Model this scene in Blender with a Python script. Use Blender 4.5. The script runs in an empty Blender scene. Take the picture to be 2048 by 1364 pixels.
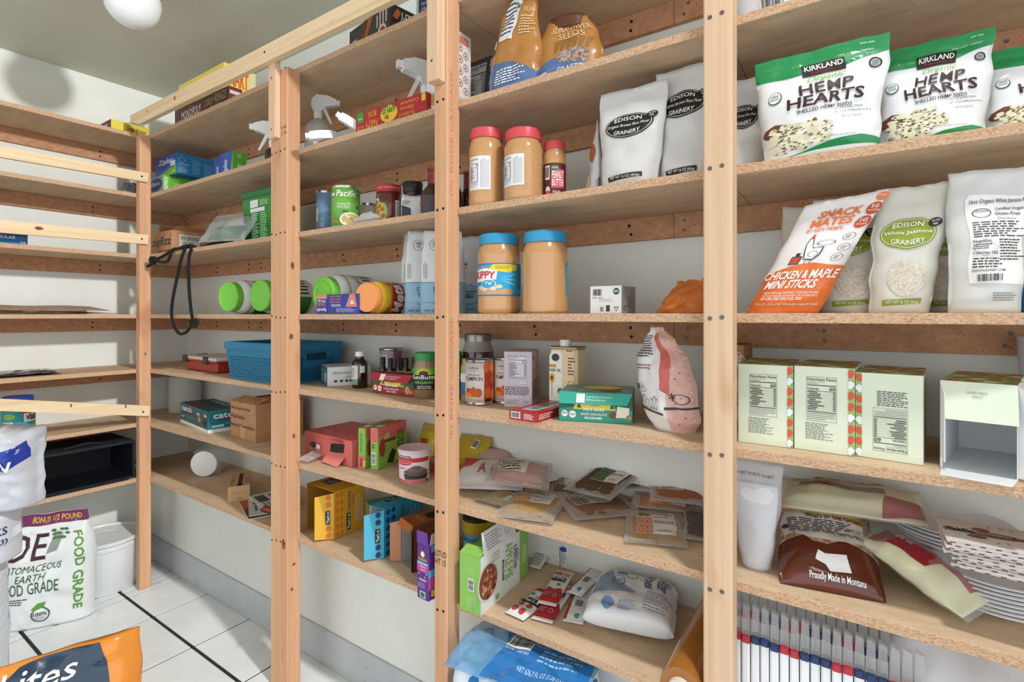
import bpy, bmesh, math, random
from mathutils import Vector, Matrix, noise
random.seed(7)
sc = bpy.context.scene
COL = sc.collection
# ------------------------------------------------------------------ camera, light, exposure
CAMZ = 1.246
FPX, YAW, HORIZON = 1036.467, math.radians(34.2155), 630.32      # focal length in pixels of a 2048 px wide frame
cam_d = bpy.data.cameras.new('camera'); cam = bpy.data.objects.new('camera', cam_d); COL.objects.link(cam)
cam.location = (0, 0, CAMZ); cam.rotation_euler = (math.pi/2, 0, YAW)
cam_d.sensor_width = 36; cam_d.lens = FPX/2048*36; cam_d.shift_y = (HORIZON-682)/2048; cam_d.clip_start = .02
sc.camera = cam
world = bpy.data.worlds.new('world'); sc.world = world; world.use_nodes = True
world.node_tree.nodes['Background'].inputs[0].default_value = (.93, .97, 1, 1)
world.node_tree.nodes['Background'].inputs[1].default_value = 1.25
ld = bpy.data.lights.new('strobe', 'POINT'); ld.energy = 17.5; ld.shadow_soft_size = .055; ld.color = (.985, .99, .985)
ld.use_nodes = True
_nt = ld.node_tree; _fo = _nt.nodes.new('ShaderNodeLightFalloff'); _fo.inputs['Strength'].default_value = 1.0
_nt.links.new(_fo.outputs['Constant'], _nt.nodes['Emission'].inputs['Strength'])
lo = bpy.data.objects.new('strobe', ld); lo.location = (.09, .70, 2.318); COL.objects.link(lo)
vs = sc.view_settings
sc.display_settings.display_device = 'sRGB'
vs.view_transform = 'Standard'; vs.look = 'None'; vs.gamma = 1; vs.use_curve_mapping = False
vs.exposure = .45
# ------------------------------------------------------------------ survey helpers (picture bearings to places on real planes)
CS, SN = math.cos(YAW), math.sin(YAW)
def ray(px):
    t = (px-1024)/FPX
    return t*CS-SN, t*SN+CS
def fx(px, Y):
    d = ray(px); return d[0]*Y/d[1]
def fy(px, X):
    d = ray(px); return d[1]*X/d[0]
def fwd(X, Y): return Y*CS-X*SN
def fz(px, py, Y):
    return CAMZ-(py-HORIZON)*fwd(fx(px, Y), Y)/FPX
def G(px, py, z):
    w = (CAMZ-z)*FPX/(py-HORIZON); d = ray(px)
    return Vector((d[0]*w, d[1]*w, z))
# ------------------------------------------------------------------ materials
def s2l(c): return tuple(((x/255)/12.92 if x/255 <= .04045 else ((x/255+.055)/1.055)**2.4) for x in c)
MATS = {}
def col(r, g=None, b=None, rough=.5, metal=0, alpha=1, spec=.4, coat=0, trans=0, bump=0, bscale=40):
    """plain painted / printed / plastic surface, 0-255 sRGB, with a faint tonal mottle"""
    if g is None: r, g, b = int(r[0:2], 16), int(r[2:4], 16), int(r[4:6], 16)
    key = (r, g, b, rough, metal, alpha, spec, coat, trans, bump, bscale)
    if key in MATS: return MATS[key]
    m = bpy.data.materials.new('surface_%02x%02x%02x' % (r, g, b)); m.use_nodes = True
    nt = m.node_tree; p = nt.nodes['Principled BSDF']
    lin = s2l((r, g, b))
    p.inputs['Base Color'].default_value = (*lin, 1)
    p.inputs['Roughness'].default_value = rough; p.inputs['Metallic'].default_value = metal
    p.inputs['Specular IOR Level'].default_value = spec; p.inputs['Alpha'].default_value = alpha
    p.inputs['Coat Weight'].default_value = coat; p.inputs['Transmission Weight'].default_value = trans
    p.inputs['Coat Roughness'].default_value = .1
    if bump:
        n = nt.nodes.new('ShaderNodeTexNoise'); n.inputs['Scale'].default_value = bscale; n.inputs['Detail'].default_value = 3
        tc = nt.nodes.new('ShaderNodeTexCoord'); nt.links.new(tc.outputs['Object'], n.inputs['Vector'])
        bp = nt.nodes.new('ShaderNodeBump'); bp.inputs['Strength'].default_value = bump; bp.inputs['Distance'].default_value = .01
        nt.links.new(n.outputs['Fac'], bp.inputs['Height']); nt.links.new(bp.outputs['Normal'], p.inputs['Normal'])
    MATS[key] = m
    return m
def ramp_mat(name, stops, scale, stretch=(1, 1, 1), rough=.7, detail=4, bump=.1, kind='noise', extra=None, dist=.002, spec=.25):
    m = bpy.data.materials.new(name); m.use_nodes = True
    nt = m.node_tree; p = nt.nodes['Principled BSDF']; p.inputs['Roughness'].default_value = rough
    p.inputs['Specular IOR Level'].default_value = spec
    tc = nt.nodes.new('ShaderNodeTexCoord'); mp = nt.nodes.new('ShaderNodeMapping'); mp.inputs['Scale'].default_value = stretch
    nt.links.new(tc.outputs['Object'], mp.inputs['Vector'])
    if kind == 'noise':
        n = nt.nodes.new('ShaderNodeTexNoise'); n.inputs['Scale'].default_value = scale; n.inputs['Detail'].default_value = detail
        n.inputs['Roughness'].default_value = .6; out = n.outputs['Fac']
    else:
        n = nt.nodes.new('ShaderNodeTexVoronoi'); n.inputs['Scale'].default_value = scale; out = n.outputs['Color']
        sp = nt.nodes.new('ShaderNodeSeparateColor'); nt.links.new(out, sp.inputs[0]); out = sp.outputs[0]
    nt.links.new(mp.outputs['Vector'], n.inputs['Vector'])
    r = nt.nodes.new('ShaderNodeValToRGB'); e = r.color_ramp.elements
    while len(e) < len(stops): e.new(.5)
    for i, (pos, c) in enumerate(stops): e[i].position = pos; e[i].color = (*s2l(c), 1)
    nt.links.new(out, r.inputs['Fac']); colour = r.outputs['Color']
    if extra:   # second, sparse layer of flecks: (scale, stretch, lo, hi, colour, amount)
        n2 = nt.nodes.new('ShaderNodeTexNoise'); n2.inputs['Scale'].default_value = extra[0]; n2.inputs['Detail'].default_value = 2
        mp2 = nt.nodes.new('ShaderNodeMapping'); mp2.inputs['Scale'].default_value = extra[1]; mp2.inputs['Location'].default_value = (3.3, 1.7, .6)
        nt.links.new(tc.outputs['Object'], mp2.inputs['Vector']); nt.links.new(mp2.outputs['Vector'], n2.inputs['Vector'])
        mr = nt.nodes.new('ShaderNodeMapRange'); mr.inputs['From Min'].default_value = extra[2]; mr.inputs['From Max'].default_value = extra[3]
        mr.inputs['To Max'].default_value = extra[5]; nt.links.new(n2.outputs['Fac'], mr.inputs['Value'])
        mx = nt.nodes.new('ShaderNodeMix'); mx.data_type = 'RGBA'; mx.inputs['B'].default_value = (*s2l(extra[4]), 1)
        nt.links.new(mr.outputs['Result'], mx.inputs['Factor']); nt.links.new(colour, mx.inputs['A']); colour = mx.outputs['Result']
    nt.links.new(colour, p.inputs['Base Color'])
    if bump:
        bp = nt.nodes.new('ShaderNodeBump'); bp.inputs['Strength'].default_value = bump; bp.inputs['Distance'].default_value = dist
        nt.links.new(out, bp.inputs['Height']); nt.links.new(bp.outputs['Normal'], p.inputs['Normal'])
    return m
M_FACE = ramp_mat('particleboard_face', [(.3, (196, 168, 138)), (.5, (208, 181, 150)), (.72, (216, 191, 162))], 9, (1, 3, 3), extra=(60, (1, 3, 3), .66, .74, (150, 112, 78), .7), bump=.05)
M_EDGE = ramp_mat('particleboard_edge', [(.0, (172, 132, 102)), (.25, (196, 158, 126)), (1, (216, 184, 152))], 560, (.5, 1, 1.3), kind='voronoi', bump=.35, rough=.85)
M_CLEAT = ramp_mat('particleboard_strip', [(.3, (172, 126, 94)), (.55, (188, 142, 108)), (.75, (200, 155, 121))], 40, (1, 1, 1.4), extra=(170, (1, 1, 1), .68, .74, (84, 56, 38), .9), bump=.1, rough=.85)
M_FIR = ramp_mat('fir_lumber', [(.25, (198, 148, 112)), (.5, (215, 166, 128)), (.75, (226, 180, 143))], 34, (1, 1, .03), extra=(9, (1, 1, .35), .64, .75, (176, 108, 76), .6), bump=.06)
M_PINE = ramp_mat('pine_lumber', [(.25, (206, 168, 134)), (.5, (224, 189, 156)), (.75, (232, 202, 172))], 60, (1, 1, .02), extra=(8, (1, 1, .4), .68, .76, (190, 140, 92), .5), bump=.06)
M_PINEX = ramp_mat('pine_strip', [(.25, (218, 186, 142)), (.5, (236, 208, 168)), (.75, (243, 221, 187))], 55, (.03, .03, 1), extra=(10, (.5, .5, 1), .68, .76, (196, 142, 90), .5), bump=.06)
M_WALL = ramp_mat('wall_paint', [(.35, (219, 221, 214)), (.65, (226, 228, 222))], 3, bump=.02, rough=.6, extra=(46, (1, 1, 1), .76, .79, (120, 112, 98), .6))
M_CEIL = ramp_mat('ceiling_paint', [(.4, (206, 208, 197)), (.6, (212, 214, 203))], 2, bump=.02, rough=.7)
M_TILE = ramp_mat('floor_tile_glaze', [(.35, (222, 226, 226)), (.65, (233, 236, 235))], 4, bump=.01, rough=.28, extra=(9, (1, 1, 1), .66, .8, (190, 184, 168), .5), spec=.5)
M_GROUT = ramp_mat('dark_grout', [(.3, (34, 36, 38)), (.7, (58, 60, 60))], 60, rough=.9)
M_VINYL = ramp_mat('grey_vinyl', [(.35, (178, 184, 187)), (.65, (192, 197, 199))], 5, rough=.5, extra=(30, (1, 1, 1), .7, .78, (120, 112, 104), .6))
M_KNOT = ramp_mat('wood_knot', [(.3, (112, 62, 42)), (.7, (160, 98, 70))], 60, rough=.7)
WHITE = col('f2f2ef'); BLACK = col('1c1b1b'); GREY = col('8b8b8a'); INK = col('3a3836'); DARK = col('2a2422', rough=.8)
SCREW = col('6d6a66', rough=.45, metal=.6); HOLE = col('1e1712', rough=.9)
CARD = ramp_mat('cardboard', [(.35, (178, 132, 94)), (.65, (194, 148, 108))], 12, (1, 1, 6), rough=.85, bump=.05)
def film(r, g, b, a, rough=.12): return col(r, g, b, rough=rough, alpha=a, spec=.6)
CLEAR = film(225, 230, 230, .16); CLEAR2 = film(222, 226, 226, .32, .2)
# ------------------------------------------------------------------ mesh building
class MB:
    def __init__(s): s.v = []; s.f = []; s.m = []; s.mats = []
    def mi(s, mat):
        if mat not in s.mats: s.mats.append(mat)
        return s.mats.index(mat)
    def add(s, verts, faces, mat):
        o = len(s.v); s.v += [tuple(p) for p in verts]; k = s.mi(mat)
        for f in faces: s.f.append(tuple(i+o for i in f)); s.m.append(k)
        return s
    def box(s, x0, x1, y0, y1, z0, z1, mat, b=.0012, edge=None):
        """box with chamfered edges"""
        b = min(b, (x1-x0)/3, (y1-y0)/3, (z1-z0)/3); lo_ = (x0, y0, z0); hi = (x1, y1, z1); vs_ = []; ix = {}
        for cx in (0, 1):
            for cy in (0, 1):
                for cz in (0, 1):
                    c = (cx, cy, cz); full = [hi[i] if c[i] else lo_[i] for i in range(3)]
                    for a in range(3):
                        q = [full[i] if i == a else (full[i]-b if c[i] else full[i]+b) for i in range(3)]
                        ix[c, a] = len(vs_); vs_.append(q)
        F = []
        for a in range(3):
            u, w = (a+1) % 3, (a+2) % 3
            for sgn in (0, 1):
                cs = []
                for (p, q) in ((0, 0), (1, 0), (1, 1), (0, 1)):
                    c = [0]*3; c[a] = sgn; c[u] = p; c[w] = q; cs.append(ix[tuple(c), a])
                F.append(cs if sgn else cs[::-1])
            for p in (0, 1):
                for q in (0, 1):   # edge along axis a
                    c0 = [0]*3; c0[u] = p; c0[w] = q; c1 = list(c0); c1[a] = 1
                    e = [ix[tuple(c0), u], ix[tuple(c1), u], ix[tuple(c1), w], ix[tuple(c0), w]]
                    F.append(e if p == q else e[::-1])
        for c in [(i, j, k) for i in (0, 1) for j in (0, 1) for k in (0, 1)]:
            t = [ix[c, 0], ix[c, 1], ix[c, 2]]; F.append(t if sum(c) % 2 else t[::-1])
        if edge is None: return s.add(vs_, F, mat)
        o = len(s.v); s.v += [tuple(p) for p in vs_]
        kf, ke = s.mi(mat), s.mi(edge)
        for i, f in enumerate(F):
            s.f.append(tuple(j+o for j in f)); zz = [vs_[j][2] for j in f]
            s.m.append(kf if max(zz)-min(zz) < 1e-6 else ke)
        return s
    def lathe(s, prof, mat, n=36, c=(0, 0, 0), cap=True):
        vs_ = []; F = []
        for r, z in prof:
            for i in range(n): a = 2*math.pi*i/n; vs_.append((c[0]+r*math.cos(a), c[1]+r*math.sin(a), c[2]+z))
        for k in range(len(prof)-1):
            for i in range(n): j = (i+1) % n; F.append((k*n+i, k*n+j, (k+1)*n+j, (k+1)*n+i))
        if cap:
            if prof[0][0] > 1e-5: F.append(tuple(range(n))[::-1])
            if prof[-1][0] > 1e-5: F.append(tuple((len(prof)-1)*n+i for i in range(n)))
        return s.add(vs_, F, mat)
    def tube(s, pts, r, mat, n=8):
        pts = [Vector(p) for p in pts]; vs_ = []; F = []; up = None
        for k, p in enumerate(pts):
            d = (pts[min(k+1, len(pts)-1)]-pts[max(k-1, 0)]).normalized()
            if up is None: up = d.orthogonal().normalized()
            up = (up-d*up.dot(d)).normalized(); w = d.cross(up)
            rr = r[k] if isinstance(r, (list, tuple)) else r
            for i in range(n): a = 2*math.pi*i/n; vs_.append(p+(up*math.cos(a)+w*math.sin(a))*rr)
        for k in range(len(pts)-1):
            for i in range(n): j = (i+1) % n; F.append((k*n+i, k*n+j, (k+1)*n+j, (k+1)*n+i))
        F.append(tuple(range(n))[::-1]); F.append(tuple((len(pts)-1)*n+i for i in range(n)))
        return s.add(vs_, F, mat)
    def prism(s, poly, a0, a1, mat, axis='y'):
        """polygon (2-D, counter-clockwise) extruded along an axis"""
        n = len(poly)
        def P3(p, a): return {'y': (p[0], a, p[1]), 'x': (a, p[0], p[1]), 'z': (p[0], p[1], a)}[axis]
        vs_ = [P3(p, a0) for p in poly]+[P3(p, a1) for p in poly]
        F = [tuple(range(n)), tuple(range(2*n-1, n-1, -1))]
        for i in range(n): j = (i+1) % n; F.append((i, i+n, j+n, j))
        if axis == 'z' : F = [f[::-1] for f in F]
        if axis == 'x' : F = [f[::-1] for f in F]
        return s.add(vs_, F, mat)
    def sheet(s, fn, nu, nv, mat, thick=0):
        """grid surface fn(u,v) -> point; a second skin at distance thick closes it"""
        P = [[Vector(fn(i/nu, j/nv)) for i in range(nu+1)] for j in range(nv+1)]
        vs_ = [p for r in P for p in r]; w = nu+1
        F = [(j*w+i, j*w+i+1, (j+1)*w+i+1, (j+1)*w+i) for j in range(nv) for i in range(nu)]
        if thick:
            N = []
            for j in range(nv+1):
                for i in range(nu+1):
                    du = P[j][min(i+1, nu)]-P[j][max(i-1, 0)]; dv = P[min(j+1, nv)][i]-P[max(j-1, 0)][i]
                    N.append(du.cross(dv).normalized())
            o = len(vs_); vs_ += [p-n*thick for p, n in zip(vs_[:], N)]
            F += [tuple(i+o for i in f[::-1]) for f in F[:]]
            ring = [i for i in range(w)]+[j*w+nu for j in range(1, nv+1)]+[nv*w+i for i in range(nu-1, -1, -1)]+[j*w for j in range(nv-1, 0, -1)]
            for a, b in zip(ring, ring[1:]+ring[:1]): F.append((b, a, a+o, b+o))
        return s.add(vs_, F, mat)
    def xform(s, M, start=0):
        for i in range(start, len(s.v)): s.v[i] = tuple(M @ Vector(s.v[i]))
        return s
    def obj(s, name, parent=None, smooth=False, kind=None, label=None, cat=None, group=None, loc=None):
        me = bpy.data.meshes.new(name); me.from_pydata(s.v, [], s.f)
        for m in s.mats: me.materials.append(m)
        for p, k in zip(me.polygons, s.m): p.material_index = k
        if smooth:
            me.shade_smooth()
            if smooth is not True: me.set_sharp_from_angle(angle=math.radians(smooth))
        me.update()
        return link(me, name, parent, kind, label, cat, group, loc)
def link(me, name, parent=None, kind=None, label=None, cat=None, group=None, loc=None):
    o = bpy.data.objects.new(name, me); COL.objects.link(o)
    if parent: o.parent = parent
    if loc: o.location = loc
    if kind: o['kind'] = kind
    if label: o['label'] = label
    if cat: o['category'] = cat
    if group: o['group'] = group
    return o
def thing(name, label, cat, loc=(0, 0, 0), rz=0, group=None, rot=None):
    o = bpy.data.objects.new(name, None); COL.objects.link(o); o.empty_display_size = .02
    o.location = loc
    if rot: o.rotation_euler = rot
    else: o.rotation_euler = (0, 0, rz)
    o['label'] = label; o['category'] = cat
    if group: o['group'] = group
    return o
def copy_tree(o, parent=None):
    c = o.copy(); COL.objects.link(c); c.parent = parent
    for ch in [x for x in bpy.data.objects if x.parent == o]: copy_tree(ch, c)
    return c
# ------------------------------------------------------------------ flat print (lettering, labels, logos) laid on real surfaces
TXT = {}
def text_tris(s, bold=0, shear=0, extrude=None):
    bold *= .6; k = (s, bold, shear)
    if k in TXT: return TXT[k]
    c = bpy.data.curves.new('lettering', 'FONT'); c.body = s; c.size = 1; c.offset = bold; c.shear = shear; c.resolution_u = 2; c.fill_mode = 'FRONT'
    o = bpy.data.objects.new('lettering', c); COL.objects.link(o)
    dg = bpy.context.evaluated_depsgraph_get(); me = o.evaluated_get(dg).to_mesh()
    vs_ = [(v.co.x, v.co.y) for v in me.vertices]; me.calc_loop_triangles()
    tr = [tuple(t.vertices) for t in me.loop_triangles]
    o.evaluated_get(dg).to_mesh_clear(); bpy.data.objects.remove(o); bpy.data.curves.remove(c)
    if vs_:
        x0 = min(v[0] for v in vs_); x1 = max(v[0] for v in vs_); y0 = min(v[1] for v in vs_); y1 = max(v[1] for v in vs_)
        vs_ = [((v[0]-x0)/max(x1-x0, 1e-6), (v[1]-y0)/max(y1-y0, 1e-6)) for v in vs_]; asp = (x1-x0)/max(y1-y0, 1e-6)
    else: asp = 1
    TXT[k] = (vs_, tr, asp); return TXT[k]
class Print:
    """collects coloured shapes in the (u,v) frame of a surface S(u,v,lift) and lays them on it"""
    def __init__(s, S, W, H, maxlen=None, lift=.00035):
        s.S, s.W, s.H, s.L, s.lift = S, W, H, maxlen, lift; s.mb = MB()
    def tris(s, pts, tr, mat, layer):
        W, H, L = s.W, s.H, s.L; vs_ = list(pts); out = []
        if L:
            mid = {}; stack = list(tr)
            while stack:
                t = stack.pop(); best, bi = 0, 0
                for i in range(3):
                    a, b = vs_[t[i]], vs_[t[(i+1) % 3]]; d = math.hypot((a[0]-b[0])*W, (a[1]-b[1])*H)
                    if d > best: best, bi = d, i
                if best <= L or len(vs_) > 6000: out.append(t); continue
                i, j, k = t[bi], t[(bi+1) % 3], t[(bi+2) % 3]; e = (min(i, j), max(i, j))
                if e not in mid: mid[e] = len(vs_); vs_.append(((vs_[i][0]+vs_[j][0])/2, (vs_[i][1]+vs_[j][1])/2))
                m = mid[e]; stack += [(i, m, k), (m, j, k)]
        else: out = tr
        s.mb.add([s.S(u, v, s.lift*layer) for u, v in vs_], out, mat)
    def poly(s, pts, mat, layer=1):
        n = len(pts); cu = sum(p[0] for p in pts)/n; cv = sum(p[1] for p in pts)/n
        s.tris(list(pts)+[(cu, cv)], [(i, (i+1) % n, n) for i in range(n)], mat, layer); return s
    def rect(s, u0, v0, u1, v1, mat, layer=1):
        s.tris([(u0, v0), (u1, v0), (u1, v1), (u0, v1)], [(0, 1, 2), (0, 2, 3)], mat, layer); return s
    def ell(s, cu, cv, ru, rv, mat, layer=1, n=28, rot=0):
        if rv is None: rv = ru*s.W/s.H
        return s.poly([(cu+ru*math.cos(2*math.pi*i/n+rot), cv+rv*math.sin(2*math.pi*i/n+rot)) for i in range(n)], mat, layer)
    def ring(s, cu, cv, ru, rv, mat, layer=1, w=.12, n=32):
        if rv is None: rv = ru*s.W/s.H
        vs_ = []
        for i in range(n):
            a = 2*math.pi*i/n; vs_ += [(cu+ru*math.cos(a), cv+rv*math.sin(a)), (cu+ru*(1-w)*math.cos(a), cv+rv*(1-w)*math.sin(a))]
        tr = []
        for i in range(n): a, b = 2*i, 2*((i+1) % n); tr += [(a, b, b+1), (a, b+1, a+1)]
        s.tris(vs_, tr, mat, layer); return s
    def text(s, t, u0, v0, u1, v1, mat, layer=3, rot=0, bold=0, keep=False, shear=0, bend=0):
        vs_, tr, asp = text_tris(t, bold, shear)
        if keep:
            w, h = abs(u1-u0)*s.W, abs(v1-v0)*s.H
            if rot in (90, 270): w, h = h, w
            k = min(w/asp, h); fu, fv = k*asp/w, k/h
            vs_ = [(.5+(a-.5)*fu, .5+(b-.5)*fv) for a, b in vs_]
        if bend: vs_ = [(a, b+bend*(1-(2*a-1)**2)-bend*.5) for a, b in vs_]
        if rot == 90: vs_ = [(1-b, a) for a, b in vs_]
        elif rot == 180: vs_ = [(1-a, 1-b) for a, b in vs_]
        elif rot == 270: vs_ = [(b, 1-a) for a, b in vs_]
        s.tris([(u0+a*(u1-u0), v0+b*(v1-v0)) for a, b in vs_], tr, mat, layer); return s
    def lines(s, u0, v0, u1, v1, n, mat, layer=2, fill=.45, rag=.35, seed=1, vert=False):
        """rows of print too small to read"""
        rnd = random.Random(seed+n); 
        for i in range(n):
            e = 1-rag*rnd.random()
            if vert:
                a = u0+(u1-u0)*(i+.5-fill/2)/n; s.rect(a, v0, a+(u1-u0)*fill/n, v0+(v1-v0)*e, mat, layer)
            else:
                a = v1-(v1-v0)*(i+.5+fill/2)/n; b = a+(v1-v0)*fill/n; x = u0; xe = u0+(u1-u0)*e
                while x < xe:
                    w = (u1-u0)*(.05+.13*rnd.random()); s.rect(x, a, min(x+w, xe), b, mat, layer); x += w+(u1-u0)*.03
        return s
    def barcode(s, u0, v0, u1, v1, layer=2, vert=False, seed=3, bg=True):
        if bg: s.rect(u0, v0, u1, v1, WHITE, layer)
        rnd = random.Random(seed); n = 26; x = .06
        while x < .93:
            w = rnd.choice((.012, .02, .03))
            if vert: s.rect(u0+(u1-u0)*.08, v0+(v1-v0)*x, u1-(u1-u0)*.08, v0+(v1-v0)*(x+w), BLACK, layer+1)
            else: s.rect(u0+(u1-u0)*x, v0+(v1-v0)*.12, u0+(u1-u0)*(x+w), v1-(v1-v0)*.1, BLACK, layer+1)
            x += w+rnd.choice((.012, .02, .03))
        return s
    def facts(s, u0, v0, u1, v1, cal, layer=2, rot=0, ink=None, bg=None, mirror=False):
        """nutrition panel"""
        ink = ink or INK
        def m(a, b): return (a, b) if rot == 0 else (1-a, 1-b)
        def R(a, b, c, d, mt, ly):
            p, q = m(a, b), m(c, d); p, q = (min(p[0], q[0]), min(p[1], q[1])), (max(p[0], q[0]), max(p[1], q[1]))
            s.rect(u0+p[0]*(u1-u0), v0+p[1]*(v1-v0), u0+q[0]*(u1-u0), v0+q[1]*(v1-v0), mt, ly)
        def T(t, a, b, c, d, bold=0):
            p, q = m(a, b), m(c, d); p, q = (min(p[0], q[0]), min(p[1], q[1])), (max(p[0], q[0]), max(p[1], q[1]))
            s.text(t, u0+p[0]*(u1-u0), v0+p[1]*(v1-v0), u0+q[0]*(u1-u0), v0+q[1]*(v1-v0), ink, layer+2, rot=rot, bold=bold)
        if bg: R(0, 0, 1, 1, bg, layer)
        for a, b, c, d in ((0, 0, 1, .006), (0, .994, 1, 1), (0, 0, .008, 1), (.992, 0, 1, 1)): R(a, b, c, d, ink, layer+1)
        T('Nutrition Facts', .03, .915, .97, .975, .02)
        R(.03, .8, .97, .818, ink, layer+1); T('Calories', .03, .705, .42, .76, .02); T(str(cal), .76, .7, .97, .785, .02)
        T('servings per container', .03, .872, .62, .9); T('Serving size', .03, .832, .4, .86, .02)
        R(.03, .675, .97, .685, ink, layer+1); R(.03, .2, .97, .218, ink, layer+1)
        for i in range(10):
            y = .645-i*.043; rnd = random.Random(i*7+3)
            R(.03+.06*(i % 3 == 1), y, .3+.3*rnd.random(), y+.018, ink, layer+1); R(.88, y, .97, y+.018, ink, layer+1); R(.03, y-.014, .97, y-.01, ink, layer+1)
        for i in range(4): y = .16-i*.04; R(.03, y, .95-.3*(i == 3), y+.014, GREY, layer+1)
        return s
    def build(s, name, parent): return s.mb.obj(name, parent)
def boxS(w, d, h, face):
    """surface maps of a box standing on z=0, x in +-w/2, front at y=0, back at y=d"""
    if face == 'front': return lambda u, v, o: ((u-.5)*w, -o, v*h)
    if face == 'right': return lambda u, v, o: (w/2+o, u*d, v*h)
    if face == 'left': return lambda u, v, o: (-w/2-o, (1-u)*d, v*h)
    if face == 'top': return lambda u, v, o: ((u-.5)*w, v*d, h+o)
    if face == 'back': return lambda u, v, o: ((.5-u)*w, d+o, v*h)
def cylS(r, z0, z1, a0=-90, a1=90):
    """u runs from angle a0 to a1 (degrees, 0 = local -y, positive towards +x)"""
    rf = r if callable(r) else (lambda v: r)
    def S(u, v, o):
        a = math.radians(a0+(a1-a0)*u); R = rf(v)+o; return (R*math.sin(a), -R*math.cos(a), z0+(z1-z0)*v)
    return S
# ------------------------------------------------------------------ room shell
XW, YW, YL, CEILZ = -3.066, 1.350, 1.155, 2.393
SB = {1: 2.056, 2: 1.784, 3: 1.507, 4: 1.232, 5: .982, 6: .735, 7: .484}      # undersides of the shelf boards
TH = .0175
def ST(s): return SB[s]+TH+.0004
def struct(name, mb, **k): return mb.obj(name, kind='structure', **k)
fl = struct('floor', MB().box(XW-.1, 1.8, -2, YW+.1, -.06, -.003, M_GROUT))
xs = [XW, -2.794, -2.741, -2.687, -2.430, -2.087, -1.744, -1.401, -1.058, -.715, -.372, -.029, .314]
ys = [-.408, -.072, .264, .600, .936, 1.158]
for i in range(len(xs)-1):
    for j in range(len(ys)-1):
        MB().box(xs[i]+.0035, xs[i+1]-.0035, ys[j]+.006, ys[j+1]-.006, -.01, 0, M_TILE, .0015).obj('tile', fl)
struct('ceiling', MB().box(XW-.1, 1.8, -2, YW+.1, CEILZ, CEILZ+.08, M_CEIL))
struct('wall_left', MB().box(XW-.1, XW, -2, YW+.1, 0, CEILZ, M_WALL))
wb = struct('wall_back', MB().box(XW, 1.8, YW, YW+.1, 0, CEILZ, M_WALL))
MB().box(XW, 1.8, YL, YW, 0, SB[7]-.0005, M_WALL, .003).obj('lower_wall_ledge', wb)
bb = struct('baseboard_back', MB().box(XW+.001, -1.608, YL-.006, YL, 0, .128, M_VINYL, .002))
MB().box(-1.606, 1.8, YL-.006, YL, 0, .128, M_VINYL, .002).obj('vinyl_strip', bb)
# ------------------------------------------------------------------ shelving along the long wall
UB = thing('shelving_unit', 'L-shaped wooden shelving unit with seven tiers of boards and four posts in view', 'shelving', (0, 0, 0))
BAYS = [(XW, -1.612), (-1.611, -.894), (-.893, -.2215), (-.2205, .95)]
YF = 1.03
for s in SB:
    for i, (a, b) in enumerate(BAYS):
        yb = YW-.0005
        MB().box(a, b, YF, yb, SB[s], SB[s]+TH, M_FACE, .0008, edge=M_EDGE).obj('shelf_board', UB)
    if s < 7:
        hc = .062
        for a, b in ((XW+.016, -2.35), (-2.349, -.405), (-.404, .95)):
            cl = MB().box(a, b, YW-.016, YW-.0004, SB[s]-hc, SB[s]-.0003, M_CLEAT, .0008).obj('cleat', UB)
            n = MB()
            x = a+.03
            while x < b:
                for dz in (.02, .044): n.lathe([(.0042, 0), (.0042, .0012), (.0018, .0006)], SCREW if b > 0 else HOLE, 10, (0, 0, 0)).xform(Matrix.Translation((x+random.uniform(-.006, .006), YW-.016, SB[s]-dz)) @ Matrix.Rotation(math.pi/2, 4, 'X'), len(n.v)-30)
                x += .30
            n.obj('screw', cl, kind='stuff')
def screws(parent, pts, r=.0032, mat=HOLE):
    for (x, y, z, ax) in pts:
        m = MB().lathe([(r, 0), (r, .0006), (r*.5, .0001)], mat, 10)
        m.xform(Matrix.Translation((x, y, z)) @ Matrix.Rotation(math.pi/2, 4, 'X' if ax == 'y' else 'Y')) if ax == 'y' else m.xform(Matrix.Translation((x, y, z)) @ Matrix.Rotation(math.pi/2, 4, 'Y'))
        m.obj('screw', parent)
def knot(parent, x, y, z, ry, rz_, face):
    m = MB(); n = 14; vs_ = [(0, 0, 0)]+[(ry*math.cos(6.283*i/n)*(1+.15*math.sin(3*i)), 0, rz_*math.sin(6.283*i/n)) for i in range(n)]
    m.add(vs_, [(0, i+1, (i+1) % n+1) for i in range(n)], M_KNOT)
    R = Matrix.Identity(4) if face == 'y' else Matrix.Rotation(math.pi/2, 4, 'Z')
    m.xform(Matrix.Translation((x, y, z)) @ R).obj('knot', parent)
P2 = MB().box(-1.6608, -1.565, .99, 1.040, 0, 2.063, M_FIR, .003).obj('post', UB)
P3 = MB().box(-.916, -.8712, .99, 1.040, 0, 2.30, M_FIR, .003).obj('post', UB)
P4 = MB().box(-.2465, -.1962, .99, 1.036, 0, 2.30, M_PINE, .003).obj('post', UB)
PC = MB().box(-2.7465, -2.706, .99, 1.036, 0, 2.066, M_FIR, .003).obj('post', UB)
for s in SB:
    z = SB[s]+.008
    screws(P2, [(-1.652+k*.025, .99, z+random.uniform(-.004, .004), 'y') for k in range(4)] if s > 1 else [(-1.575, .99, z-.004, 'y')])
    if s > 1: screws(P3, [(-.904, .99, z, 'y'), (-.884, .99, z+.002, 'y')], .0036)
    if s > 1: screws(P4, [(-.2345, .99, z, 'y'), (-.2135, .99, z+.002, 'y')], .0042, SCREW)
    screws(PC, [(-2.728, .99, z, 'y')], .003)
for z, w, h in ((1.60, .006, .011), (1.41, .006, .012), (1.175, .007, .01), (.845, .005, .008), (.34, .005, .006), (.42, .006, .005)): knot(P2, -1.5648, 1.01+random.uniform(-.008, .008), z, w, h, 'x')
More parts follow.
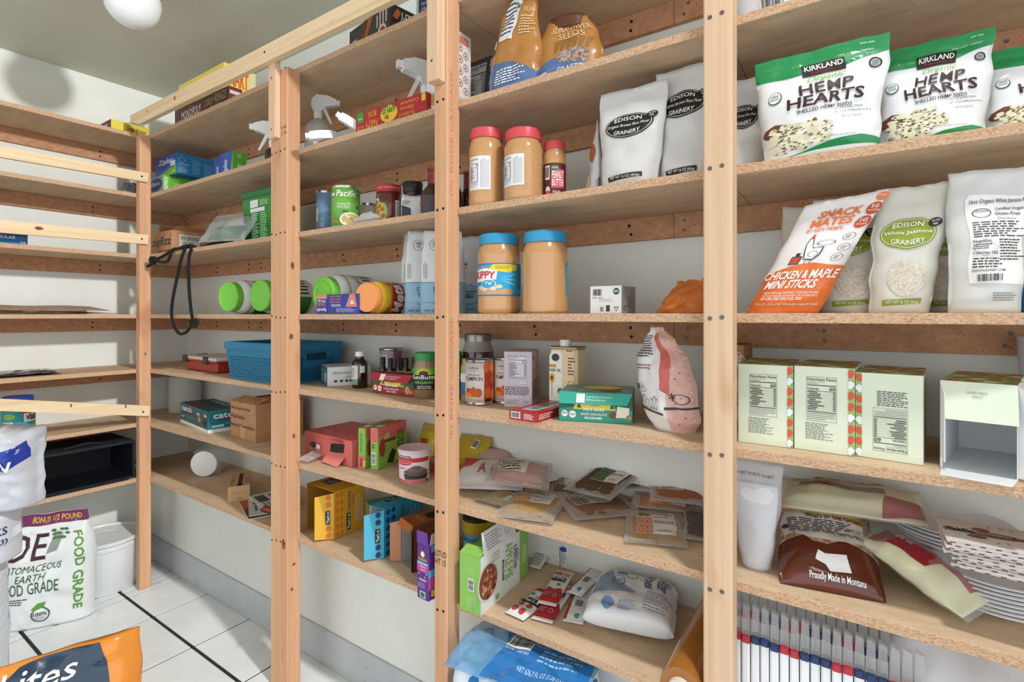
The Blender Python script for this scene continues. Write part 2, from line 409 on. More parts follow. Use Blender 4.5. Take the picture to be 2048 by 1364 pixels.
knot(P2, -1.585, .9898, .49, .01, .018, 'y'); knot(PC, -2.7058, 1.012, 1.07, .004, .007, 'x')
# mill stamp in red along the third post
pr = Print(lambda u, v, o: (-.8712+o, .992+u*.046, 1.4+v*.5), .046, .5)
REDINK = col('c4775f', rough=.8)
pr.text('BOISE CASCADE', .18, .42, .42, .94, REDINK, 1, rot=90); pr.text('(R)', .2, .3, .42, .38, REDINK, 1, rot=90)
pr.build('mill_stamp', P3)
pr = Print(lambda u, v, o: (-.8712+o, .992+u*.046, .92+v*.4), .046, .4)
pr.text('BOISE CASCADE', .2, .15, .42, .8, REDINK, 1, rot=90); pr.text('(R)', .2, .03, .42, .11, REDINK, 1, rot=90); pr.build('mill_stamp', P3)
pr = Print(lambda u, v, o: (-.916+u*.045, .99-o, .60+v*.06), .045, .06)
pr.text('LSTUD', .08, .5, .95, .75, DARK, 1, bold=.01); pr.text('HT 15', .1, .15, .9, .4, DARK, 1, bold=.01); pr.build('mill_stamp', P3)
pr = Print(lambda u, v, o: (-1.6+u*.034, .99-o, 1.83+v*.05), .034, .05)
pr.text('E IW', .1, .6, .95, .8, DARK, 1); pr.text('C TA', .15, .2, .95, .45, DARK, 1); pr.build('mill_stamp', P2)
# top rail and the two short uprights that carry it
rail = MB().prism([(-2.70, 2.103), (-2.60, 2.076), (-.86, 2.076), (-.86, 2.132), (-2.70, 2.134)], .951, .9695, M_PINEX).obj('top_rail', UB)
knot(rail, -2.27, .9508, 2.11, .007, .009, 'y'); knot(rail, -2.53, .9508, 2.117, .004, .005, 'y')
screws(rail, [(-1.63, .951, 2.11, 'y')], .004)
v1 = MB().box(-1.641, -1.601, .97, .9898, 1.832, 2.128, M_PINE, .002).obj('upright', UB)
screws(v1, [(-1.622, .97, 2.03, 'y'), (-1.622, .97, 1.86, 'y')], .0036, SCREW)
v2 = MB().box(-.916, -.876, .962, .9898, 1.834, 2.128, M_PINE, .002).obj('upright', UB)
screws(v2, [(-.898, .962, 2.06, 'y'), (-.898, .962, 1.885, 'y')], .0036, SCREW)
# ------------------------------------------------------------------ shelving along the short wall
UA = UB
XA = -2.746
for s in SB:
    MB().box(XW+.0005, XA, -.5, YF-.0008, SB[s], SB[s]+TH, M_FACE, .0008, edge=M_EDGE).obj('shelf_board', UA)
    if s < 7:
        c = MB().box(XW+.0004, XW+.016, -.5, YW-.017, SB[s]-.062, SB[s]-.0003, M_CLEAT, .0008).obj('cleat', UA)
        screws(c, [(XW+.0165, .92+.03*(s % 2), SB[s]-dz, 'x') for dz in (.02, .044)], .004)
for (zl0, zl1, zr0, zr1, ye, kn) in ((1.841, 1.884, 1.849, 1.891, 1.0195, ()), (1.557, 1.606, 1.568, 1.610, 1.0195, ((.64, 1.588, .013, .007),)), (.884, .929, .787, .833, 1.0245, ((.74, .876, .003, .008), (.93, .845, .003, .008)))):
    def zz(y, a, b): return a+(b-a)*(y-.54)/(ye-.54)
    poly = [(-.5, zz(-.5, zl0, zr0)), (ye-.004, zr0), (ye, zr1), (-.5, zz(-.5, zl1, zr1))]
    m = MB().prism(poly, -2.7055, -2.688, M_PINEX, 'x').obj('guard_strip', UA)
    screws(m, [(-2.6878, ye-.028, (zr0+zr1)/2, 'x')], .004)
    for y, z, a, b in kn: knot(m, -2.6875, y, z, a, b, 'x')
# ------------------------------------------------------------------ ceiling lamp
lm = thing('ceiling_light', 'white glass globe ceiling light, unlit, near the left wall', 'lamp', (-2.03, .722, CEILZ))
MB().lathe([(0, -.178), (.03, -.174), (.055, -.160), (.074, -.135), (.082, -.105), (.081, -.08), (.07, -.05), (.052, -.03), (.048, -.024)], col('f1f3f3', rough=.25, spec=.5), 40).obj('globe', lm, smooth=True)
MB().lathe([(.05, -.03), (.062, -.026), (.064, -.004), (.06, 0)], col('e4e4e0', rough=.4), 40).obj('base', lm, smooth=40)
# ------------------------------------------------------------------ kinds of goods
def V(x, y, z): return Vector((x, y, z))
class Carton:
    """printed box; front face runs from c0 to c1 (left to right), depth d behind it"""
    def __init__(s, name, label, cat, c0, c1, d, h, mat, group=None, body='carton', b=.0012, hollow=False, lift=0, tilt=0):
        s.w = (V(c1[0], c1[1], 0)-V(c0[0], c0[1], 0)).length; s.d, s.h = d, h
        m = ((c0[0]+c1[0])/2, (c0[1]+c1[1])/2, c0[2]+lift); rz = math.atan2(c1[1]-c0[1], c1[0]-c0[0])
        s.t = thing(name, label, cat, m, rz, group, rot=(0, tilt, rz) if tilt else None); s.mat = mat
        if not hollow: s.b = MB().box(-s.w/2, s.w/2, 0, d, 0, h, mat, b).obj(body, s.t)
    def P(s, face, lift=.00035):
        W = s.w if face in ('front', 'top', 'back') else s.d; H = s.d if face == 'top' else s.h
        return Print(boxS(s.w, s.d, s.h, face), W, H, lift=lift)
def bearing(px): return math.atan2(px-1024, FPX)
def round_px(pl, pr, Yc):
    """centre and radius of an upright round thing seen between two bearings"""
    X = fx((pl+pr)/2, Yc); return X, math.hypot(X, Yc)*math.sin((bearing(pr)-bearing(pl))/2)
def face_rz(X, Y, extra=0): return math.atan2(-X, Y)*1.0*-1*-1+math.radians(extra)      # turn local -y towards the camera
def span(pl, pr, Y): a, b = fx(pl, Y), fx(pr, Y); return (a+b)/2, b-a
def lerp(tab, v):
    if v <= tab[0][0]: return tab[0][1]
    for (a, p), (b, q) in zip(tab, tab[1:]):
        if v <= b: return p+(q-p)*(v-a)/(b-a)
    return tab[-1][1]
def smooth(tab, v):
    if v <= tab[0][0]: return tab[0][1]
    for (a, p), (b, q) in zip(tab, tab[1:]):
        if v <= b: k = (v-a)/(b-a); k = k*k*(3-2*k); return p+(q-p)*k
    return tab[-1][1]
STAND = [(0, .8), (.12, 1), (.45, .8), (.8, .28), (.9, .1), (1, .05)]
PILLOW = [(0, .04), (.08, .25), (.25, .85), (.5, 1), (.75, .85), (.92, .25), (1, .04)]
class Pouch:
    """soft bag: front and back skins bulging from a common outline; S maps print onto the front, B onto the back"""
    def __init__(s, w, h, t, prof=STAND, width=None, wr=.004, seed=0, shear=0, back=.8, p=2.2, fold=None, slope=0, wsc=14, lean=0):
        s.w, s.h, s.t, s.prof, s.wd, s.wr, s.seed, s.shear, s.back, s.p, s.fold, s.slope, s.wsc, s.lean = w, h, t, prof, width or [(0, 1), (1, 1)], wr, seed, shear, back, p, fold, slope, wsc, lean
    def pt(s, u, v, side):
        W = s.w*smooth(s.wd, v); T = s.t*smooth(s.prof, v)/2
        e = max(0, 1-abs(2*u-1)**s.p); b = e**.6
        x = (u-.5)*W+s.shear*v*s.h; z = v*s.h+s.slope*(u-.5)*W*v
        n = noise.noise((u*W*s.wsc+s.seed*3.1, v*s.h*s.wsc+s.seed*1.7, s.seed*.37+(0 if side < 0 else 5)))
        n2 = noise.noise((u*W*s.wsc*2.6+s.seed, v*s.h*s.wsc*2.6, 9+s.seed))
        am = s.wr*(.25+e)*min(1, 6*v+.15)
        y = side*T*b*(1 if side < 0 else s.back)+(n*am+n2*am*.45)*(1 if side < 0 else 1)
        x += noise.noise((v*6, s.seed*2.3, u*2))*s.wr*.7*min(1, 4*v)
        z += noise.noise((u*5, s.seed*1.3, 4))*s.wr*.6*v
        y += s.lean*v*v*s.h
        if s.fold and v > s.fold[0]:      # top bent over: (start, angle)
            k = (v-s.fold[0])*s.h; a = s.fold[1]; y += -math.sin(a)*k; z += -(1-math.cos(a))*k
        return Vector((x, y, z))
    def S(s, u, v, o, side=-1):
        p = s.pt(u, v, side); e = .004
        du = s.pt(u+e, v, side)-s.pt(u-e, v, side); dv = s.pt(u, v+e, side)-s.pt(u, v-e, side)
        n = du.cross(dv); n = n.normalized() if n.length > 1e-12 else Vector((0, -1, 0))
        if side > 0: n = -n
        return p+n*o
    def B(s, u, v, o): return s.S(1-u, v, o, 1)
    def build(s, name, parent, mat, nu=22, nv=26, back=None, label=None):
        m = MB(); w = nu+1
        F_ = [s.pt(i/nu, j/nv, -1) for j in range(nv+1) for i in range(w)]; B_ = [s.pt(i/nu, j/nv, 1) for j in range(nv+1) for i in range(w)]
        q = [(j*w+i, j*w+i+1, (j+1)*w+i+1, (j+1)*w+i) for j in range(nv) for i in range(nu)]
        m.add(F_, q, mat); o = len(m.v); m.add(B_, [f[::-1] for f in q], back or mat)
        k = m.mi(mat)
        for i in range(nu):
            m.f.append((i, o+i, o+i+1, i+1)); m.m.append(k)
            j = nv*w+i; m.f.append((j, j+1, o+j+1, o+j)); m.m.append(k)
        for j in range(nv):
            a, b = j*w, (j+1)*w; m.f.append((a, b, o+b, o+a)); m.m.append(k)
            a, b = a+nu, b+nu; m.f.append((a, o+a, o+b, b)); m.m.append(k)
        return m.obj(name, parent, smooth=True, label=label)
    def P(s, back=False, L=.009, lift=.0008): return Print(s.B if back else s.S, s.w, s.h, min(L, .010), lift)
def lathe_part(th, name, prof, mat, n=40, smooth_=35, **k): return MB().lathe(prof, mat, n).obj(name, th, smooth=smooth_, **k)
def ribbed_lid(th, name, r, z0, z1, mat, n=72, top=None):
    """screw cap with grip ribs"""
    m = MB(); vs_ = []; F = []
    rows = [(r, z0, 1), (r, z0+(z1-z0)*.72, 1), (r-.001, z1-.0025, 0), (r-.004, z1, 0)]
    for R, z, rib in rows:
        for i in range(n): a = 2*math.pi*i/n; q = R-(.0006 if (i % 2 and rib) else 0); vs_.append((q*math.cos(a), q*math.sin(a), z))
    for k in range(len(rows)-1):
        for i in range(n): j = (i+1) % n; F.append((k*n+i, k*n+j, (k+1)*n+j, (k+1)*n+i))
    F.append(tuple(range(n))[::-1]); F.append(tuple((len(rows)-1)*n+i for i in range(n)))
    return m.add(vs_, F, mat).obj(name, th, smooth=30)
def lay(rx=-90, rz=0, ry=0): return (math.radians(rx), math.radians(ry), math.radians(rz))
def icon_leaf(P, cu, cv, ru, rv, mat, layer=2, half=None):
    P.poly([(cu-ru, cv), (cu-ru*.5, cv+rv*.75), (cu, cv+rv), (cu+ru*.6, cv+rv*.8), (cu+ru, cv), (cu+ru*.5, cv-rv*.7), (cu, cv-rv), (cu-ru*.6, cv-rv*.8)], mat, layer)
# ================================================================== BAY 4 (right of the pale post)
Z2, Z3, Z4, Z5, Z6, Z7, Z1 = ST(2), ST(3), ST(4), ST(5), ST(6), ST(7), ST(1)
HGREEN = col('1f8f4e', rough=.35, coat=.3); HWHITE = col('eceef0', rough=.35, coat=.3); MAROON = col('3b1a1d'); LIME = col('8dbb58'); SEED = col('e4dfc0'); SEEDB = col('8a7350'); SPOON = col('6b3f34'); REDP = col('b0272c')
def hemp(label, pl, pr, py, Y, seed, lean=0, mats=(HWHITE, HGREEN, BLACK), dark=False, wd=None, rz=0):
    cx, w = span(pl, pr, Y); h = fz((pl+pr)/2, py, Y)-Z3
    t = thing('seed_pouch', label, 'pouch', (cx, Y+.02, Z3), rz, 'hemp seed pouches')
    q = Pouch(w, h, .085, wr=.006, seed=seed, width=wd or [(0, .84), (.3, .88), (.8, .97), (1, 1)], lean=lean, back=.6)
    wm, gm, km = mats
    q.build('bag', t, wm); P = q.P()
    P.poly([(.0, .80), (.3, .775), (.7, .785), (1, .86), (1, 1), (0, 1)], gm, 1) if not dark else None
    P.poly([(.22, .015), (.5, .045), (1, .06), (1, .11), (.85, .13), (.6, .1), (.4, .05)], gm, 1)
    P.rect(.38, .745, .70, .865, km, 2); P.text('KIRKLAND', .40, .795, .685, .845, WHITE, 3, bold=.03); P.text('Signature', .44, .757, .67, .785, REDP, 3, shear=.3)
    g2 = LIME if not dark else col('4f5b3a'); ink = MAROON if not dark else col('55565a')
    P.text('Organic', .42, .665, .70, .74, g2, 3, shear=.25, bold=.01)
    P.text('HE', .36, .557, .555, .66, ink, 3, bold=.03); P.text('M', .575, .557, .672, .66, ink, 3, bold=.018); P.text('P', .69, .557, .77, .66, ink, 3, bold=.03); P.text('HEARTS', .26, .447, .86, .548, ink, 3, bold=.035)
    P.text('SHELLED HEMP SEEDS', .34, .392, .78, .425, ink, 3, bold=.02)
    if not dark:
        P.ell(.16, .60, .058, None, col('2f6b57'), 2); P.ell(.16, .60, .05, None, WHITE, 3); P.text('USDA', .125, .605, .195, .63, col('2f6b57'), 4, bold=.02); P.text('ORGANIC', .12, .575, .2, .597, col('2f6b57'), 4)
        P.ring(.90, .755, .045, None, BLACK, 2, .25); P.ell(.9, .755, .024, None, GREY, 2); P.text('TEAR HERE', .80, .94, .9, .955, WHITE, 3); P.text('ITM. / ART. 1300357', .66, .875, .9, .892, WHITE, 3)
        P.text('10 g PROTEIN', .69, .365, .86, .388, INK, 3); P.text('12 g OMEGAS 3 & 6', .69, .33, .92, .352, INK, 3); P.text('PER 30 G SERVING', .69, .285, .85, .302, GREY, 3)
        for v in (.37, .335): P.poly([(.63, v), (.675, v+.016), (.65, v)], REDP, 3)
        P.text('SERVING SUGGESTION', .6, .13, .8, .142, GREY, 3)
    # printed scoop of seeds
    P.poly([(.03, .26), (.05, .31), (.14, .345), (.24, .325), (.30, .29), (.27, .25), (.34, .2), (.30, .17), (.17, .2), (.05, .23)], SPOON, 2)
    rnd = random.Random(seed)
    for i in range(230):
        a = rnd.random()*6.28; r = rnd.random()**.5; big = i < 150
        cu, cv, ru, rv = ((.40, .20, .22, .13) if i % 3 else (.2, .17, .12, .15)); u, v = cu+r*ru*math.cos(a), cv+r*rv*math.sin(a)
        if v < .055 or u < .045: continue
        P.ell(u, v, .034 if big else .014, .017 if big else .0055, (SEED, col('d8d2ae'), col('ebe7cf'))[i % 3] if big else (SEEDB, col('5d4a34'))[i % 2], 3 if big else 4, 7, a)
    P.build('printed_front', t); return t
hemp('white and green hemp heart seed pouch, wholly in view, top leaning at right', 1506, 1783, 92, 1.055, 2, lean=-.05)
hemp('white and green hemp heart seed pouch, middle of the three in a row', 1742, 1997, 75, 1.10, 5, lean=-.02)
hemp('white and green hemp heart seed pouch cut off by the right picture edge', 1962, 2240, 72, 1.13, 8)
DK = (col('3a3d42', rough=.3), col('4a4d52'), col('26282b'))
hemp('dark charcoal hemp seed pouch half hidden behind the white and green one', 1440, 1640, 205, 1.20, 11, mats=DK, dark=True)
def grain(label, pl, pr, py, Y, z, seed, badge, win, net, name, shear=0, fold=None, mat=None, rz=0, lean=0, pos=None, w_=None, h_=None, split=.6, text=True):
    cx, w = span(pl, pr, Y); h = fz((pl+pr)/2, py, Y)-z
    if w_: w = w_
    if h_: h = h_
    t = thing('grain_pouch', label, 'pouch', pos or (cx, Y+.025, z), rz, 'grain pouches')
    q = Pouch(w, h, .075, wr=.0065, seed=seed, width=[(0, .80), (.35, .88), (.72, .98), (1, .97)], shear=shear, fold=fold, lean=lean)
    q.build('bag', t, mat or col('dcdbd8', rough=.38, coat=.2)); P = q.P()
    if badge:
        P.ell(.5, split, .36, .125, badge, 2); P.ring(.5, split, .335, .114, WHITE, 3, .025)
        P.text('EDISON', .3, split+.045, .68, split+.085, WHITE, 4, bend=.25, bold=.01); P.text(name, .2, split-.02, .8, split+.018, WHITE, 4); P.text('GRAINERY', .3, split-.09, .7, split-.05, WHITE, 4, bend=-.25, bold=.01)
        P.ell(.82, split+.07, .085, .034, BLACK, 4); P.text('GLUTEN', .77, split+.075, .87, split+.09, WHITE, 5); P.text('FREE', .79, split+.05, .85, split+.065, WHITE, 5)
    if win: P.ell(.55, .27, .27, .14, win, 2)
    if net and not win: P.build('printed_badge', t); P = q.P()
    if net: P.poly([(.22, .055), (.8, .075), (.8, .115), (.22, .10)], net, 2); P.text('NET WT 16 OZ (454g)', .28, .07, .76, .098, WHITE, 4)
    P.build('printed_front', t); return t
BLK = col('23211f', rough=.4); OLIVE = col('8a9a2f', rough=.45); RICE = ramp_mat('rice_window', [(.35, (190, 176, 155)), (.6, (222, 214, 200))], 300, rough=.5, bump=.2)
grain('grey flour pouch with black oval badge, partly behind the pale post and dark pouch', 1440, 1534, 150, 1.135, Z3, 31, BLK, None, None, 'Organic Brown Rice Flour')
PALE = col('d6d2c8', rough=.4, coat=.2)
grain('rice pouch with olive badge mostly hidden behind the orange and white snack bag', 1560, 1690, 405, 1.20, Z4, 32, OLIVE, RICE, OLIVE, 'White Jasmine', mat=PALE)
grain('rice pouch with olive badge leaning beside the orange and white snack bag', 1628, 1775, 388, 1.135, Z4, 33, OLIVE, RICE, OLIVE, 'White Jasmine', shear=-.02, mat=PALE)
grain('rice pouch with olive badge, badge and window fully in view', 1722, 1878, 370, 1.075, Z4, 34, OLIVE, RICE, OLIVE, 'White Jasmine', shear=.10, mat=PALE, lean=-.02, split=.62)
grain('rice pouch with olive badge peeking from behind the pouch with the long white label', 1830, 1960, 385, 1.18, Z4, 35, OLIVE, RICE, OLIVE, 'White Jasmine', mat=PALE)
# pouch seen from the back
Y = 1.06; cx, w = span(1888, 2064, Y); h = fz(1970, 335, Y)-Z4
t = thing('grain_pouch', 'grain pouch turned to show its long white back label', 'pouch', (cx, Y+.025, Z4), 0, 'grain pouches')
q = Pouch(w, h, .08, wr=.006, seed=41, width=[(0, .86), (.3, .86), (.75, 1), (1, .98)], shear=.03); q.build('bag', t, col('d9dad8', rough=.35, coat=.3)); P = q.P()
P.poly([(.24, .2), (.93, .19), (.9, .5), (.98, .66), (1, .76), (.92, .8), (.26, .82), (.22, .79), (.26, .55)], WHITE, 2)
P.text('16oz Organic White Jasmine Rice', .27, .745, .97, .785, INK, 4, bold=.01); P.ring(.42, .685, .11, .035, INK, 3, .1); P.text('EDISON', .35, .69, .49, .71, INK, 4); P.text('Certified Organic', .57, .695, .92, .722, INK, 4, bold=.02); P.text('Gluten-Free', .57, .662, .85, .688, INK, 4, bold=.02)
P.text('Directions', .6, .63, .8, .648, INK, 4); P.lines(.3, .51, .93, .625, 7, INK, 3, seed=4)
P.rect(.28, .385, .58, .5, WHITE, 3); P.ring(.43, .44, .16, .062, INK, 4, .03, 4); P.text('Nutrition', .29, .475, .5, .495, INK, 5, bold=.02); P.lines(.29, .43, .53, .47, 3, INK, 4); P.text('Calories 160', .29, .393, .57, .417, INK, 5, bold=.02)
P.lines(.6, .35, .93, .5, 8, INK, 3, seed=9); P.lines(.3, .30, .7, .375, 4, INK, 3, seed=2); P.text('EDISONGRAINERY.COM', .3, .275, .68, .292, INK, 4, bold=.02); P.barcode(.33, .205, .68, .265, 3)
P.lines(.55, .08, .85, .14, 4, GREY, 3, seed=12); P.build('printed_back', t)
# blue and white pouch at the right edge
Y = 1.15; t = thing('grain_pouch', 'blue and white pouch at the right picture edge beside the labelled pouch', 'pouch', (fx(2094, Y), Y, Z4), 0)
q = Pouch(.085, fz(2048, 440, Y)-Z4, .06, seed=43, wr=.005); q.build('bag', t, col('2b78b8', rough=.35, coat=.3)); P = q.P(); P.poly([(.05, .3), (.9, .3), (.9, .42), (.5, .5), (.9, .56), (.9, .75), (.05, .75)], WHITE, 2); P.build('printed_front', t)
# orange and white snack bag
ORG = col('e0702f', rough=.35, coat=.3); SW = col('e9e4e4', rough=.35, coat=.3)
Y = 1.05; cx, w = span(1488, 1632, Y); h = fz(1690, 388, Y)-Z4
t = thing('snack_bag', 'orange and white chicken snack stick bag leaning to the right', 'bag', (cx, Y+.03, Z4), 0)
q = Pouch(w*1.02, h, .07, wr=.006, seed=51, shear=.50, slope=.12, width=[(0, 1), (.5, 1), (1, 1.05)]); q.build('bag', t, SW); P = q.P()
P.poly([(0, 0), (1, 0), (1, .40), (.8, .41), (.6, .435), (.4, .43), (.2, .40), (0, .36)], ORG, 1)
P.text('CHICKEN & MAPLE', .03, .30, .97, .375, WHITE, 3, bold=.04, shear=.1); P.text('MINI STICKS', .1, .215, .78, .29, WHITE, 3, bold=.04, shear=.1)
P.text('MADE WITH ALL-NATURAL* CHICKEN RAISED', .15, .17, .86, .188, WHITE, 3); P.text("WITHOUT ADDED HORMONES* OR ANTIBIOTICS", .15, .145, .86, .163, WHITE, 3); P.lines(.15, .115, .75, .14, 2, WHITE, 3); P.text('7.5oz (15 - 0.5oz (14g) individually wrapped sticks)', .1, .07, .92, .092, WHITE, 3)
P.text('SNACK', .30, .83, .80, .90, ORG, 3, bold=.05); P.text('MATES', .26, .755, .76, .825, ORG, 3, bold=.05); P.text('BY NEW PRIMAL', .25, .71, .72, .74, ORG, 3, bold=.03)
RB = col('c44a28')
for cu, cv, a, b in ((.93, .86, '5G', 'PROTEIN'), (.90, .755, '1G', 'SUGAR')): P.ell(cu, cv, .085, None, RB, 2); P.text(a, cu-.04, cv, cu+.04, cv+.03, WHITE, 4, bold=.03); P.text(b, cu-.06, cv-.025, cu+.06, cv-.01, WHITE, 4)
P.poly([(.97+(.075 if i % 2 else .06)*math.cos(i*6.283/20), .95+(.037 if i % 2 else .03)*math.sin(i*6.283/20)) for i in range(20)], ORG, 2); P.text('JOKES', .93, .945, 1.0, .965, WHITE, 4)
for cu, cv in ((.86, .64), (.87, .55), (.85, .47)): P.ring(cu, cv, .07, .032, INK, 2, .08); P.lines(cu-.035, cv-.015, cu+.035, cv+.015, 3, INK, 2)
P.ring(.62, .60, .12, .022, INK, 2, .1)                                           # printed cloud
P.poly([(.40, .47), (.37, .52), (.36, .60), (.37, .65), (.42, .655), (.45, .62), (.46, .57), (.56, .55), (.62, .57), (.60, .50), (.53, .455)], INK, 2); P.poly([(.41, .475), (.385, .525), (.375, .6), (.385, .64), (.42, .645), (.44, .615), (.45, .56), (.56, .54), (.605, .56), (.585, .505), (.525, .465)], WHITE, 3)
P.ell(.40, .665, .02, .02, RB, 4); P.ring(.50, .51, .07, .025, INK, 4, .1); P.rect(.24, .43, .37, .50, INK, 2); P.rect(.255, .435, .355, .49, RB, 3); P.rect(.28, .50, .33, .53, INK, 2)
for u in (.45, .52): P.rect(u, .425, u+.008, .46, INK, 2)
P.build('printed_front', t)
# --- four cream cartons with fruit pattern
CRM = col('dfe8d2', rough=.45, coat=.15); PG = col('a3bf74', rough=.45); PR = col('dc5a3c', rough=.45); PD = col('4f6f45'); WI = col('eff1f4', rough=.5)
def fruit_top(C, face='top'):
    P = C.P(face); P.rect(0, 0, 1, 1, PG, 1)
    for i in range(4):
        for j in range(5):
            u, v = .06+i*.25+.05*(j % 2), .03+j*.2
            m = (PR, PR, WI, PR)[(i+j) % 4]; P.poly([(u, v), (u+.17, v+.01), (u+.18, v+.1), (u+.02, v+.11)], m, 2)
    P.build('fruit_pattern', C.t)
def cream(label, c0, c1, h, strip, flip=False, d=.16):
    C = Carton('fruit_pouch_carton', label, 'carton', c0, c1, d, h, CRM, 'cream cartons on the shelf beside the pale post'); P = C.P('front')
    for a, b in strip:
        P.rect(a, 0, b, 1, PG, 1); n = 8
        for i in range(n):
            v = (i+.5)/n; m = PR if i % 3 else WI; lft = a < .5
            if i % 3 == 0: P.ring((a+b)/2, v, (b-a)*.5, .05, PD, 2, .25)
            P.poly([(a, v-.045) if not lft else (b, v-.045), ((a+b)/2, v-.05), (b if not lft else a, v-.01), (b if not lft else a, v+.02), ((a+b)/2, v+.05), (a if not lft else b, v+.03)], m, 3)
    a = .08+(strip[0][1] if strip[0][0] < .3 else 0)
    if flip: P.facts(.27, .10, .78, .60, 60, rot=180); P.lines(.33, .62, .8, .8, 9, INK, 2, seed=5)
    else: P.facts(.22, .36, .72, .88, 60); P.lines(.2, .14, .66, .34, 11, INK, 2, fill=.35, seed=6)
    P.build('printed_front', C.t); fruit_top(C); return C
def hgt(px, py, c): return fz(px, py, c[1])-c[2]
b0, b1 = G(1476, 884, Z5), G(1586, 897.5, Z5); cream('cream carton with nutrition panel, nearest the pale post', b0, b1, hgt(1477, 727, b0), [(.9, 1)])
b0, b1 = G(1588, 897, Z5), G(1709, 914, Z5); cream('cream carton with nutrition panel, second from the pale post', b0, b1, hgt(1592, 731, b0), [(.9, 1)])
b0, b1 = G(1711, 912, Z5), G(1847, 932, Z5); cream('cream carton standing upside down beside the opened carton', b0, b1, hgt(1717, 744, b0), [(0, .1)], flip=True)
# opened carton: five walls, flaps
c0, c1 = G(1880, 936, Z5), G(2036, 962, Z5); h = hgt(1879, 760, c0)
C = Carton('fruit_pouch_carton', 'cream carton lying open with its front torn and flaps hanging', 'carton', c0, c1, .2, h, CRM, 'cream cartons on the shelf beside the pale post', hollow=True); w = C.w; tk = .0012
m = MB(); m.box(-w/2, -w/2+tk, 0, .2, 0, h, CRM, .0002); m.box(w/2-tk, w/2, 0, .2, 0, h, WI, .0002); m.box(-w/2, w/2, .2-tk, .2, 0, h, WI, .0002); m.box(-w/2, w/2, 0, .2, 0, tk, WI, .0002); m.box(-w/2, w/2, 0, .2, h-tk, h, CRM, .0002)
m.box(-w/2+tk, -w/2+2*tk, .001, .199, tk, h-tk, WI, .0002); m.obj('carton', C.t)
fruit_top(C); P = C.P('left'); P.rect(0, 0, 1, 1, PG, 1)
for i in range(3):
    for j in range(7): P.ell(.2+.3*i, .08+.14*j, .12, .045, PR if (i+j) % 3 else WI, 2, 10)
P.build('fruit_pattern', C.t)
def flap(th, a, b, out, mat, name='flap', tk=.001):
    """thin card flap on hinge a-b reaching out by vector out"""
    a, b, o = Vector(a), Vector(b), Vector(out); n = (b-a).cross(o).normalized()*tk; q = (b-a)*.04
    vs_ = [a, b, b+o-q, a+o+q]; vs_ += [p+n for p in vs_]
    return MB().add(vs_, [(3, 2, 1, 0), (4, 5, 6, 7), (0, 1, 5, 4), (1, 2, 6, 5), (2, 3, 7, 6), (3, 0, 4, 7)], mat).obj(name, th)
f1 = flap(C.t, (-w/2, 0, h-.001), (w/2, 0, h-.001), (.006, -.022, -h*.40), CRM)
flap(C.t, (-w/2+.002, 0, .001), (w/2, 0, .001), (0, -.045, .0), WI); flap(C.t, (w/2, 0, .004), (w/2, 0, h-.004), (.035, -.04, 0), WI); flap(C.t, (-w/2, 0, .02), (-w/2, 0, h-.004), (.008, -.02, -.01), WI)
P = Print(lambda u, v, o: (-w/2+u*w+.006*(1-v), -.022*(1-v)-.0012-o, h*(.6+.4*v)), w, h*.4); P.text('FARMERS MARKET', .35, .70, .62, .76, GREY, 1); P.text('BERRY', .42, .60, .56, .65, GREY, 1); P.build('printed_flap', C.t)
# brown carton behind, clear tub at the right edge
C = Carton('small_carton', 'brown carton with white print squeezed behind the cream cartons', 'carton', V(fx(1440, 1.2), 1.2, Z5), V(fx(1488, 1.2), 1.2, Z5), .1, fz(1480, 690, 1.2)-Z5, col('a3764f', rough=.7)); P = C.P('front')
for v0 in (.08, .42, .72): P.ring(.8, v0+.1, .3, .1, WHITE, 1, .06, 4); P.lines(.6, v0+.04, .98, v0+.16, 5, WHITE, 1, seed=int(v0*9))
P.build('printed_front', C.t)
t = thing('plastic_cup', 'clear ribbed plastic cup at the right picture edge above the open carton', 'cup', (fx(2085, 1.29), 1.29, Z5)); m = MB()
m.lathe([(.028, 0), (.03, .12), (.034, .205), (.036, .208), (.033, .205), (.029, .12), (.027, .003)], film(215, 220, 222, .55, .2), 24, cap=False); m.obj('cup', t, smooth=40)
# white bag bottoms on the tier above
t = thing('flour_bag', 'white bag on the upper tier, only its foot in view above the hemp pouches', 'bag', (fx(1535, 1.10), 1.12, Z2), 0)
q = Pouch(.135, .22, .09, seed=61, wr=.008, width=[(0, .95), (.3, 1), (1, .9)]); q.build('bag', t, col('dedee4', rough=.4)); P = q.P(); P.barcode(.42, .05, .75, .2, 2); P.build('printed_front', t)
def W(px, py, Y): return Vector((fx(px, Y), Y, fz(px, py, Y)))
def flat3(name, label, cat, BL, BR, TM, group=None):
    """frame of a soft packet from its lower left, lower right and upper middle points"""
    BL, BR, TM = Vector(BL), Vector(BR), Vector(TM); x = (BR-BL); w = x.length; x.normalize(); mid = (BL+BR)/2
    z = TM-mid; z -= x*z.dot(x); h = z.length; z.normalize(); y = z.cross(x)
    M = Matrix((x, y, z)).transposed()
    t = thing(name, label, cat, mid, 0, group, rot=M.to_euler()); return t, w, h
RXq = math.radians
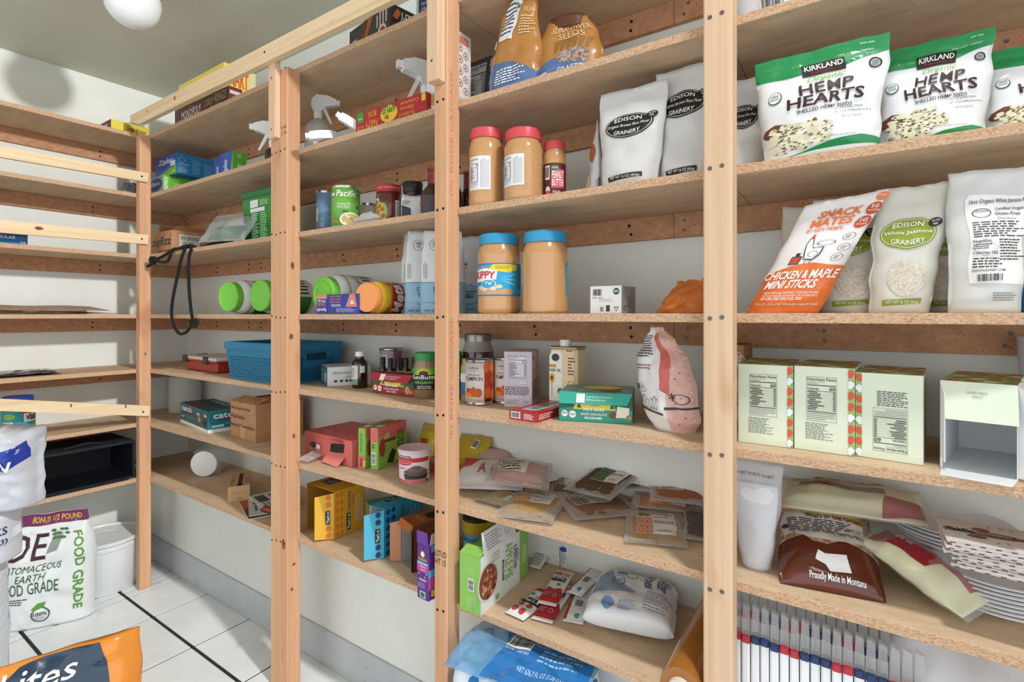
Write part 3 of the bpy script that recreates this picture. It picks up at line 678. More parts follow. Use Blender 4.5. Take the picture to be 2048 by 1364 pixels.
# ================================================================== BAY 4 lower tiers
# clear bag of white powder
g = G(1485, 1143, Z6)
t = thing('powder_pouch', 'clear zip pouch of white powder standing beside the pale post', 'pouch', (g.x+.018, g.y+.035, Z6), 0)
h = fz(1490, 925, g.y+.02)-Z6
q = Pouch(.096, h, .05, wr=.004, seed=71, width=[(0, .55), (.3, .72), (.7, .95), (1, 1)]); q.build('film', t, film(222, 224, 232, .35, .15))
q2 = Pouch(.080, h*.8, .036, wr=.0025, seed=71, width=[(0, .58), (.35, .8), (.9, 1), (1, .95)], prof=[(0, .8), (.3, 1), (.8, .7), (1, .3)]); q2.build('powder', t, col('ececf0', rough=.6))
P = q.P(); P.text('BY BEST IN BUST ON BEST', .12, .87, .85, .90, INK, 3); P.build('printed_line', t)
# brown oat bag
OATB = col('5c2413', rough=.25, coat=.5); OATT = ramp_mat('printed_oats', [(.35, (120, 84, 62)), (.6, (196, 168, 146))], 120, rough=.3, bump=.1)
c0, c1 = G(1574, 1170, Z6), G(1757, 1205, Z6)
t, w, h = flat3('oat_bag', 'brown oat bag lying back with its white state outline facing out', 'bag', c0+V(0, 0, .002), c1+V(0, 0, .002), (c0+c1)/2+V(-.03, .16, .095), 'bagged oats on the lower tier')
q = Pouch(w*1.16, h*1.05, .065, wr=.006, seed=72, prof=[(0, .1), (.1, .7), (.35, 1), (.7, .9), (1, .3)], back=.3); q.build('bag', t, OATB); P = q.P(L=.014)
P.poly([(0, .40), (.1, .42), (.25, .47), (.35, .40), (.5, .38), (.65, .44), (.8, .42), (1, .36), (1, 1), (0, 1)], OATT, 1); P.poly([(.06, .47), (.12, .52), (.3, .44), (.6, .42), (.85, .46), (.9, .8), (.1, .86), (.04, .6)], col('cfc3bc', rough=.4), 2)
P.poly([(.05, .78), (.9, .70), (.9, .78), (.05, .87)], col('cfa032'), 3); P.text('All Natural & Vegan', .22, .775, .85, .82, INK, 5, bold=.02); P.text("What's an Oat Groat?", .3, .70, .88, .75, INK, 5, bold=.03); P.lines(.12, .50, .88, .69, 8, INK, 4, fill=.5, seed=3)
P.ell(.09, .58, .035, None, col('2f3b73'), 3); P.poly([(.38, .22), (.40, .30), (.47, .27), (.68, .29), (.70, .14), (.50, .12), (.47, .18)], WHITE, 3); P.text('Proudly Made in Montana', .3, .05, .82, .10, WHITE, 4, bold=.02); P.build('printed_front', t)
CREAM = col('dcd9b4', rough=.3, coat=.4); WINE = col('9c2433', rough=.28, coat=.4)
def oat2(label, BL, BR, TM, t_, seed, polys):
    t, w, h = flat3('oat_bag', label, 'bag', BL, BR, TM, 'bagged oats on the lower tier')
    q = Pouch(w, h, t_, wr=.007, seed=seed, prof=PILLOW, back=.55, p=3); q.build('bag', t, CREAM)
    P = q.P(L=.014); polys(P); P.build('printed_front', t)
    q2 = Pouch(w*1.06, h*1.12, t_*1.1, wr=.009, seed=seed+1, prof=PILLOW, back=.6, p=3); o = q2.build('clear_overwrap', t, film(226, 228, 224, .17, .1)); o.location = (0, 0, -h*.05)
def pr2(P):
    P.poly([(.25, .42), (1, .30), (1, .96), (.2, .97)], WINE, 1); P.poly([(.6, .1), (.98, .08), (.98, .3), (.6, .38)], WINE, 1); P.text('OMEGA-3', .55, .72, .95, .79, col('e6b9b0'), 3, bold=.02, rot=0); P.text('SERVING', .55, .64, .9, .70, col('e6b9b0'), 3, bold=.02)
    P.lines(.62, .42, .95, .52, 4, col('c67a7c'), 2)
oat2('cream and red oat bag slanting down towards the paper plates', G(1925, 1236, Z6+.016), G(1985, 1200, Z6+.03), W(1712, 1085, 1.16), .06, 74, pr2)
def pr3(P):
    P.poly([(.72, .02), (.99, .1), (.97, .42), (.74, .38)], WINE, 1); P.poly([(.15, .50), (.75, .42), (.75, .60), (.15, .66)], col('7a5139'), 1); P.text('De chitlleD', .3, .52, .6, .58, col('d8c4ae'), 3, rot=180); P.lines(.1, .7, .9, .93, 5, col('6b4636'), 2, fill=.4, seed=8); P.lines(.1, .42, .68, .435, 1, col('8d8a70'), 2)
oat2('cream and red oat bag lying on top of the other bagged oats', W(1556, 1012, 1.165), W(1858, 1052, 1.175), W(1725, 972, 1.30), .05, 77, pr3)
# paper plates
PW = col('eeeef0', rough=.5)
rp = .094; g = G(2012, 1240, Z6); pc = V(g.x, g.y+rp*.72, Z6)
def plate_mesh():
    return MB().lathe([(0, 0), (rp*.62, 0), (rp*.72, .002), (rp*.84, .012), (rp*.96, .015), (rp, .0135), (rp, .0125), (rp*.96, .014), (rp*.84, .0108), (rp*.72, .0009), (0, .0004)][::1], PW, 44, cap=False)
ORD = ['first', 'second', 'third', 'fourth', 'fifth', 'sixth', 'seventh', 'eighth', 'ninth', 'tenth', 'eleventh', 'twelfth', 'thirteenth', 'fourteenth', 'fifteenth', 'sixteenth', 'seventeenth', 'eighteenth', 'nineteenth', 'twentieth', 'twenty-first', 'twenty-second']
pm = None
for i in range(13):
    dx, dy = ((0, 0) if i < 8 else (-.030-.002*i, .058+.001*i)); dx += random.uniform(-.002, .002)
    lab = '%s white paper plate from the foot of the stack under the napkins' % ORD[i]
    if pm is None: o = plate_mesh().obj('paper_plate', None, smooth=40); pm = o
    else: o = link(pm.data, 'paper_plate')
    o.location = (pc.x+dx, pc.y+dy, Z6+.0002+i*.0066+(.012 if i > 7 else 0)); o['label'] = lab; o['category'] = 'plate'; o['group'] = 'stacked paper plates'
# folded napkins on the plates
NAP = col('d9d0cb', rough=.7); NBR = col('5d4238', rough=.7); ntop = Z6+.0002+12*.0066+.012+.0155
n0 = W(1893, 1150, 1.06); nx, ny = fx(1988, 1.09), 1.09
for i in range(9):
    s_ = .122; t = thing('paper_napkin', '%s folded brown-edged napkin from the bottom of the pile on the plates' % ORD[i] if i < 8 else 'topmost folded napkin with a brown rocket-like print', 'napkin', (nx+(.004 if i % 2 else -.003)+(.012 if i < 4 else 0), ny-.004+.002*(i % 3), ntop+i*.0047), math.radians(-6+((i*37) % 9)), 'napkins piled on the plates')
    m = MB()
    for k in range(3): m.box(-s_/2, s_/2, -s_*.42, s_*.42, k*.0015, k*.0015+.0012, NAP, .0004)
    m.obj('folded_paper', t, kind='stuff')
    e = MB(); 
    for k in range(3): e.box(s_/2, s_/2+.0008, -s_*.42, s_*.42, k*.0015, k*.0015+.0012, NBR, .0001)
    for k in range(7): e.box(-s_/2+s_*(k+.25)/7, -s_/2+s_*(k+.6)/7, -s_*.42-.0006, -s_*.42, .0002, .0012, NBR, .0001)
    e.obj('brown_edge', t, kind='stuff')
P = Print(lambda u, v, o: ((u-.5)*s_, (v-.5)*s_*.84, .0043+o), s_, s_*.84); BR_ = col('7d5a4d')
P.ell(.56, .5, .27, .11, BR_, 1); P.ell(.42, .68, .09, .08, BR_, 1); P.ell(.34, .34, .1, .07, BR_, 1); P.rect(.3, .505, .78, .53, NAP, 2); P.ell(.72, .5, .03, .03, col('a8523f'), 2)
for k in range(6): P.poly([(.02+.05*k, .55+.06*math.sin(k*2)), (.08+.05*k, .62), (.1+.05*k, .5), (.04+.05*k, .42)], col('6d6258'), 1)
for u, v in ((.5, .82), (.62, .84), (.6, .2), (.72, .8), (.5, .16)): P.text('x', u, v, u+.04, v+.05, BR_, 1)
P.build('rocket_print', t)
# rows of white wrapped sticks with red and blue bands on the tier below
SK = col('eef0f4', rough=.4); BRD = col('c23a45', rough=.4); BBL = col('31436f', rough=.4); FLM = film(205, 205, 205, .35, .15)
proto = {}
def stick(kind):
    t = thing('wrapped_stick', '', 'packet'); hb = .150; ww = .0142
    MB().box(-ww/2, ww/2, -.011, .011, 0, hb-.012, SK, .003).obj('paper_roll', t); MB().box(-ww/2-.0004, ww/2+.0004, -.0114, .0114, hb-.026, hb-.010, BRD if kind == 'red' else BBL, .003).obj('band', t)
    MB().prism([(-ww/2-.0006, hb-.011), (ww/2+.0006, hb-.011), (ww/2-.001, hb+.042), (-ww/2+.002, hb+.046)], -.006, .006, FLM).obj('clear_wrap_end', t); return t
for row, (Y, n, z_) in enumerate(((1.066, 18, Z7), (1.125, 16, Z7+.012))):
    x0 = fx(1466, Y)+.008
    for i in range(n):
        kind = 'red' if (i*7+row*3) % 5 in (0, 2) or i in (11, 17) else 'blue'
        t = copy_tree(proto[kind]) if kind in proto else proto.setdefault(kind, stick(kind))
        t.location = (x0+i*.0162, Y+random.uniform(-.002, .002), z_+random.uniform(0, .004)+(.0002)); t.rotation_euler = (0, random.uniform(-.02, .02)*0, 0)
        t['label'] = '%s white wrapped stick from the pale post in the %s row, %s band' % (ORD[i], 'front' if row == 0 else 'rear', kind); t['group'] = 'wrapped sticks with coloured bands'
    if row: MB().box(x0-.009, x0-.004+n*.0162, Y-.013, Y+.013, Z7, Z7+.0115, col('b7b0a6', rough=.7), .001).obj('stick_tray', None, label='thin pale tray under the rear row of wrapped sticks', cat='tray')
t = thing('plastic_bag', 'crumpled white plastic bag at the lower right picture corner', 'bag', (fx(1960, 1.10), 1.14, Z7), 0)
q = Pouch(.30, .205, .15, wr=.02, seed=81, prof=[(0, .9), (.3, 1), (.7, .8), (1, .25)], width=[(0, 1), (.6, .95), (1, .75)], wsc=9); q.build('bag', t, col('dcdce0', rough=.4), nu=40, nv=36)
# ================================================================== BAY 3 (between the third post and the pale post)
# peanut butter jars, red lids and blue lids
PBUT = col('c59563', rough=.18, coat=.7); RLID = col('d65058', rough=.35); BLID = col('2c97c4', rough=.35); LABW = col('eceef0')
def pbjar(label, pl, pr, pyt, Y, z, lid, kind, rzx=0, lidh=.026):
    X, r = round_px(pl, pr, Y); h = fz((pl+pr)/2, pyt, Y)-z
    t = thing('peanut_butter_jar', label, 'jar', (X, Y, z), face_rz(X, Y, rzx), 'peanut butter jars')
    lathe_part(t, 'jar', [(r*.88, 0), (r*.98, .006), (r, .014), (r*.985, .03), (r*.985, h*.66), (r, h*.70), (r*.99, h*.75), (r*.9, h-lidh-.006), (r*.84, h-lidh), (r*.84, h-.004)], PBUT)
    ribbed_lid(t, 'lid', r*.93, h-lidh, h, lid)
    if kind == 'back':
        P = Print(cylS(r*.987, 0, h, -90, 90), r*math.pi, h, .012); P.rect(.18, .2, .62, .62, LABW, 1); P.facts(.2, .22, .40, .6, 190, 2); P.lines(.43, .22, .6, .6, 11, GREY, 2, vert=True, fill=.28, rag=.12); P.build('label', t)
    elif kind == 'organic':
        P = Print(cylS(r*.99, 0, h, -100, 100), r*3.5, h, .01); P.rect(0, .05, 1, .62, col('5b2329'), 1); P.barcode(.28, .36, .42, .58, 2); P.rect(.46, .22, .8, .52, RLID, 2); P.text('PEANUT', .48, .37, .78, .49, WHITE, 4, bold=.02); P.text('BUTTER', .48, .25, .78, .36, WHITE, 4, bold=.02); P.ell(.55, .54, .1, .05, col('2f6b45'), 2); P.text('ORGANIC', .47, .525, .64, .56, WHITE, 4); P.ell(.36, .18, .07, .07, col('e8d9d4'), 2); P.poly([(.29, .18), (.43, .18), (.41, .12), (.36, .11), (.31, .12)], RLID, 3); P.text('Made with', .5, .14, .68, .18, WHITE, 3); P.build('label', t)
    elif kind in ('skippy', 'skippy_side'):
        BLU = col('2fa3d0', rough=.4); YEL = col('e8d22e'); SR = col('cf2433')
        P = Print(cylS(r*.989, h*.22, h*.62, -95, 95), r*3.3, h*.4, .01)
        if kind == 'skippy':
            P.rect(0.05, 0, 1, 1, BLU, 1); P.rect(.05, 0, 1, .03, col('1f6fa6'), 2); P.rect(.05, .97, 1, 1, col('1f6fa6'), 2)
            P.poly([(.34, .8), (.42, .97), (.78, .97), (.78, .8), (.6, .72)], YEL, 2); P.lines(.45, .82, .72, .94, 3, col('9a8a1c'), 3)
            P.poly([(.05, .42), (.46, .50), (.48, .80), (.3, .86), (.05, .80)], WHITE, 2); P.text('SKIPPY', .03, .52, .455, .76, SR, 4, bold=.04, shear=.12, bend=.1); P.text('Super Chunk', .1, .84, .36, .92, col('e88a2d'), 4, bold=.02)
            P.ell(.34, .36, .12, .14, BLU, 3); P.ring(.34, .36, .12, .14, WHITE, 4, .1); P.text('7g', .29, .34, .40, .44, WHITE, 5, bold=.03); P.text('CREAMY', .1, .34, .24, .42, col('1f4f96'), 4)
            P.poly([(.1, .04), (.68, .04), (.72, .16), (.6, .22), (.45, .17), (.3, .26), (.12, .2)], PBUT, 2)
            for u, v in ((.2, .25), (.28, .2), (.42, .22), (.5, .28)): P.ell(u, v, .05, .06, col('e7cfa6'), 3, 12)
            for i in range(4): P.poly([(.5, .5), (.72, .3+.16*i), (.74, .38+.16*i)], col('6cc4e4'), 2)
            P.rect(.78, .05, .97, .93, BLU, 3); P.text('Nutrition', .79, .86, .96, .92, col('174a86'), 4); P.lines(.79, .3, .96, .84, 10, col('174a86'), 4, seed=5); P.rect(.79, .24, .96, .27, col('174a86'), 4)
        else:
            P.rect(0, .3, .12, 1, col('b9bfcb'), 1); P.build('label', t); P = Print(cylS(r*.989, h*.22, h*.62, -95, 95), r*3.3, h*.4, .01); P.rect(.83, 0, 1, 1, BLU, 1); P.poly([(.9, .5), (1, .5), (1, .8), (.93, .7)], WHITE, 2); P.text('7g', .86, .25, .95, .35, WHITE, 3); P.lines(.85, .55, .92, .9, 4, WHITE, 3)
        P.build('label', t)
    return t
pbjar('red-lidded peanut butter jar nearest the third post, label at left', 937, 1008, 263, 1.085, Z3, RLID, 'back', -8)
pbjar('taller red-lidded peanut butter jar between its two neighbours', 1008, 1086, 264, 1.088, Z3, RLID, 'back', -20)
pbjar('smaller red-lidded organic peanut butter jar with dark maroon label', 1086, 1132, 285, 1.135, Z3, RLID, 'organic', -8, .022)
pbjar('blue-lidded peanut butter jar with its bright blue label in view', 955, 1041, 471, 1.095, Z4, BLID, 'skippy')
pbjar('blue-lidded peanut butter jar turned so its bare side shows', 1044, 1136, 466, 1.095, Z4, BLID, 'skippy_side')
# flour pouches with black badges
GB = col('d3d2d1', rough=.35, coat=.25)
grain('grey flour pouch with black oval badge beside the clear nut pouch', 1183, 1322, 168, 1.065, Z3, 91, BLK, None, BLK, 'Organic Brown Rice Flour', mat=GB, shear=.04, split=.60)
grain('taller grey flour pouch with black oval badge touching the pale post', 1302, 1428, 125, 1.095, Z3, 92, BLK, None, BLK, 'Organic Brown Rice Flour', mat=GB, split=.66)
Y = 1.09; t = thing('nut_pouch', 'clear pouch seen edge-on beside the badge pouch', 'pouch', (fx(1176, Y), Y+.05, Z3), math.radians(-62)); h = fz(1176, 235, Y)-Z3
q = Pouch(.10, h, .05, wr=.005, seed=93, width=[(0, .9), (.5, .95), (1, .5)]); q.build('bag', t, film(214, 214, 216, .8, .25)); P = q.P(); P.lines(.05, .1, .35, .5, 12, INK, 2, vert=True, fill=.3); P.ell(.85, .55, .12, .12, col('a5502a'), 2); P.ell(.6, .2, .25, .1, col('c2ae9c'), 1); P.build('printed_front', t)
# small white carton and crumpled orange bag
C = Carton('small_carton', 'small white carton with barcode standing by itself on the middle tier', 'carton', V(fx(1180, 1.10), 1.10, Z4), V(fx(1243, 1.10), 1.10, Z4), .085, fz(1210, 572, 1.10)-Z4, col('dcdcdc', rough=.5))
P = C.P('front'); P.barcode(.08, .62, .4, .92, 1, bg=False); P.text('9780 1423', .08, .55, .4, .6, INK, 2); P.ell(.84, .8, .1, None, col('2f4b40'), 1); P.text('OUR', .77, .76, .91, .85, WHITE, 2, rot=180, bold=.02); P.lines(.3, .42, .9, .55, 5, GREY, 1, fill=.3, rag=.5); P.rect(.52, .07, .64, .3, INK, 1); P.rect(.33, .07, .44, .24, GREY, 1); P.poly([(.76, .24), (.92, .24), (.84, .07)], INK, 1); P.poly([(.79, .21), (.89, .21), (.84, .11)], col('dcdcdc'), 2); P.build('printed_front', C.t)
P = C.P('right'); P.rect(0, 0, 1, 1, col('8f9091', rough=.55), 1); P.ring(.2, .72, .1, .2, col('55565a'), 2, .1, 4); P.lines(.4, .2, .8, .8, 5, col('55565a'), 2, vert=True, fill=.25); P.lines(.1, .1, .35, .3, 3, col('55565a'), 2); P.build('printed_side', C.t)
t = thing('crumpled_bag', 'crumpled orange bag lying beside the pale post', 'bag', (fx(1368, 1.10), 1.115, Z4), RXq(-10))
q = Pouch(.125, .066, .11, wr=.017, seed=94, prof=[(0, .9), (.4, .85), (1, .25)], width=[(0, 1.05), (.5, .85), (1, .5)], wsc=20, shear=.2); q.build('bag', t, col('c26a2b', rough=.5), nu=34, nv=26)
# --- tier five of bay three
t_, r = None, None
def can(name, label, cat, pl, pr, pyt, Y, z, mat, group=None, rim=True, rzx=0):
    X, r = round_px(pl, pr, Y); h = fz((pl+pr)/2, pyt, Y)-z; t = thing(name, label, cat, (X, Y, z), face_rz(X, Y, rzx), group); TIN = col('b9b7b2', rough=.25, metal=.9)
    lathe_part(t, 'can', [(r*.96, 0), (r, .002), (r, .004), (r*.98, .006), (r*.98, h-.007), (r, h-.005), (r, h-.001), (r*.97, h), (r*.94, h-.003), (0, h-.003)], TIN)
    lathe_part(t, 'paper_label', [(r*.985, .007), (r*.985, h-.008)], mat, smooth_=True)
    return t, r, h
def pumpkin(label, pl, pr, py, Y, rzx=0):
    t, r, h = can('pumpkin_can', label, 'can', pl, pr, py, Y, Z5, col('ece5de', rough=.4), 'pumpkin cans', rzx=rzx); P = Print(cylS(r*.986, .007, h-.008, -90, 90), r*math.pi, h-.015, .01); O = col('d9652a'); O2 = col('b6411f'); O3 = col('ee9a45')
    P.rect(.62, 0, 1, 1, O2, 1)
    for i, (u, v) in enumerate(((.68, .9), (.84, .88), (.7, .55), (.86, .6), (.72, .25), (.88, .2))): P.ell(u, v, .08, .14, (O, O3, O2, O)[i % 4], 2)
    P.text('THRIVE', .26, .84, .50, .89, INK, 3, bend=.3); P.text('MARKET', .3, .79, .46, .81, GREY, 3); P.text('ORGANIC', .22, .68, .54, .72, INK, 3); P.text('PUMPKIN', .17, .55, .58, .65, INK, 3, bold=.01)
    for u, a in ((.24, .07), (.33, .085), (.42, .085), (.5, .07)): P.ell(u, .25, a, .11, O if a > .075 else col('c5551f'), 2)
    P.poly([(.08, .16), (.16, .26), (.3, .24), (.36, .15), (.2, .13)], O3, 3); P.rect(.37, .34, .4, .4, col('4a5a2a'), 3); P.text('NET WT 15 OZ (425g)', .2, .05, .52, .075, INK, 3); P.rect(.64, .03, .78, .1, BLACK, 3); P.build('printed_label', t)
pumpkin('white and orange pumpkin can in front of the dark jam jar', 930, 988, 718, G(960, 812, Z5).y+.036, -3)
pumpkin('pumpkin can half hidden behind the lilac pastry carton', 988, 1038, 714, 1.20, 4)
X, r = round_px(923, 989, 1.245); t = thing('mason_jar', 'glass jar of dark preserve with grey screw lid behind the pumpkin can', 'jar', (X, 1.245, Z5)); h = fz(955, 667, 1.245)-Z5
lathe_part(t, 'glass', [(r*.9, 0), (r, .008), (r, h*.6), (r*.96, h*.72), (r*.78, h*.84), (r*.76, h*.9)], col('4a3038', rough=.08, coat=.8)); lathe_part(t, 'clear_neck', [(r*.975, h*.72), (r*.79, h*.845), (r*.77, h*.9)], film(190, 188, 182, .6, .1)); ribbed_lid(t, 'lid', r*.82, h*.88, h, col('8e8a83', rough=.3, metal=.8))
X, r = round_px(920, 950, 1.165); t = thing('relish_jar', 'small jar with yellow-green contents tucked behind the pumpkin can by the third post', 'jar', (X, 1.168, Z5)); h = fz(928, 716, 1.168)-Z5
lathe_part(t, 'glass', [(r*.9, 0), (r, .006), (r, h*.8), (r*.8, h*.9), (r*.8, h*.93)], col('a8a070', rough=.1, coat=.7)); lathe_part(t, 'lid', [(r*.86, h*.9), (r*.86, h), (0, h)], col('b59a3c', rough=.3, metal=.5)); P = Print(cylS(r*1.01, 0, h, -90, 90), r*3.1, h, .01); P.rect(.1, .15, .9, .45, col('3f74a0'), 1); P.rect(.1, .45, .9, .65, LABW, 1); P.build('label', t)
# lilac pastry carton
LIL = col('cdbfce', rough=.45)
c0, c1 = G(1008, 814, Z5), G(1064, 816, Z5); C = Carton('pastry_carton', 'lilac toaster pastry carton with nutrition panel on its front', 'carton', c0, c1, .12, hgt(1010, 703, c0), LIL)
P = C.P('front'); P.facts(.15, .42, .8, .95, 210, bg=col('e2dbe2')); P.lines(.04, .22, .92, .38, 6, INK, 1, fill=.55, rag=.1); P.lines(.05, .06, .6, .14, 3, GREY, 1); P.ring(.78, .1, .08, .03, INK, 1, .2, 4); P.build('printed_front', C.t)
DR = col('8c2f36'); PST = col('dcb68a'); P = C.P('right'); P.poly([(.1, .5), (.85, .62), (.85, .80), (.1, .72)], PST, 1); P.rect(.1, .42, .85, .5, col('caa07a'), 1)
for i in range(14): P.ell(.15+.65*((i*37) % 100)/100, .5+.2*((i*53) % 100)/100, .02, .008, col('a8724c'), 2, 8)
P.rect(.12, .12, .58, .45, DR, 2); P.text('Cherry', .44, .16, .55, .42, WHITE, 3, rot=270); P.text('TOASTER', .30, .14, .41, .43, WHITE, 3, rot=270, bold=.02); P.text('PASTRIES', .16, .14, .27, .43, WHITE, 3, rot=270, bold=.02); P.text('Katz', .66, .12, .92, .42, DR, 3, rot=270, bold=.03); P.ell(.16, .88, .08, .04, DR, 1); P.build('printed_side', C.t)
# sunflower oil tin
Y = 1.185; c0, c1 = V(fx(1097, Y), Y, Z5), V(fx(1153, Y), Y, Z5); h = fz(1125, 694, Y)-Z5
C = Carton('oil_tin', 'cream sunflower oil tin with white plastic cap', 'tin', c0, c1, .055, h, col('dcc39a', rough=.35, coat=.3), b=.008, body='tin'); w = C.w
MB().box(-w/2-.001, w/2+.001, -.001, .056, h-.006, h+.001, col('a39c8e', rough=.3, metal=.8), .003).obj('metal_rim', C.t); MB().lathe([(.014, h), (.014, h+.016), (.0125, h+.018), (0, h+.018)], WHITE, 24, (-w*.08, .0275, 0)).obj('cap', C.t, smooth=40)
P = C.P('front'); P.poly([(.03, .05), (.5, .05), (.5, .9), (.4, .94), (.15, .94), (.03, .85)], col('ece6dc'), 1); P.ell(.26, .83, .14, .06, INK, 2); P.rect(.03, .67, .28, .72, col('c99a3c'), 2); P.text('WER OIL', .03, .6, .46, .65, INK, 3, bold=.02); P.ell(.13, .5, .1, .08, col('d9a52d'), 2); P.ell(.13, .5, .045, .035, INK, 3); P.rect(.12, .2, .14, .43, col('5f7a40'), 2); P.ell(.42, .3, .09, .05, col('2f6b57'), 2); P.lines(.7, .55, .95, .85, 6, INK, 1, rag=.5); P.ring(.8, .42, .12, .05, col('9c7a35'), 1, .2); P.lines(.65, .92, .95, .96, 1, INK, 1); P.build('printed_front', C.t)
# small red carton with a clear front
c0, c1 = G(1018, 838, Z5), G(1073, 846, Z5); c2 = G(1122, 818, Z5); d = (c2-c1).length; RD = col('b3232c', rough=.4)
C = Carton('flat_carton', 'flat red carton with white barcode lying in front of the lilac carton', 'carton', c0, c1, d, .022, RD)
P = C.P('front'); P.barcode(.08, .2, .42, .9, 1); P.lines(.55, .2, .9, .8, 4, WHITE, 1); P.build('printed_front', C.t); P = C.P('right'); P.lines(.05, .2, .4, .8, 3, WHITE, 1); P.lines(.5, .2, .95, .8, 4, WHITE, 1); P.build('printed_side', C.t)
P = C.P('top'); P.rect(.25, .12, .8, .95, col('c9ccd0', rough=.15), 1); P.lines(.3, .2, .75, .9, 9, INK, 2, fill=.5); P.build('clear_window', C.t)
# teal and red snack bar cartons with lift-up flap
def barbox(label, c0, c1, d, h, base, dark, top, lines_, flapm, tilt=.012):
    C = Carton('snack_bar_carton', label, 'carton', c0, c1, d, h*.96, base, 'snack bar cartons'); w = C.w; P = C.P('front')
    P.poly([(0, .45), (.2, .52), (.5, .44), (.8, .5), (1, .46), (1, 1), (0, 1)], dark, 1); YE = col('e6d345')
    P.poly([(.2, .45), (.24, .7), (.33, .88), (.5, .97), (.66, .88), (.74, .7), (.78, .45)], YE, 2); P.text('Real', .36, .68, .62, .93, INK, 4, shear=.3, bold=.02); P.text('FOOD', .45, .58, .55, .64, INK, 4)
    for u in (.25, .70): P.poly([(u, .5), (u+.03, .75), (u+.06, .5)], dark, 3)
    P.text('MINI BARS', .34, .40, .63, .52, WHITE, 4, bold=.04); P.text(lines_[0], .3, .24, .66, .33, WHITE, 4, bold=.03); P.text(lines_[1], .36, .11, .6, .20, WHITE, 4, bold=.03)
    P.ell(.08, .28, .045, None, WHITE, 2); P.text('USDA', .045, .26, .115, .34, col('2f6b57'), 4); P.ell(.19, .26, .05, None, WHITE, 2); P.text('FIBER', .15, .22, .23, .28, base, 4)
    P.ell(.74, .28, .05, .12, col('7d4a34'), 2); P.poly([(.78, .2), (.95, .2), (.96, .55), (.8, .6)], col('e8e2d2'), 3) if lines_[2] else P.ell(.86, .3, .06, .2, col('c98f5e'), 3); P.ell(.95, .22, .035, .09, col('b98a66'), 3); P.build('printed_front', C.t)
    P = C.P('right'); P.rect(0, .5, .5, 1, dark, 1); P.rect(.1, .4, .3, .95, YE, 2); P.build('printed_side', C.t)
    # raised lid sheet and front flap
    L = MB().prism([(0, h*.96+.0005), (d, h*.985), (d, h), (-.001, h*1.0)], -w/2, w/2, top, 'x').obj('lid', C.t)
    F = flap(C.t, (-w/2, -.0015, h*1.0), (w/2, -.0015, h*1.0), (-.004, -tilt, -h*.36), flapm)
    P = Print(lambda u, v, o: (-w/2+u*w*.96+w*.02, -.0015-tilt*(1-v)-.0012-o, h-h*.36*(1-v)), w, h*.36); P.rect(.24, .12, .36, .9, WHITE, 1); P.text('SCAN TO SIGN UP FOR MATT S', .38, .55, .75, .72, WHITE, 1); P.text('NEWS & GIVEAWAYS', .38, .3, .66, .46, WHITE, 1); P.build('printed_flap', C.t)
    P = Print(lambda u, v, o: ((u-.5)*w, v*d, h+.0012+o), w, d); P.ell(.55, .62, .28, .25, YE, 1); P.lines(.25, .2, .5, .4, 3, WHITE, 1); P.ell(.7, .25, .15, .1, col('8d6a55'), 1); P.build('printed_lid', C.t); return C
c0, c1 = G(1118, 841, Z5), G(1265, 849, Z5); barbox('teal mini bar carton with raised lid beside the pink flour bag', c0, c1, .13, hgt(1119, 783, c0), col('2f9684', rough=.45), col('25614f'), col('7fa39a', rough=.5), ('WHITE CHOCOLATE', 'MACADAMIA', 1), col('35a490', rough=.45))
# pink and white flour bag
g = G(1345, 848, Z5); t = thing('flour_bag', 'pink and white crumpled flour bag with kitchen drawing, top folded to the left', 'bag', (fx(1349, 1.12), 1.125, Z5), math.radians(-12)); h = fz(1340, 655, 1.12)-Z5
PK = col('dfb3a9', rough=.4); q = Pouch(.128, h, .095, wr=.013, seed=97, width=[(0, .72), (.12, .98), (.5, 1.04), (.7, .95), (.86, .6), (1, .22)], shear=-.20, prof=[(0, .8), (.15, 1), (.6, .9), (.85, .35), (1, .1)], wsc=18); q.build('bag', t, col('e3e0e0', rough=.4)); P = q.P(L=.01)
P.poly([(.62, 0), (1, 0), (1, 1), (.5, 1), (.5, .9), (.72, .65), (.62, .35)], PK, 1); P.poly([(.5, .9), (.62, .7), (.56, .4), (.66, .35), (.78, .62), (.66, .95)], col('cf6a62', rough=.4), 2); P.lines(.05, .7, .5, .92, 9, INK, 2, seed=3); P.lines(.05, .58, .45, .64, 2, col('b0605c'), 2); P.poly([(0, .205), (.58, .165), (.58, .185), (0, .225)], INK, 3); P.poly([(.6, .22), (1, .225), (1, .245), (.6, .24)], INK, 3)
P.ring(.18, .40, .07, None, INK, 3, .1); P.text('GF', .14, .385, .22, .42, INK, 4); P.ell(.08, .41, .05, None, col('3f6f45'), 3)
for u, hh in ((.03, .06), (.14, .13), (.22, .09), (.32, .1), (.38, .12), (.44, .1)): P.ring(u+.03, .21+hh/2, .035, hh/2, INK, 3, .14, 12)
P.ring(.82, .32, .12, .05, INK, 3, .12, 16); P.text('*', .66, .3, .74, .38, INK, 3, bold=.02)
for i in range(8): P.ell(.68+.3*((i*31) % 10)/10, .03+.6*((i*17) % 10)/10, .015, None, col('cf6a62'), 3, 8)
P.build('printed_front', t)
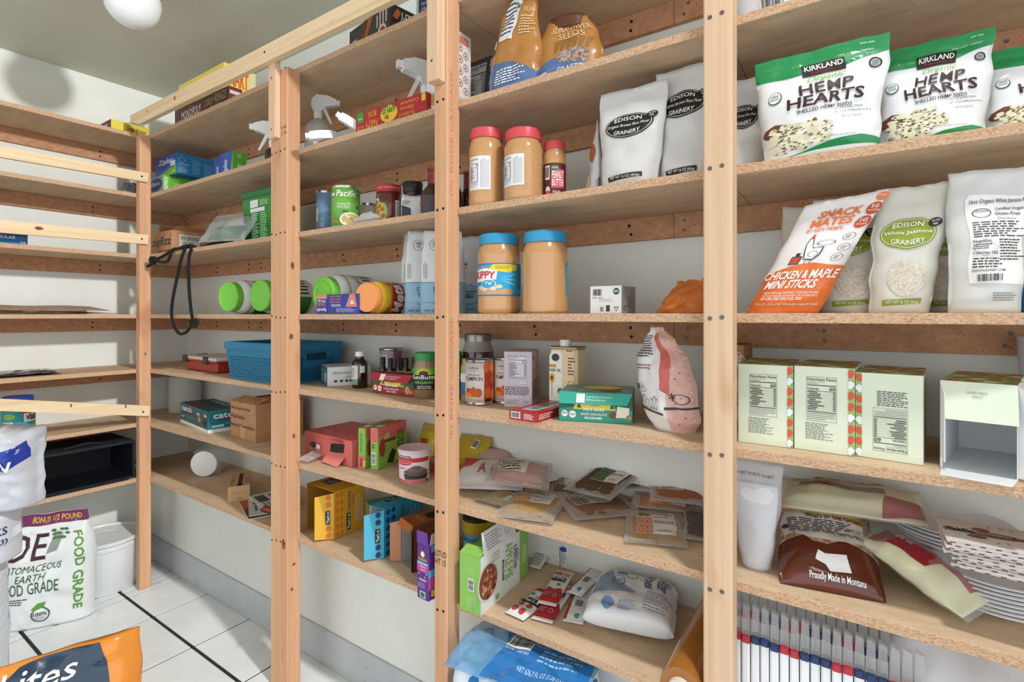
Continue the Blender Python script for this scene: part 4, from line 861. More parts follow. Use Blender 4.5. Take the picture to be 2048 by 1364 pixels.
# ================================================================== BAY 3 lower tiers: sachets
TAN = col('b78f5e', rough=.5); FILMS = film(214, 206, 198, .42, .18)
def arcs(P, u0, v0, u1, v1, bg, fg, layer=3, n=3):
    """fish-scale pattern printed on the sachet labels"""
    P.rect(u0, v0, u1, v1, bg, layer)
    for i in range(n):
        for j in range(n):
            cu = u0+(u1-u0)*(i+.5)/n; cv = v0+(v1-v0)*(j+.5)/n
            for k in (.46, .26): P.ring(cu, cv, (u1-u0)/n*k, (v1-v0)/n*k, fg, layer+1, .28, 12)
def sachet(label, BL, BR, TM, mat, lab=None, t_=.018, seed=1, dz=(0, 0, 0), name='spice_sachet', clear=True, group='spice sachets', word=None, wr=.004):
    a, b, c = G(BL[0], BL[1], Z6+dz[0]), G(BR[0], BR[1], Z6+dz[1]), G(TM[0], TM[1], Z6+dz[2])
    up = V(0, 0, t_*.28+.003)
    t, w, h = flat3(name, label, 'sachet', a+up, b+up, c+up, group)
    q = Pouch(w*.86, h*.84, t_, wr=wr, seed=seed, prof=PILLOW, back=.4, p=4); o = q.build('contents', t, mat, 14, 14); o.location = (0, 0, h*.07)
    if clear: Pouch(w, h, t_*.62, wr=wr, seed=seed, prof=[(0, .03), (.1, .3), (.3, 1), (.7, 1), (.9, .3), (1, .03)], back=.5, p=5).build('clear_film', t, FILMS, 14, 14)
    if lab:
        P = Print(lambda u, v, o_: q.S(u, v, o_)+V(0, 0, h*.07), q.w, q.h, .012, .0006)
        if lab[0] == 'R': u0, v0, u1, v1 = lab[3]; P.rect(u0, v0, u1, v1, col('e6e1da', rough=.5), 1); k = lab[4] if len(lab) > 4 else .42; arcs(P, u0+.01, v0+.01, u0+(u1-u0)*k, v1-.01-(v1-v0)*.3, lab[1], lab[2]); P.barcode(u0+.02, v1-(v1-v0)*.28, u0+(u1-u0)*.4, v1-.02, 2, bg=False); a0 = u0+(u1-u0)*(k+.05); P.text(word or 'ORGANIC', a0, v0+(v1-v0)*.4, u1-.03, v0+(v1-v0)*.52, INK, 4, rot=180, bold=.01); P.lines(a0, v0+(v1-v0)*.65, u1-.03, v1-.04, 3, GREY, 3); P.text('THRIVE', a0+.05, v0+.05, u1-.08, v0+.1, INK, 4, rot=180)
        elif lab[0] == 'W': u0, v0, u1, v1 = lab[1]; P.rect(u0, v0, u1, v1, col('e6e1da', rough=.5), 1); P.lines(u0+.03, v0+.04, u1-.03, v1-.04, 5, INK, 2, seed=seed)
        P.build('label', t)
    return t
OR_, OR2 = col('d86a3a'), col('e9c3a8'); PU, PU2 = col('5a2a38'), col('d8b8b0'); GN, GN2 = col('33452f'), col('6d8a5d'); MUS, MUS2 = col('b08a3a'), col('d9c07d'); YS, YS2 = col('3d3a2a'), col('d8cf8a'); GO, GO2 = col('d79a4d'), col('eccb9a')
# red and white bag at the left
t, w, h = flat3('snack_bag', 'white bag with red corner and red lettering lying beside the third post', 'bag', G(905, 985, Z6)+V(0, 0, .012), G(1045, 990, Z6)+V(0, 0, .012), G(985, 925, Z6+.03)+V(0, 0, .012))
q = Pouch(w, h, .045, wr=.006, seed=101, prof=PILLOW, back=.5); q.build('bag', t, col('e4e0de', rough=.4)); P = q.P(L=.01); P.poly([(0, .6), (.15, .55), (.3, .8), (.42, .97), (0, 1)], col('c1483f'), 1); P.text('A', .3, .3, .42, .58, col('b52f38'), 3); P.text('MIA', .5, .28, .75, .5, col('b52f38'), 3); P.build('printed_front', t)
sachet('pale sachet with gold patterned label under the red and white bag', (948, 1003), (1020, 1024), (1000, 978), col('b9ad8e', rough=.6), ('R', MUS, MUS2, (.3, .25, .95, .95)), .012, 102)
sachet('rose-coloured sachet lying at the back left behind the red and white bag', (948, 932), (1015, 935), (990, 898), col('c9a6a2', rough=.5), None, .02, 103, (.03, .03, .06))
sachet('rose-coloured sachet with plain white label resting on the red and white bag', (970, 975), (1097, 992), (1045, 930), col('c7a19c', rough=.5), ('W', (.06, .28, .62, .82)), .04, 104, (.045, .03, .05), wr=.007)
sachet('tan ground cumin sachet with golden label at the front of the heap', (985, 1040), (1105, 1055), (1065, 985), col('b08a52', rough=.6), ('R', GO, GO2, (.08, .38, .86, .92), .45), .022, 105, word='GROUND CUMIN')
t, w, h = flat3('wax_paper_bag', 'folded white paper sleeve poking up behind the rose-coloured sachets', 'bag', G(1098, 972, Z6)+V(0, 0, .012), G(1140, 962, Z6)+V(0, 0, .012), G(1052, 905, Z6+.05)); q = Pouch(w*1.2, h, .03, wr=.004, seed=106, prof=PILLOW, back=.5, width=[(0, .8), (.6, 1), (1, .8)]); q.build('sleeve', t, col('dadada', rough=.5), 14, 14)
sachet('sachet with cream striped label lying under the dark leafy sachet', (1098, 1000), (1165, 1003), (1125, 945), col('6d5f46', rough=.7), ('R', YS, YS2, (.05, .35, .95, .95)), .014, 107)
sachet('dark dried thyme sachet with dark green label on top of the heap', (1125, 985), (1222, 1008), (1200, 928), ramp_mat('dried_herb', [(.35, (62, 48, 36)), (.65, (120, 98, 74))], 260, rough=.9, bump=.3), ('R', GN, GN2, (.25, .32, .9, .95), .48), .022, 108, (.03, .03, .05), word='THYME LEAVES')
sachet('brown cinnamon sachet with maroon patterned label in front of the thyme', (1150, 1048), (1290, 1035), (1205, 988), col('8a6248', rough=.6), ('R', PU, PU2, (.1, .4, .72, .95), .42), .018, 109, word='GROUND CINNAMON')
sachet('brown sachet with maroon label standing behind the thyme sachet', (1235, 985), (1315, 992), (1310, 925), col('6b3f30', rough=.6), ('R', PU, PU2, (.1, .3, .8, .95), .5), .02, 110, (.015, .02, .06))
sachet('grey-green herb sachet at the back right of the heap', (1310, 985), (1358, 992), (1345, 945), col('7d7a66', rough=.7), ('W', (.2, .5, .8, .85)), .02, 111, (.02, .02, .04))
sachet('reddish sachet lying at the back near the pale post', (1300, 1008), (1420, 1020), (1345, 978), col('96583c', rough=.6), ('W', (.1, .5, .6, .85)), .022, 112, (.022, .02, .03))
sachet('caramel sachet with orange patterned label behind the coriander', (1262, 1020), (1392, 1035), (1310, 992), col('a8744a', rough=.6), ('R', OR_, OR2, (.25, .2, .9, .9), .6), .018, 113, (0, 0, .012))
sachet('tan ground coriander sachet with orange patterned label at the shelf edge', (1248, 1090), (1378, 1104), (1320, 1028), TAN, ('R', OR_, OR2, (.14, .18, .9, .94), .4), .016, 114, word='GROUND CORIANDER')
sachet('dark grey sachet lying against the pale post', (1368, 1085), (1425, 1092), (1395, 1022), ramp_mat('dark_seed', [(.35, (70, 62, 58)), (.65, (116, 106, 100))], 240, rough=.8, bump=.3), None, .02, 115)
# yellow pouch at the back across the post
t = thing('candy_pouch', 'yellow pouch with small barcode lying at the back behind the third post', 'pouch', (fx(930, 1.27), 1.27, Z6+.016), 0, rot=lay(-40, 5)); q = Pouch(.12, .11, .035, wr=.006, seed=121, prof=PILLOW, back=.5); q.build('bag', t, col('b9a12c', rough=.35, coat=.3)); P = q.P(); P.barcode(.55, .5, .72, .8, 2); P.build('printed_front', t)
# ------------------------------------------------------------------ tier seven of bay three
# granola carton with torn flap
c0, c1 = G(921, 1216, Z7), G(961, 1233, Z7); c2 = G(1056, 1149, Z7); d = (c2-c1).length; h = hgt(961, 1117, c1); AG = col('8bbf58', rough=.45)
C = Carton('granola_carton', 'green and white apple granola carton with its top flap torn open', 'carton', c0, c1, d, h, AG); rz2 = math.atan2(c2.y-c1.y, c2.x-c1.x)
# re-square: the side face follows the survey
C.t.rotation_euler = (0, 0, rz2-math.pi/2); C.t.location = tuple(c1+Matrix.Rotation(rz2-math.pi/2, 3, 'Z') @ V(-C.w/2, 0, 0))
P = C.P('front'); P.barcode(.42, .38, .7, .60, 2, vert=True); P.lines(.35, .1, .8, .34, 5, col('b9d99a'), 1, vert=True, fill=.3); P.lines(.35, .66, .7, .85, 4, col('b9d99a'), 1, vert=True, fill=.2); P.build('printed_front', C.t)
P = C.P('right'); P.rect(0, 0, .80, 1, col('e6e8e4'), 1); P.text('APPLE PIE', .48, .25, .64, .92, AG, 3, rot=270, bold=.03); P.text('SUPERFOOD', .66, .35, .73, .8, INK, 3, rot=270, bold=.03); P.text('GRANOLA', .74, .45, .78, .7, INK, 3, rot=270); P.rect(.42, .3, .46, .68, INK, 2); P.text('WITH PROBIOTICS', .425, .33, .455, .65, WHITE, 3, rot=270)
P.ell(.14, .5, .2, .34, col('d8d4cc'), 2); P.ell(.14, .5, .17, .3, col('8a4a36'), 3); rnd = random.Random(4)
for i in range(40): a = rnd.random()*6.28; r_ = rnd.random()**.5; P.ell(.14+.15*r_*math.cos(a), .5+.27*r_*math.sin(a), .025, .04, (col('c98a5c'), col('d9b48c'), col('a8383a'), col('6b4a36'))[i % 4], 4, 7)
for v in (.78, .84, .9): P.text('VEGAN', .2, v, .36, v+.03, col('6f9a3e'), 3)
P.ell(.9, .5, .06, .2, col('a9cf80'), 2); P.ell(.32, .1, .04, .05, AG, 3); P.build('printed_side', C.t)
flap(C.t, (C.w/2, d*.06, h), (C.w/2, d*.72, h), (-.012, 0, .052), col('e3e3e1', rough=.6)); P = Print(lambda u, v, o: (C.w/2-.012*v+.0012+o, d*.1+u*d*.58, h+.05*v), d*.58, .05); P.lines(.05, .1, .6, .9, 6, GREY, 1, seed=4); P.ring(.78, .5, .1, .25, GREY, 1, .2, 4); P.build('printed_flap', C.t)
flap(C.t, (-C.w/2, 0, h), (C.w/2, 0, h), (0, .03, .012), AG)
# fruit bars in wrappers
def fbar(label, BL, BR, TR, TL, kind, dz=0, seed=1):
    a, b, c_, d_ = [G(p[0], p[1], Z7+.004+dz) for p in (BL, BR, TR, TL)]
    t, w, h = flat3('fruit_bar', label, 'bar', a+V(0, 0, .002), b+V(0, 0, .002), (c_+d_)/2+V(0, 0, .002), 'wrapped fruit bars')
    q = Pouch(w, h, .013, wr=.0018, seed=seed, prof=[(0, .05), (.06, .1), (.13, .9), (.5, 1), (.87, .9), (.94, .1), (1, .05)], back=.35, p=4); q.build('wrapper', t, col('e7e5e3', rough=.35)); P = q.P(L=.01); RB_ = col('a9242c', rough=.4); BK = col('1d1b1c')
    if kind == 's':
        P.rect(0, .78, 1, .93, RB_, 1); P.text("That's it", .08, .4, .92, .5, WHITE, 4, bold=.02); P.rect(.04, .375, .97, .53, BK, 2); P.lines(.45, .55, .9, .64, 3, GREY, 2); P.ell(.2, .66, .1, .035, col('3c8f8a'), 2)
        for u, v in ((.28, .3), (.68, .3), (.25, .15), (.65, .13)): P.ell(u, v, .15, .055, col('c63a3c'), 2, 12); P.rect(u-.1, v+.04, u+.1, v+.06, col('4f7a3a'), 3)
    elif kind == 'm':
        P.rect(.05, .8, .5, .92, col('b3502c'), 1); P.ell(.75, .85, .2, .07, col('d98a3c'), 1); P.rect(.1, .6, .85, .72, BK, 2); P.text("That's it", .14, .62, .8, .70, WHITE, 4, bold=.02, rot=180); P.lines(.2, .74, .8, .78, 2, GREY, 2); P.ell(.62, .5, .1, .03, col('3c8f8a'), 2); P.poly([(0, .06), (1, .06), (1, .3), (.85, .42), (.5, .36), (.2, .42), (0, .3)], RB_, 2); P.ring(.7, .2, .12, .06, WHITE, 3, .15, 4); P.lines(.1, .15, .5, .27, 3, col('e4a8a8'), 3)
    else:
        P.rect(0, .05, .12, .95, RB_, 1); P.rect(.3, .55, .8, .8, col('d6d3d0'), 1); P.barcode(.3, .3, .75, .5, 2); P.ell(.6, .12, .12, .04, col('3c8f8a'), 2); P.ell(.2, .9, .15, .05, col('d98a3c'), 2)
    P.build('printed_front', t)
fbar('fruit bar with printed strawberries lying nearest the granola carton', (1010, 1226), (1047, 1243), (1079, 1167), (1042, 1163), 's', 0, 131)
fbar('fruit bar with printed apple lying across the lower bar', (1074, 1207), (1112, 1215), (1143, 1144), (1108, 1142), 'm', .012, 132)
fbar('fruit bar with red end lying half under the apple bar', (1062, 1238), (1104, 1249), (1132, 1170), (1096, 1166), 'm', 0, 133)
fbar('white fruit bar tucked under the left end of the wipes pack', (1125, 1243), (1166, 1251), (1178, 1168), (1140, 1166), 'b', 0, 134)
fbar('fruit bar with barcode side up lying beside the wipes pack', (1133, 1185), (1163, 1195), (1200, 1128), (1168, 1124), 'b', .012, 135)
# wipes pack
a, b = G(1166, 1262, Z7), G(1345, 1302, Z7)
t, w, h = flat3('wipes_pack', 'large white pack of baby wipes with blue lettering lying on its side', 'pack', a+V(0, 0, .031), b+V(0, 0, .031), G(1265, 1196, Z7)+V(0, 0, .031)); WP = col('e6e8ec', rough=.35, coat=.2); q = Pouch(w*1.03, h*1.05, .088, wr=.007, seed=141, prof=[(0, .5), (.06, .8), (.25, 1), (.8, 1), (.94, .8), (1, .5)], back=.5, p=5, wsc=16); q.build('wrapper', t, WP, 34, 30)
P = q.P(L=.012); NV = col('35517e'); P.text('Water', .78, .52, .93, .84, NV, 3, rot=270, bold=.02); P.text('Wipes', .60, .5, .76, .92, NV, 3, rot=270, bold=.02); P.poly([(.02, .3), (.08, .75), (.2, .9), (.3, .6), (.55, .4), (.3, .32)], col('8fa3bd'), 1); P.ring(.33, .58, .08, .10, NV, 2, .1); P.text('99.9%', .28, .55, .38, .61, NV, 3); P.rect(.26, .78, .38, .98, col('6f8eb5'), 2); P.ring(.46, .78, .07, .1, NV, 2, .1); P.lines(.66, .1, .95, .45, 8, GREY, 2, fill=.3); P.build('printed_top', t)
P = Print(lambda u, v, o: q.S(.02+u*.6, .0+v*.22, o+.0004), w*.6, h*.22, .012, .0005); P.ell(.42, .55, .12, .4, col('7fa1cc'), 2); P.lines(.62, .2, .95, .9, 7, col('8fa3bd'), 2, fill=.4); P.build('printed_side', t)
# clear zip bag with blue slider behind
a, b = G(1100, 1148, Z7), G(1385, 1195, Z7)
t = thing('zip_bag', 'clear zip bag with dark blue slider lying at the back of the tier', 'bag', tuple((a+b)/2+V(0, .055, .0)), math.atan2(b.y-a.y, b.x-a.x)); L_ = (b-a).length
q = Pouch(L_, .055, .02, wr=.003, seed=145, prof=PILLOW); q.build('film', t, film(190, 198, 214, .4, .15)); MB().box(-L_/2, L_/2, -.003, .003, .050, .056, film(110, 130, 175, .7, .2), .001).obj('zip_track', t); MB().box(-L_/2+.004, -L_/2+.024, -.006, .006, .046, .060, col('2b3f9c', rough=.3), .003).obj('slider', t)
# receipt strip
t, w, h = flat3('paper_receipt', 'curled white receipt behind the granola carton', 'paper', G(1062, 1138, Z7)+V(0, 0, .006), G(1074, 1141, Z7)+V(0, 0, .006), G(1085, 1112, Z7)+V(0, .02, .045)); MB().sheet(lambda u, v: ((u-.5)*.04, .006*math.sin(3*v), v*h), 4, 10, col('dcd9d4', rough=.7), .0004).obj('sheet', t, smooth=True)
P = Print(lambda u, v, o: ((u-.5)*.036, .006*math.sin(3*v)-.0006-o, v*h), .036, h, .01); P.lines(.1, .1, .9, .9, 9, GREY, 1); P.build('printed_lines', t)
# amber roll of plastic wrap
cx = fx(1372, 1.0); t = thing('plastic_wrap_roll', 'amber roll of plastic wrap lying end-on beside the pale post', 'roll', (cx-.006, .985, Z7+.0402), math.radians(1)); AMB = col('a3672a', rough=.2, coat=.6)
def lathey(prof, mat, n=36):
    m = MB().lathe(prof, mat, n, cap=False); return m.xform(Matrix.Rotation(-math.pi/2, 4, 'X'))
lathey([(.022, 0), (.039, 0), (.0395, .002), (.0395, .30), (.022, .30)], AMB).obj('film_roll', t, smooth=40); lathey([(.0175, -.012), (.0222, -.012), (.0222, .31), (.0175, .31), (.0175, -.012)], col('d9d2c6', rough=.6)).obj('core', t, smooth=40)
# yellow tub with black lid, dark bottle behind post
X, r = round_px(922, 985, 1.25); t = thing('spread_tub', 'yellow tub with black lid at the back behind the granola carton', 'tub', (X, 1.255, Z7)); h = fz(950, 1030, 1.25)-Z7
lathe_part(t, 'tub', [(r*.8, 0), (r*.86, h*.3), (r*.9, h*.66), (r*.9, h*.68)], col('8fa3b0', rough=.4)); lathe_part(t, 'yellow_collar', [(r*.92, h*.66), (r, h*.68), (r, h*.93), (r*.95, h*.94)], col('c9a92c', rough=.4)); lathe_part(t, 'lid', [(r*.97, h*.92), (r*.95, h), (r*.8, h), (r*.76, h*.985), (0, h*.985)], col('2a2826', rough=.5)); P = Print(cylS(r*.9, 0, h*.6, -90, 90), r*3, h*.6, .01); P.rect(.1, .8, .9, .95, col('2f8f96'), 1); P.rect(.1, .1, .9, .78, col('a9bccb'), 1); P.build('label', t)
# blue wrapped packs of water bottles under the lowest board
def water(label, X, Y, Z, full):
    t = thing('water_bottle_pack', label, 'bottle pack', (X, Y, Z), math.radians(8), 'water bottle packs'); wd, dp, hh = .34, .20, .205
    q = Pouch(wd, hh, dp, wr=.006, seed=150, prof=[(0, .9), (.5, 1), (.85, .95), (1, .75)], p=8, back=1); q.build('blue_wrap', t, col('2f7fc4', rough=.2, coat=.6), 34, 24)
    if full:
        for i in range(5):
            for j in range(3):
                if (i, j) in ((4, 0),): pass
                x, y = -.13+i*.065, -.06+j*.06; m = MB().lathe([(.028, hh-.02), (.024, hh+.004), (.012, hh+.016), (.0135, hh+.018), (.0135, hh+.030), (0, hh+.030)], col('dfe6ec', rough=.25), 16, (x, y, 0)); m.obj('bottle_neck', t, smooth=40)
        sh = MB().sheet(lambda u, v: ((u-.5)*wd*.98, (v-.5)*dp*.96, hh+.026+.016*math.sin(math.pi*min(1, max(0, v)))+.006*noise.noise((u*9, v*7, 2))), 26, 18, film(120, 178, 224, .5, .12), .0004); sh.obj('clear_top_film', t, smooth=True)
        P = Print(lambda u, v, o: ((u-.5)*wd*.98, (v-.5)*dp*.96, hh+.027+.016*math.sin(math.pi*v)+.006*noise.noise((u*9, v*7, 2))+o), wd, dp, .012); P.poly([(.28, .02), (.97, .02), (.98, .75), (.8, .97), (.22, .97), (.34, .6)], col('2a78bf', rough=.2, coat=.5), 1); P.barcode(.33, .55, .52, .85, 3); P.text('ITM./ART. 782754', .34, .48, .52, .53, WHITE, 3, rot=180); P.text('NET 676.7 FL OZ (5.28 GAL) 20 L', .5, .2, .9, .28, col('cfe2f3'), 3); P.lines(.6, .4, .9, .7, 4, col('9cc6ea'), 2); P.build('printed_top', t)
    return t
xw = fx(1052, 1.02)
water('lower blue wrapped pack of water bottles standing on the floor', xw, 1.02, .001, False)
water('upper blue wrapped pack of water bottles with barcode on top', xw, 1.02, .2065, True)
# ================================================================== BAY 2 (between the second and third posts)
def vp(px):      # unit plan direction of a bearing
    d = ray(px); n = math.hypot(*d); return V(d[0]/n, d[1]/n, 0)
# hand warmer carton and blue carton on the top tier
FB = col('2b201d', rough=.35, coat=.3); Y = 1.055; c1 = V(fx(779, Y), Y, Z1); c0 = c1+vp(-46)*(.235); h = fz(779, 4, Y)-Z1
C = Carton('hand_warmer_carton', 'black hand warmer carton with printed hand and flames on the top tier', 'carton', c0, c1, .13, h, FB)
P = C.P('front'); P.poly([(.32, 0), (.42, .0), (.5, .5), (.62, 1), (.5, 1), (.4, .5)], col('b5622c'), 1); P.poly([(.2, 0), (.32, 0), (.42, .6), (.46, 1), (.38, 1), (.26, .4)], col('6b3a20'), 1)
P.ell(.83, .25, .1, .22, col('e9dcd4'), 2); P.ell(.84, .22, .07, .15, col('a33a26'), 3)
for i, u in enumerate((.70, .77, .84, .91)): P.poly([(u, .45), (u+.03, .45), (u+.035, .95-.05*abs(i-2)), (u+.005, .95-.05*abs(i-2))], col('e9dcd4'), 2)
P.text('LITTLE', .07, .34, .22, .56, WHITE, 3, bold=.03, shear=.2); P.text('HOTTIES', .07, .12, .26, .32, WHITE, 3, bold=.03, shear=.2); P.build('printed_front', C.t)
P = C.P('right'); P.rect(0, 0, 1, 1, col('232021'), 1); P.text('LITTLE', .32, .66, .9, .86, WHITE, 3, bold=.03); P.text('HOTTIES', .3, .46, .98, .64, WHITE, 3, bold=.03); P.text('HAND WARMER', .1, .30, .9, .40, col('d84a40'), 3, bold=.03); P.text('CHAUFFE', .1, .16, .7, .26, col('d84a40'), 3, bold=.03); P.text('CALIENTA', .1, .02, .7, .12, col('d84a40'), 3, bold=.03); P.poly([(.08, .6), (.2, .92), (.3, .8), (.2, .55)], col('e0702f'), 2); P.build('printed_side', C.t)
Y = 1.075; C = Carton('product_carton', 'blue and white carton on the top tier touching the third post', 'carton', V(fx(832, Y), Y, Z1), V(fx(880, Y), Y, Z1), .12, .10, col('dfe4ea', rough=.4)); P = C.P('front'); P.rect(.12, 0, 1, 1, col('24407e'), 1); P.text('Perfect', .25, .5, .6, .62, WHITE, 3); P.text('ADVANCED', .2, .2, .95, .45, WHITE, 3, bold=.03, shear=.2); P.poly([(.15, .8), (.3, .95), (.5, .7)], col('c8343c'), 2); P.build('printed_front', C.t)
# spray bottles
WPL = col('eef0f1', rough=.3, spec=.5); CBOT = film(200, 208, 208, .5, .12)
def trigger_head(th, z, k=1, mat=None):
    mat = mat or WPL
    def q(a): return [(x*k, z+y*k) for x, y in a]
    MB().lathe([(.014*k, z-.002), (.015*k, z+.022*k), (.011*k, z+.026*k)], mat, 20).obj('collar', th, smooth=40)
    MB().prism(q([(-.058, .052), (-.064, .060), (-.060, .076), (-.03, .086), (.006, .084), (.022, .068), (.024, .048), (.014, .026), (-.012, .026), (-.02, .042), (-.045, .050)]), -.0125*k, .0125*k, mat).obj('trigger_head', th, smooth=30)
    MB().prism(q([(-.022, .046), (-.034, .02), (-.048, -.012), (-.041, -.014), (-.027, .012), (-.014, .04)]), -.006*k, .006*k, mat).obj('trigger', th)
    MB().box(-.074*k, -.060*k, -.008*k, .008*k, z+.056*k, z+.074*k, mat, .001).obj('nozzle', th)
def spray(label, loc, rot, r, hb, body, lab=None, lm=None, k=1):
    t = thing('spray_bottle', label, 'spray bottle', loc, 0, 'spray bottles', rot=rot)
    lathe_part(t, 'bottle', [(r*.9, 0), (r, .006), (r, hb*.7), (r*.92, hb*.82), (r*.45, hb*.96), (.013*k, hb)], body)
    if lm: P = Print(cylS(r*1.01, .02, hb*.68, -95, 95), r*3.2, hb*.6, .01); P.rect(.02, 0, .98, 1, lm, 1); P.lines(.1, .1, .35, .9, 12, INK, 2, seed=3); P.build('label', t)
    trigger_head(t, hb, k); return t
RX = math.radians
def lying(rz, roll): return (Matrix.Rotation(RX(rz), 3, 'Z') @ Matrix.Rotation(RX(90), 3, 'X') @ Matrix.Rotation(RX(roll), 3, 'Z')).to_euler()
Y = 1.16; X, r = round_px(608, 665, Y); h = fz(636, 238, Y)-Z2
spray('upright clear spray bottle with pale green label behind a fallen one', (X, Y, Z2), (0, 0, RX(235)), r*.92, h, CBOT, True, col('dfe6bd', rough=.5))
spray('spray bottle lying down, white trigger head at the shelf edge beside the second post', (fx(652, 1.055)-.10, 1.135, Z2+.022), lying(56, 8), .020, .085, CBOT)
spray('spray bottle lying between the upright one and the red game box', (fx(700, 1.075)-.05, 1.19, Z2+.031), lying(38, -32), .028, .09, film(196, 200, 206, .6, .15))
Y = 1.185; h = fz(850, 194, Y)-Z2; spray('large clear spray bottle standing behind the red game box', (fx(852, Y), Y, Z2), (0, 0, RX(62)), .040, h, film(214, 216, 218, .75, .15), k=1.25)
t = thing('squeeze_bottle', 'white squeeze bottle with pointed tip lying behind the red game box', 'bottle', (fx(800, 1.17), 1.225, Z2+.052), 0, rot=(RX(-80), 0, RX(68)))
lathe_part(t, 'bottle', [(.02, 0), (.026, .006), (.026, .10), (.024, .112)], WPL); lathe_part(t, 'cap', [(.0255, .110), (.0255, .142), (.02, .148), (.009, .152), (.007, .17), (.0035, .176), (0, .176)], WPL)
# upside-down red party game carton
GR = col('b02a2c', rough=.4); Y = 1.042; c0, c1 = V(fx(711, Y), Y, Z2), V(fx(853, Y), Y, Z2); h = fz(711, 229, Y)-Z2
C = Carton('party_game_carton', 'flat red party game carton standing upside down at the shelf edge', 'carton', c0, c1, .06, h, GR)
P = C.P('front'); GOLD = col('e2a84a'); P.text('PARTY', .16, .12, .34, .45, GOLD, 3, rot=180, bold=.01); P.text('BOX', .2, .58, .32, .88, GOLD, 3, rot=180, bold=.01); P.ell(.50, .5, .12, .42, col('e6c23c'), 2); P.text('APPLES', .40, .52, .60, .9, col('4c8a34'), 4, rot=180, bold=.05); P.text('to', .44, .2, .5, .45, col('b02a2c'), 4, rot=180, bold=.05); P.text('Hilarious', .66, .38, .84, .6, GOLD, 3, rot=180); P.text('The Game of', .64, .08, .86, .3, GOLD, 3, rot=180); P.text('Comparisons!', .66, .66, .9, .9, GOLD, 3, rot=180); P.poly([(.03, .45), (.13, .45), (.13, 1), (.03, 1)], col('3f8f3a'), 2); P.text('family', .05, .6, .11, .72, WHITE, 3, rot=180); P.text('4-10', .04, .1, .13, .28, GOLD, 3, rot=180); P.poly([(.94, .6), (.99, .6), (.99, .95), (.94, .95)], col('d8c24a'), 2); P.build('printed_front', C.t)
# white and orange carton across the third post
Y = 1.06; xr = fx(908, Y); xl = fx(853, Y); zt = fz(914, 58, fy(914, xr)); C = Carton('cracker_carton', 'white carton with orange tab and brown icons behind the third post', 'carton', V(xl, Y, Z2), V(xr, Y, Z2), fy(942, xr)-Y, zt-Z2, col('e6e4e0', rough=.45))
P = C.P('right'); P.rect(.2, .86, .85, .95, col('d1592c'), 1); P.text('NO GLUTEN', .26, .91, .8, .935, WHITE, 3); P.text('NO SUGAR', .26, .875, .8, .9, WHITE, 3)
for i in range(8): u, v = (.36 if i % 2 == 0 else .68), .80-.075*i; P.ring(u, v, .14, None, col('8a4a2c'), 1, .2); P.ell(u, v, .04, .02, col('8a4a2c'), 1, 10)
P.lines(.25, .02, .85, .17, 7, GREY, 1); P.build('printed_side', C.t); P = C.P('front'); P.ell(.4, .18, .25, .07, col('c9a05e'), 1); P.ring(.4, .18, .3, .085, col('7a6a4a'), 1, .1); P.build('printed_front', C.t)
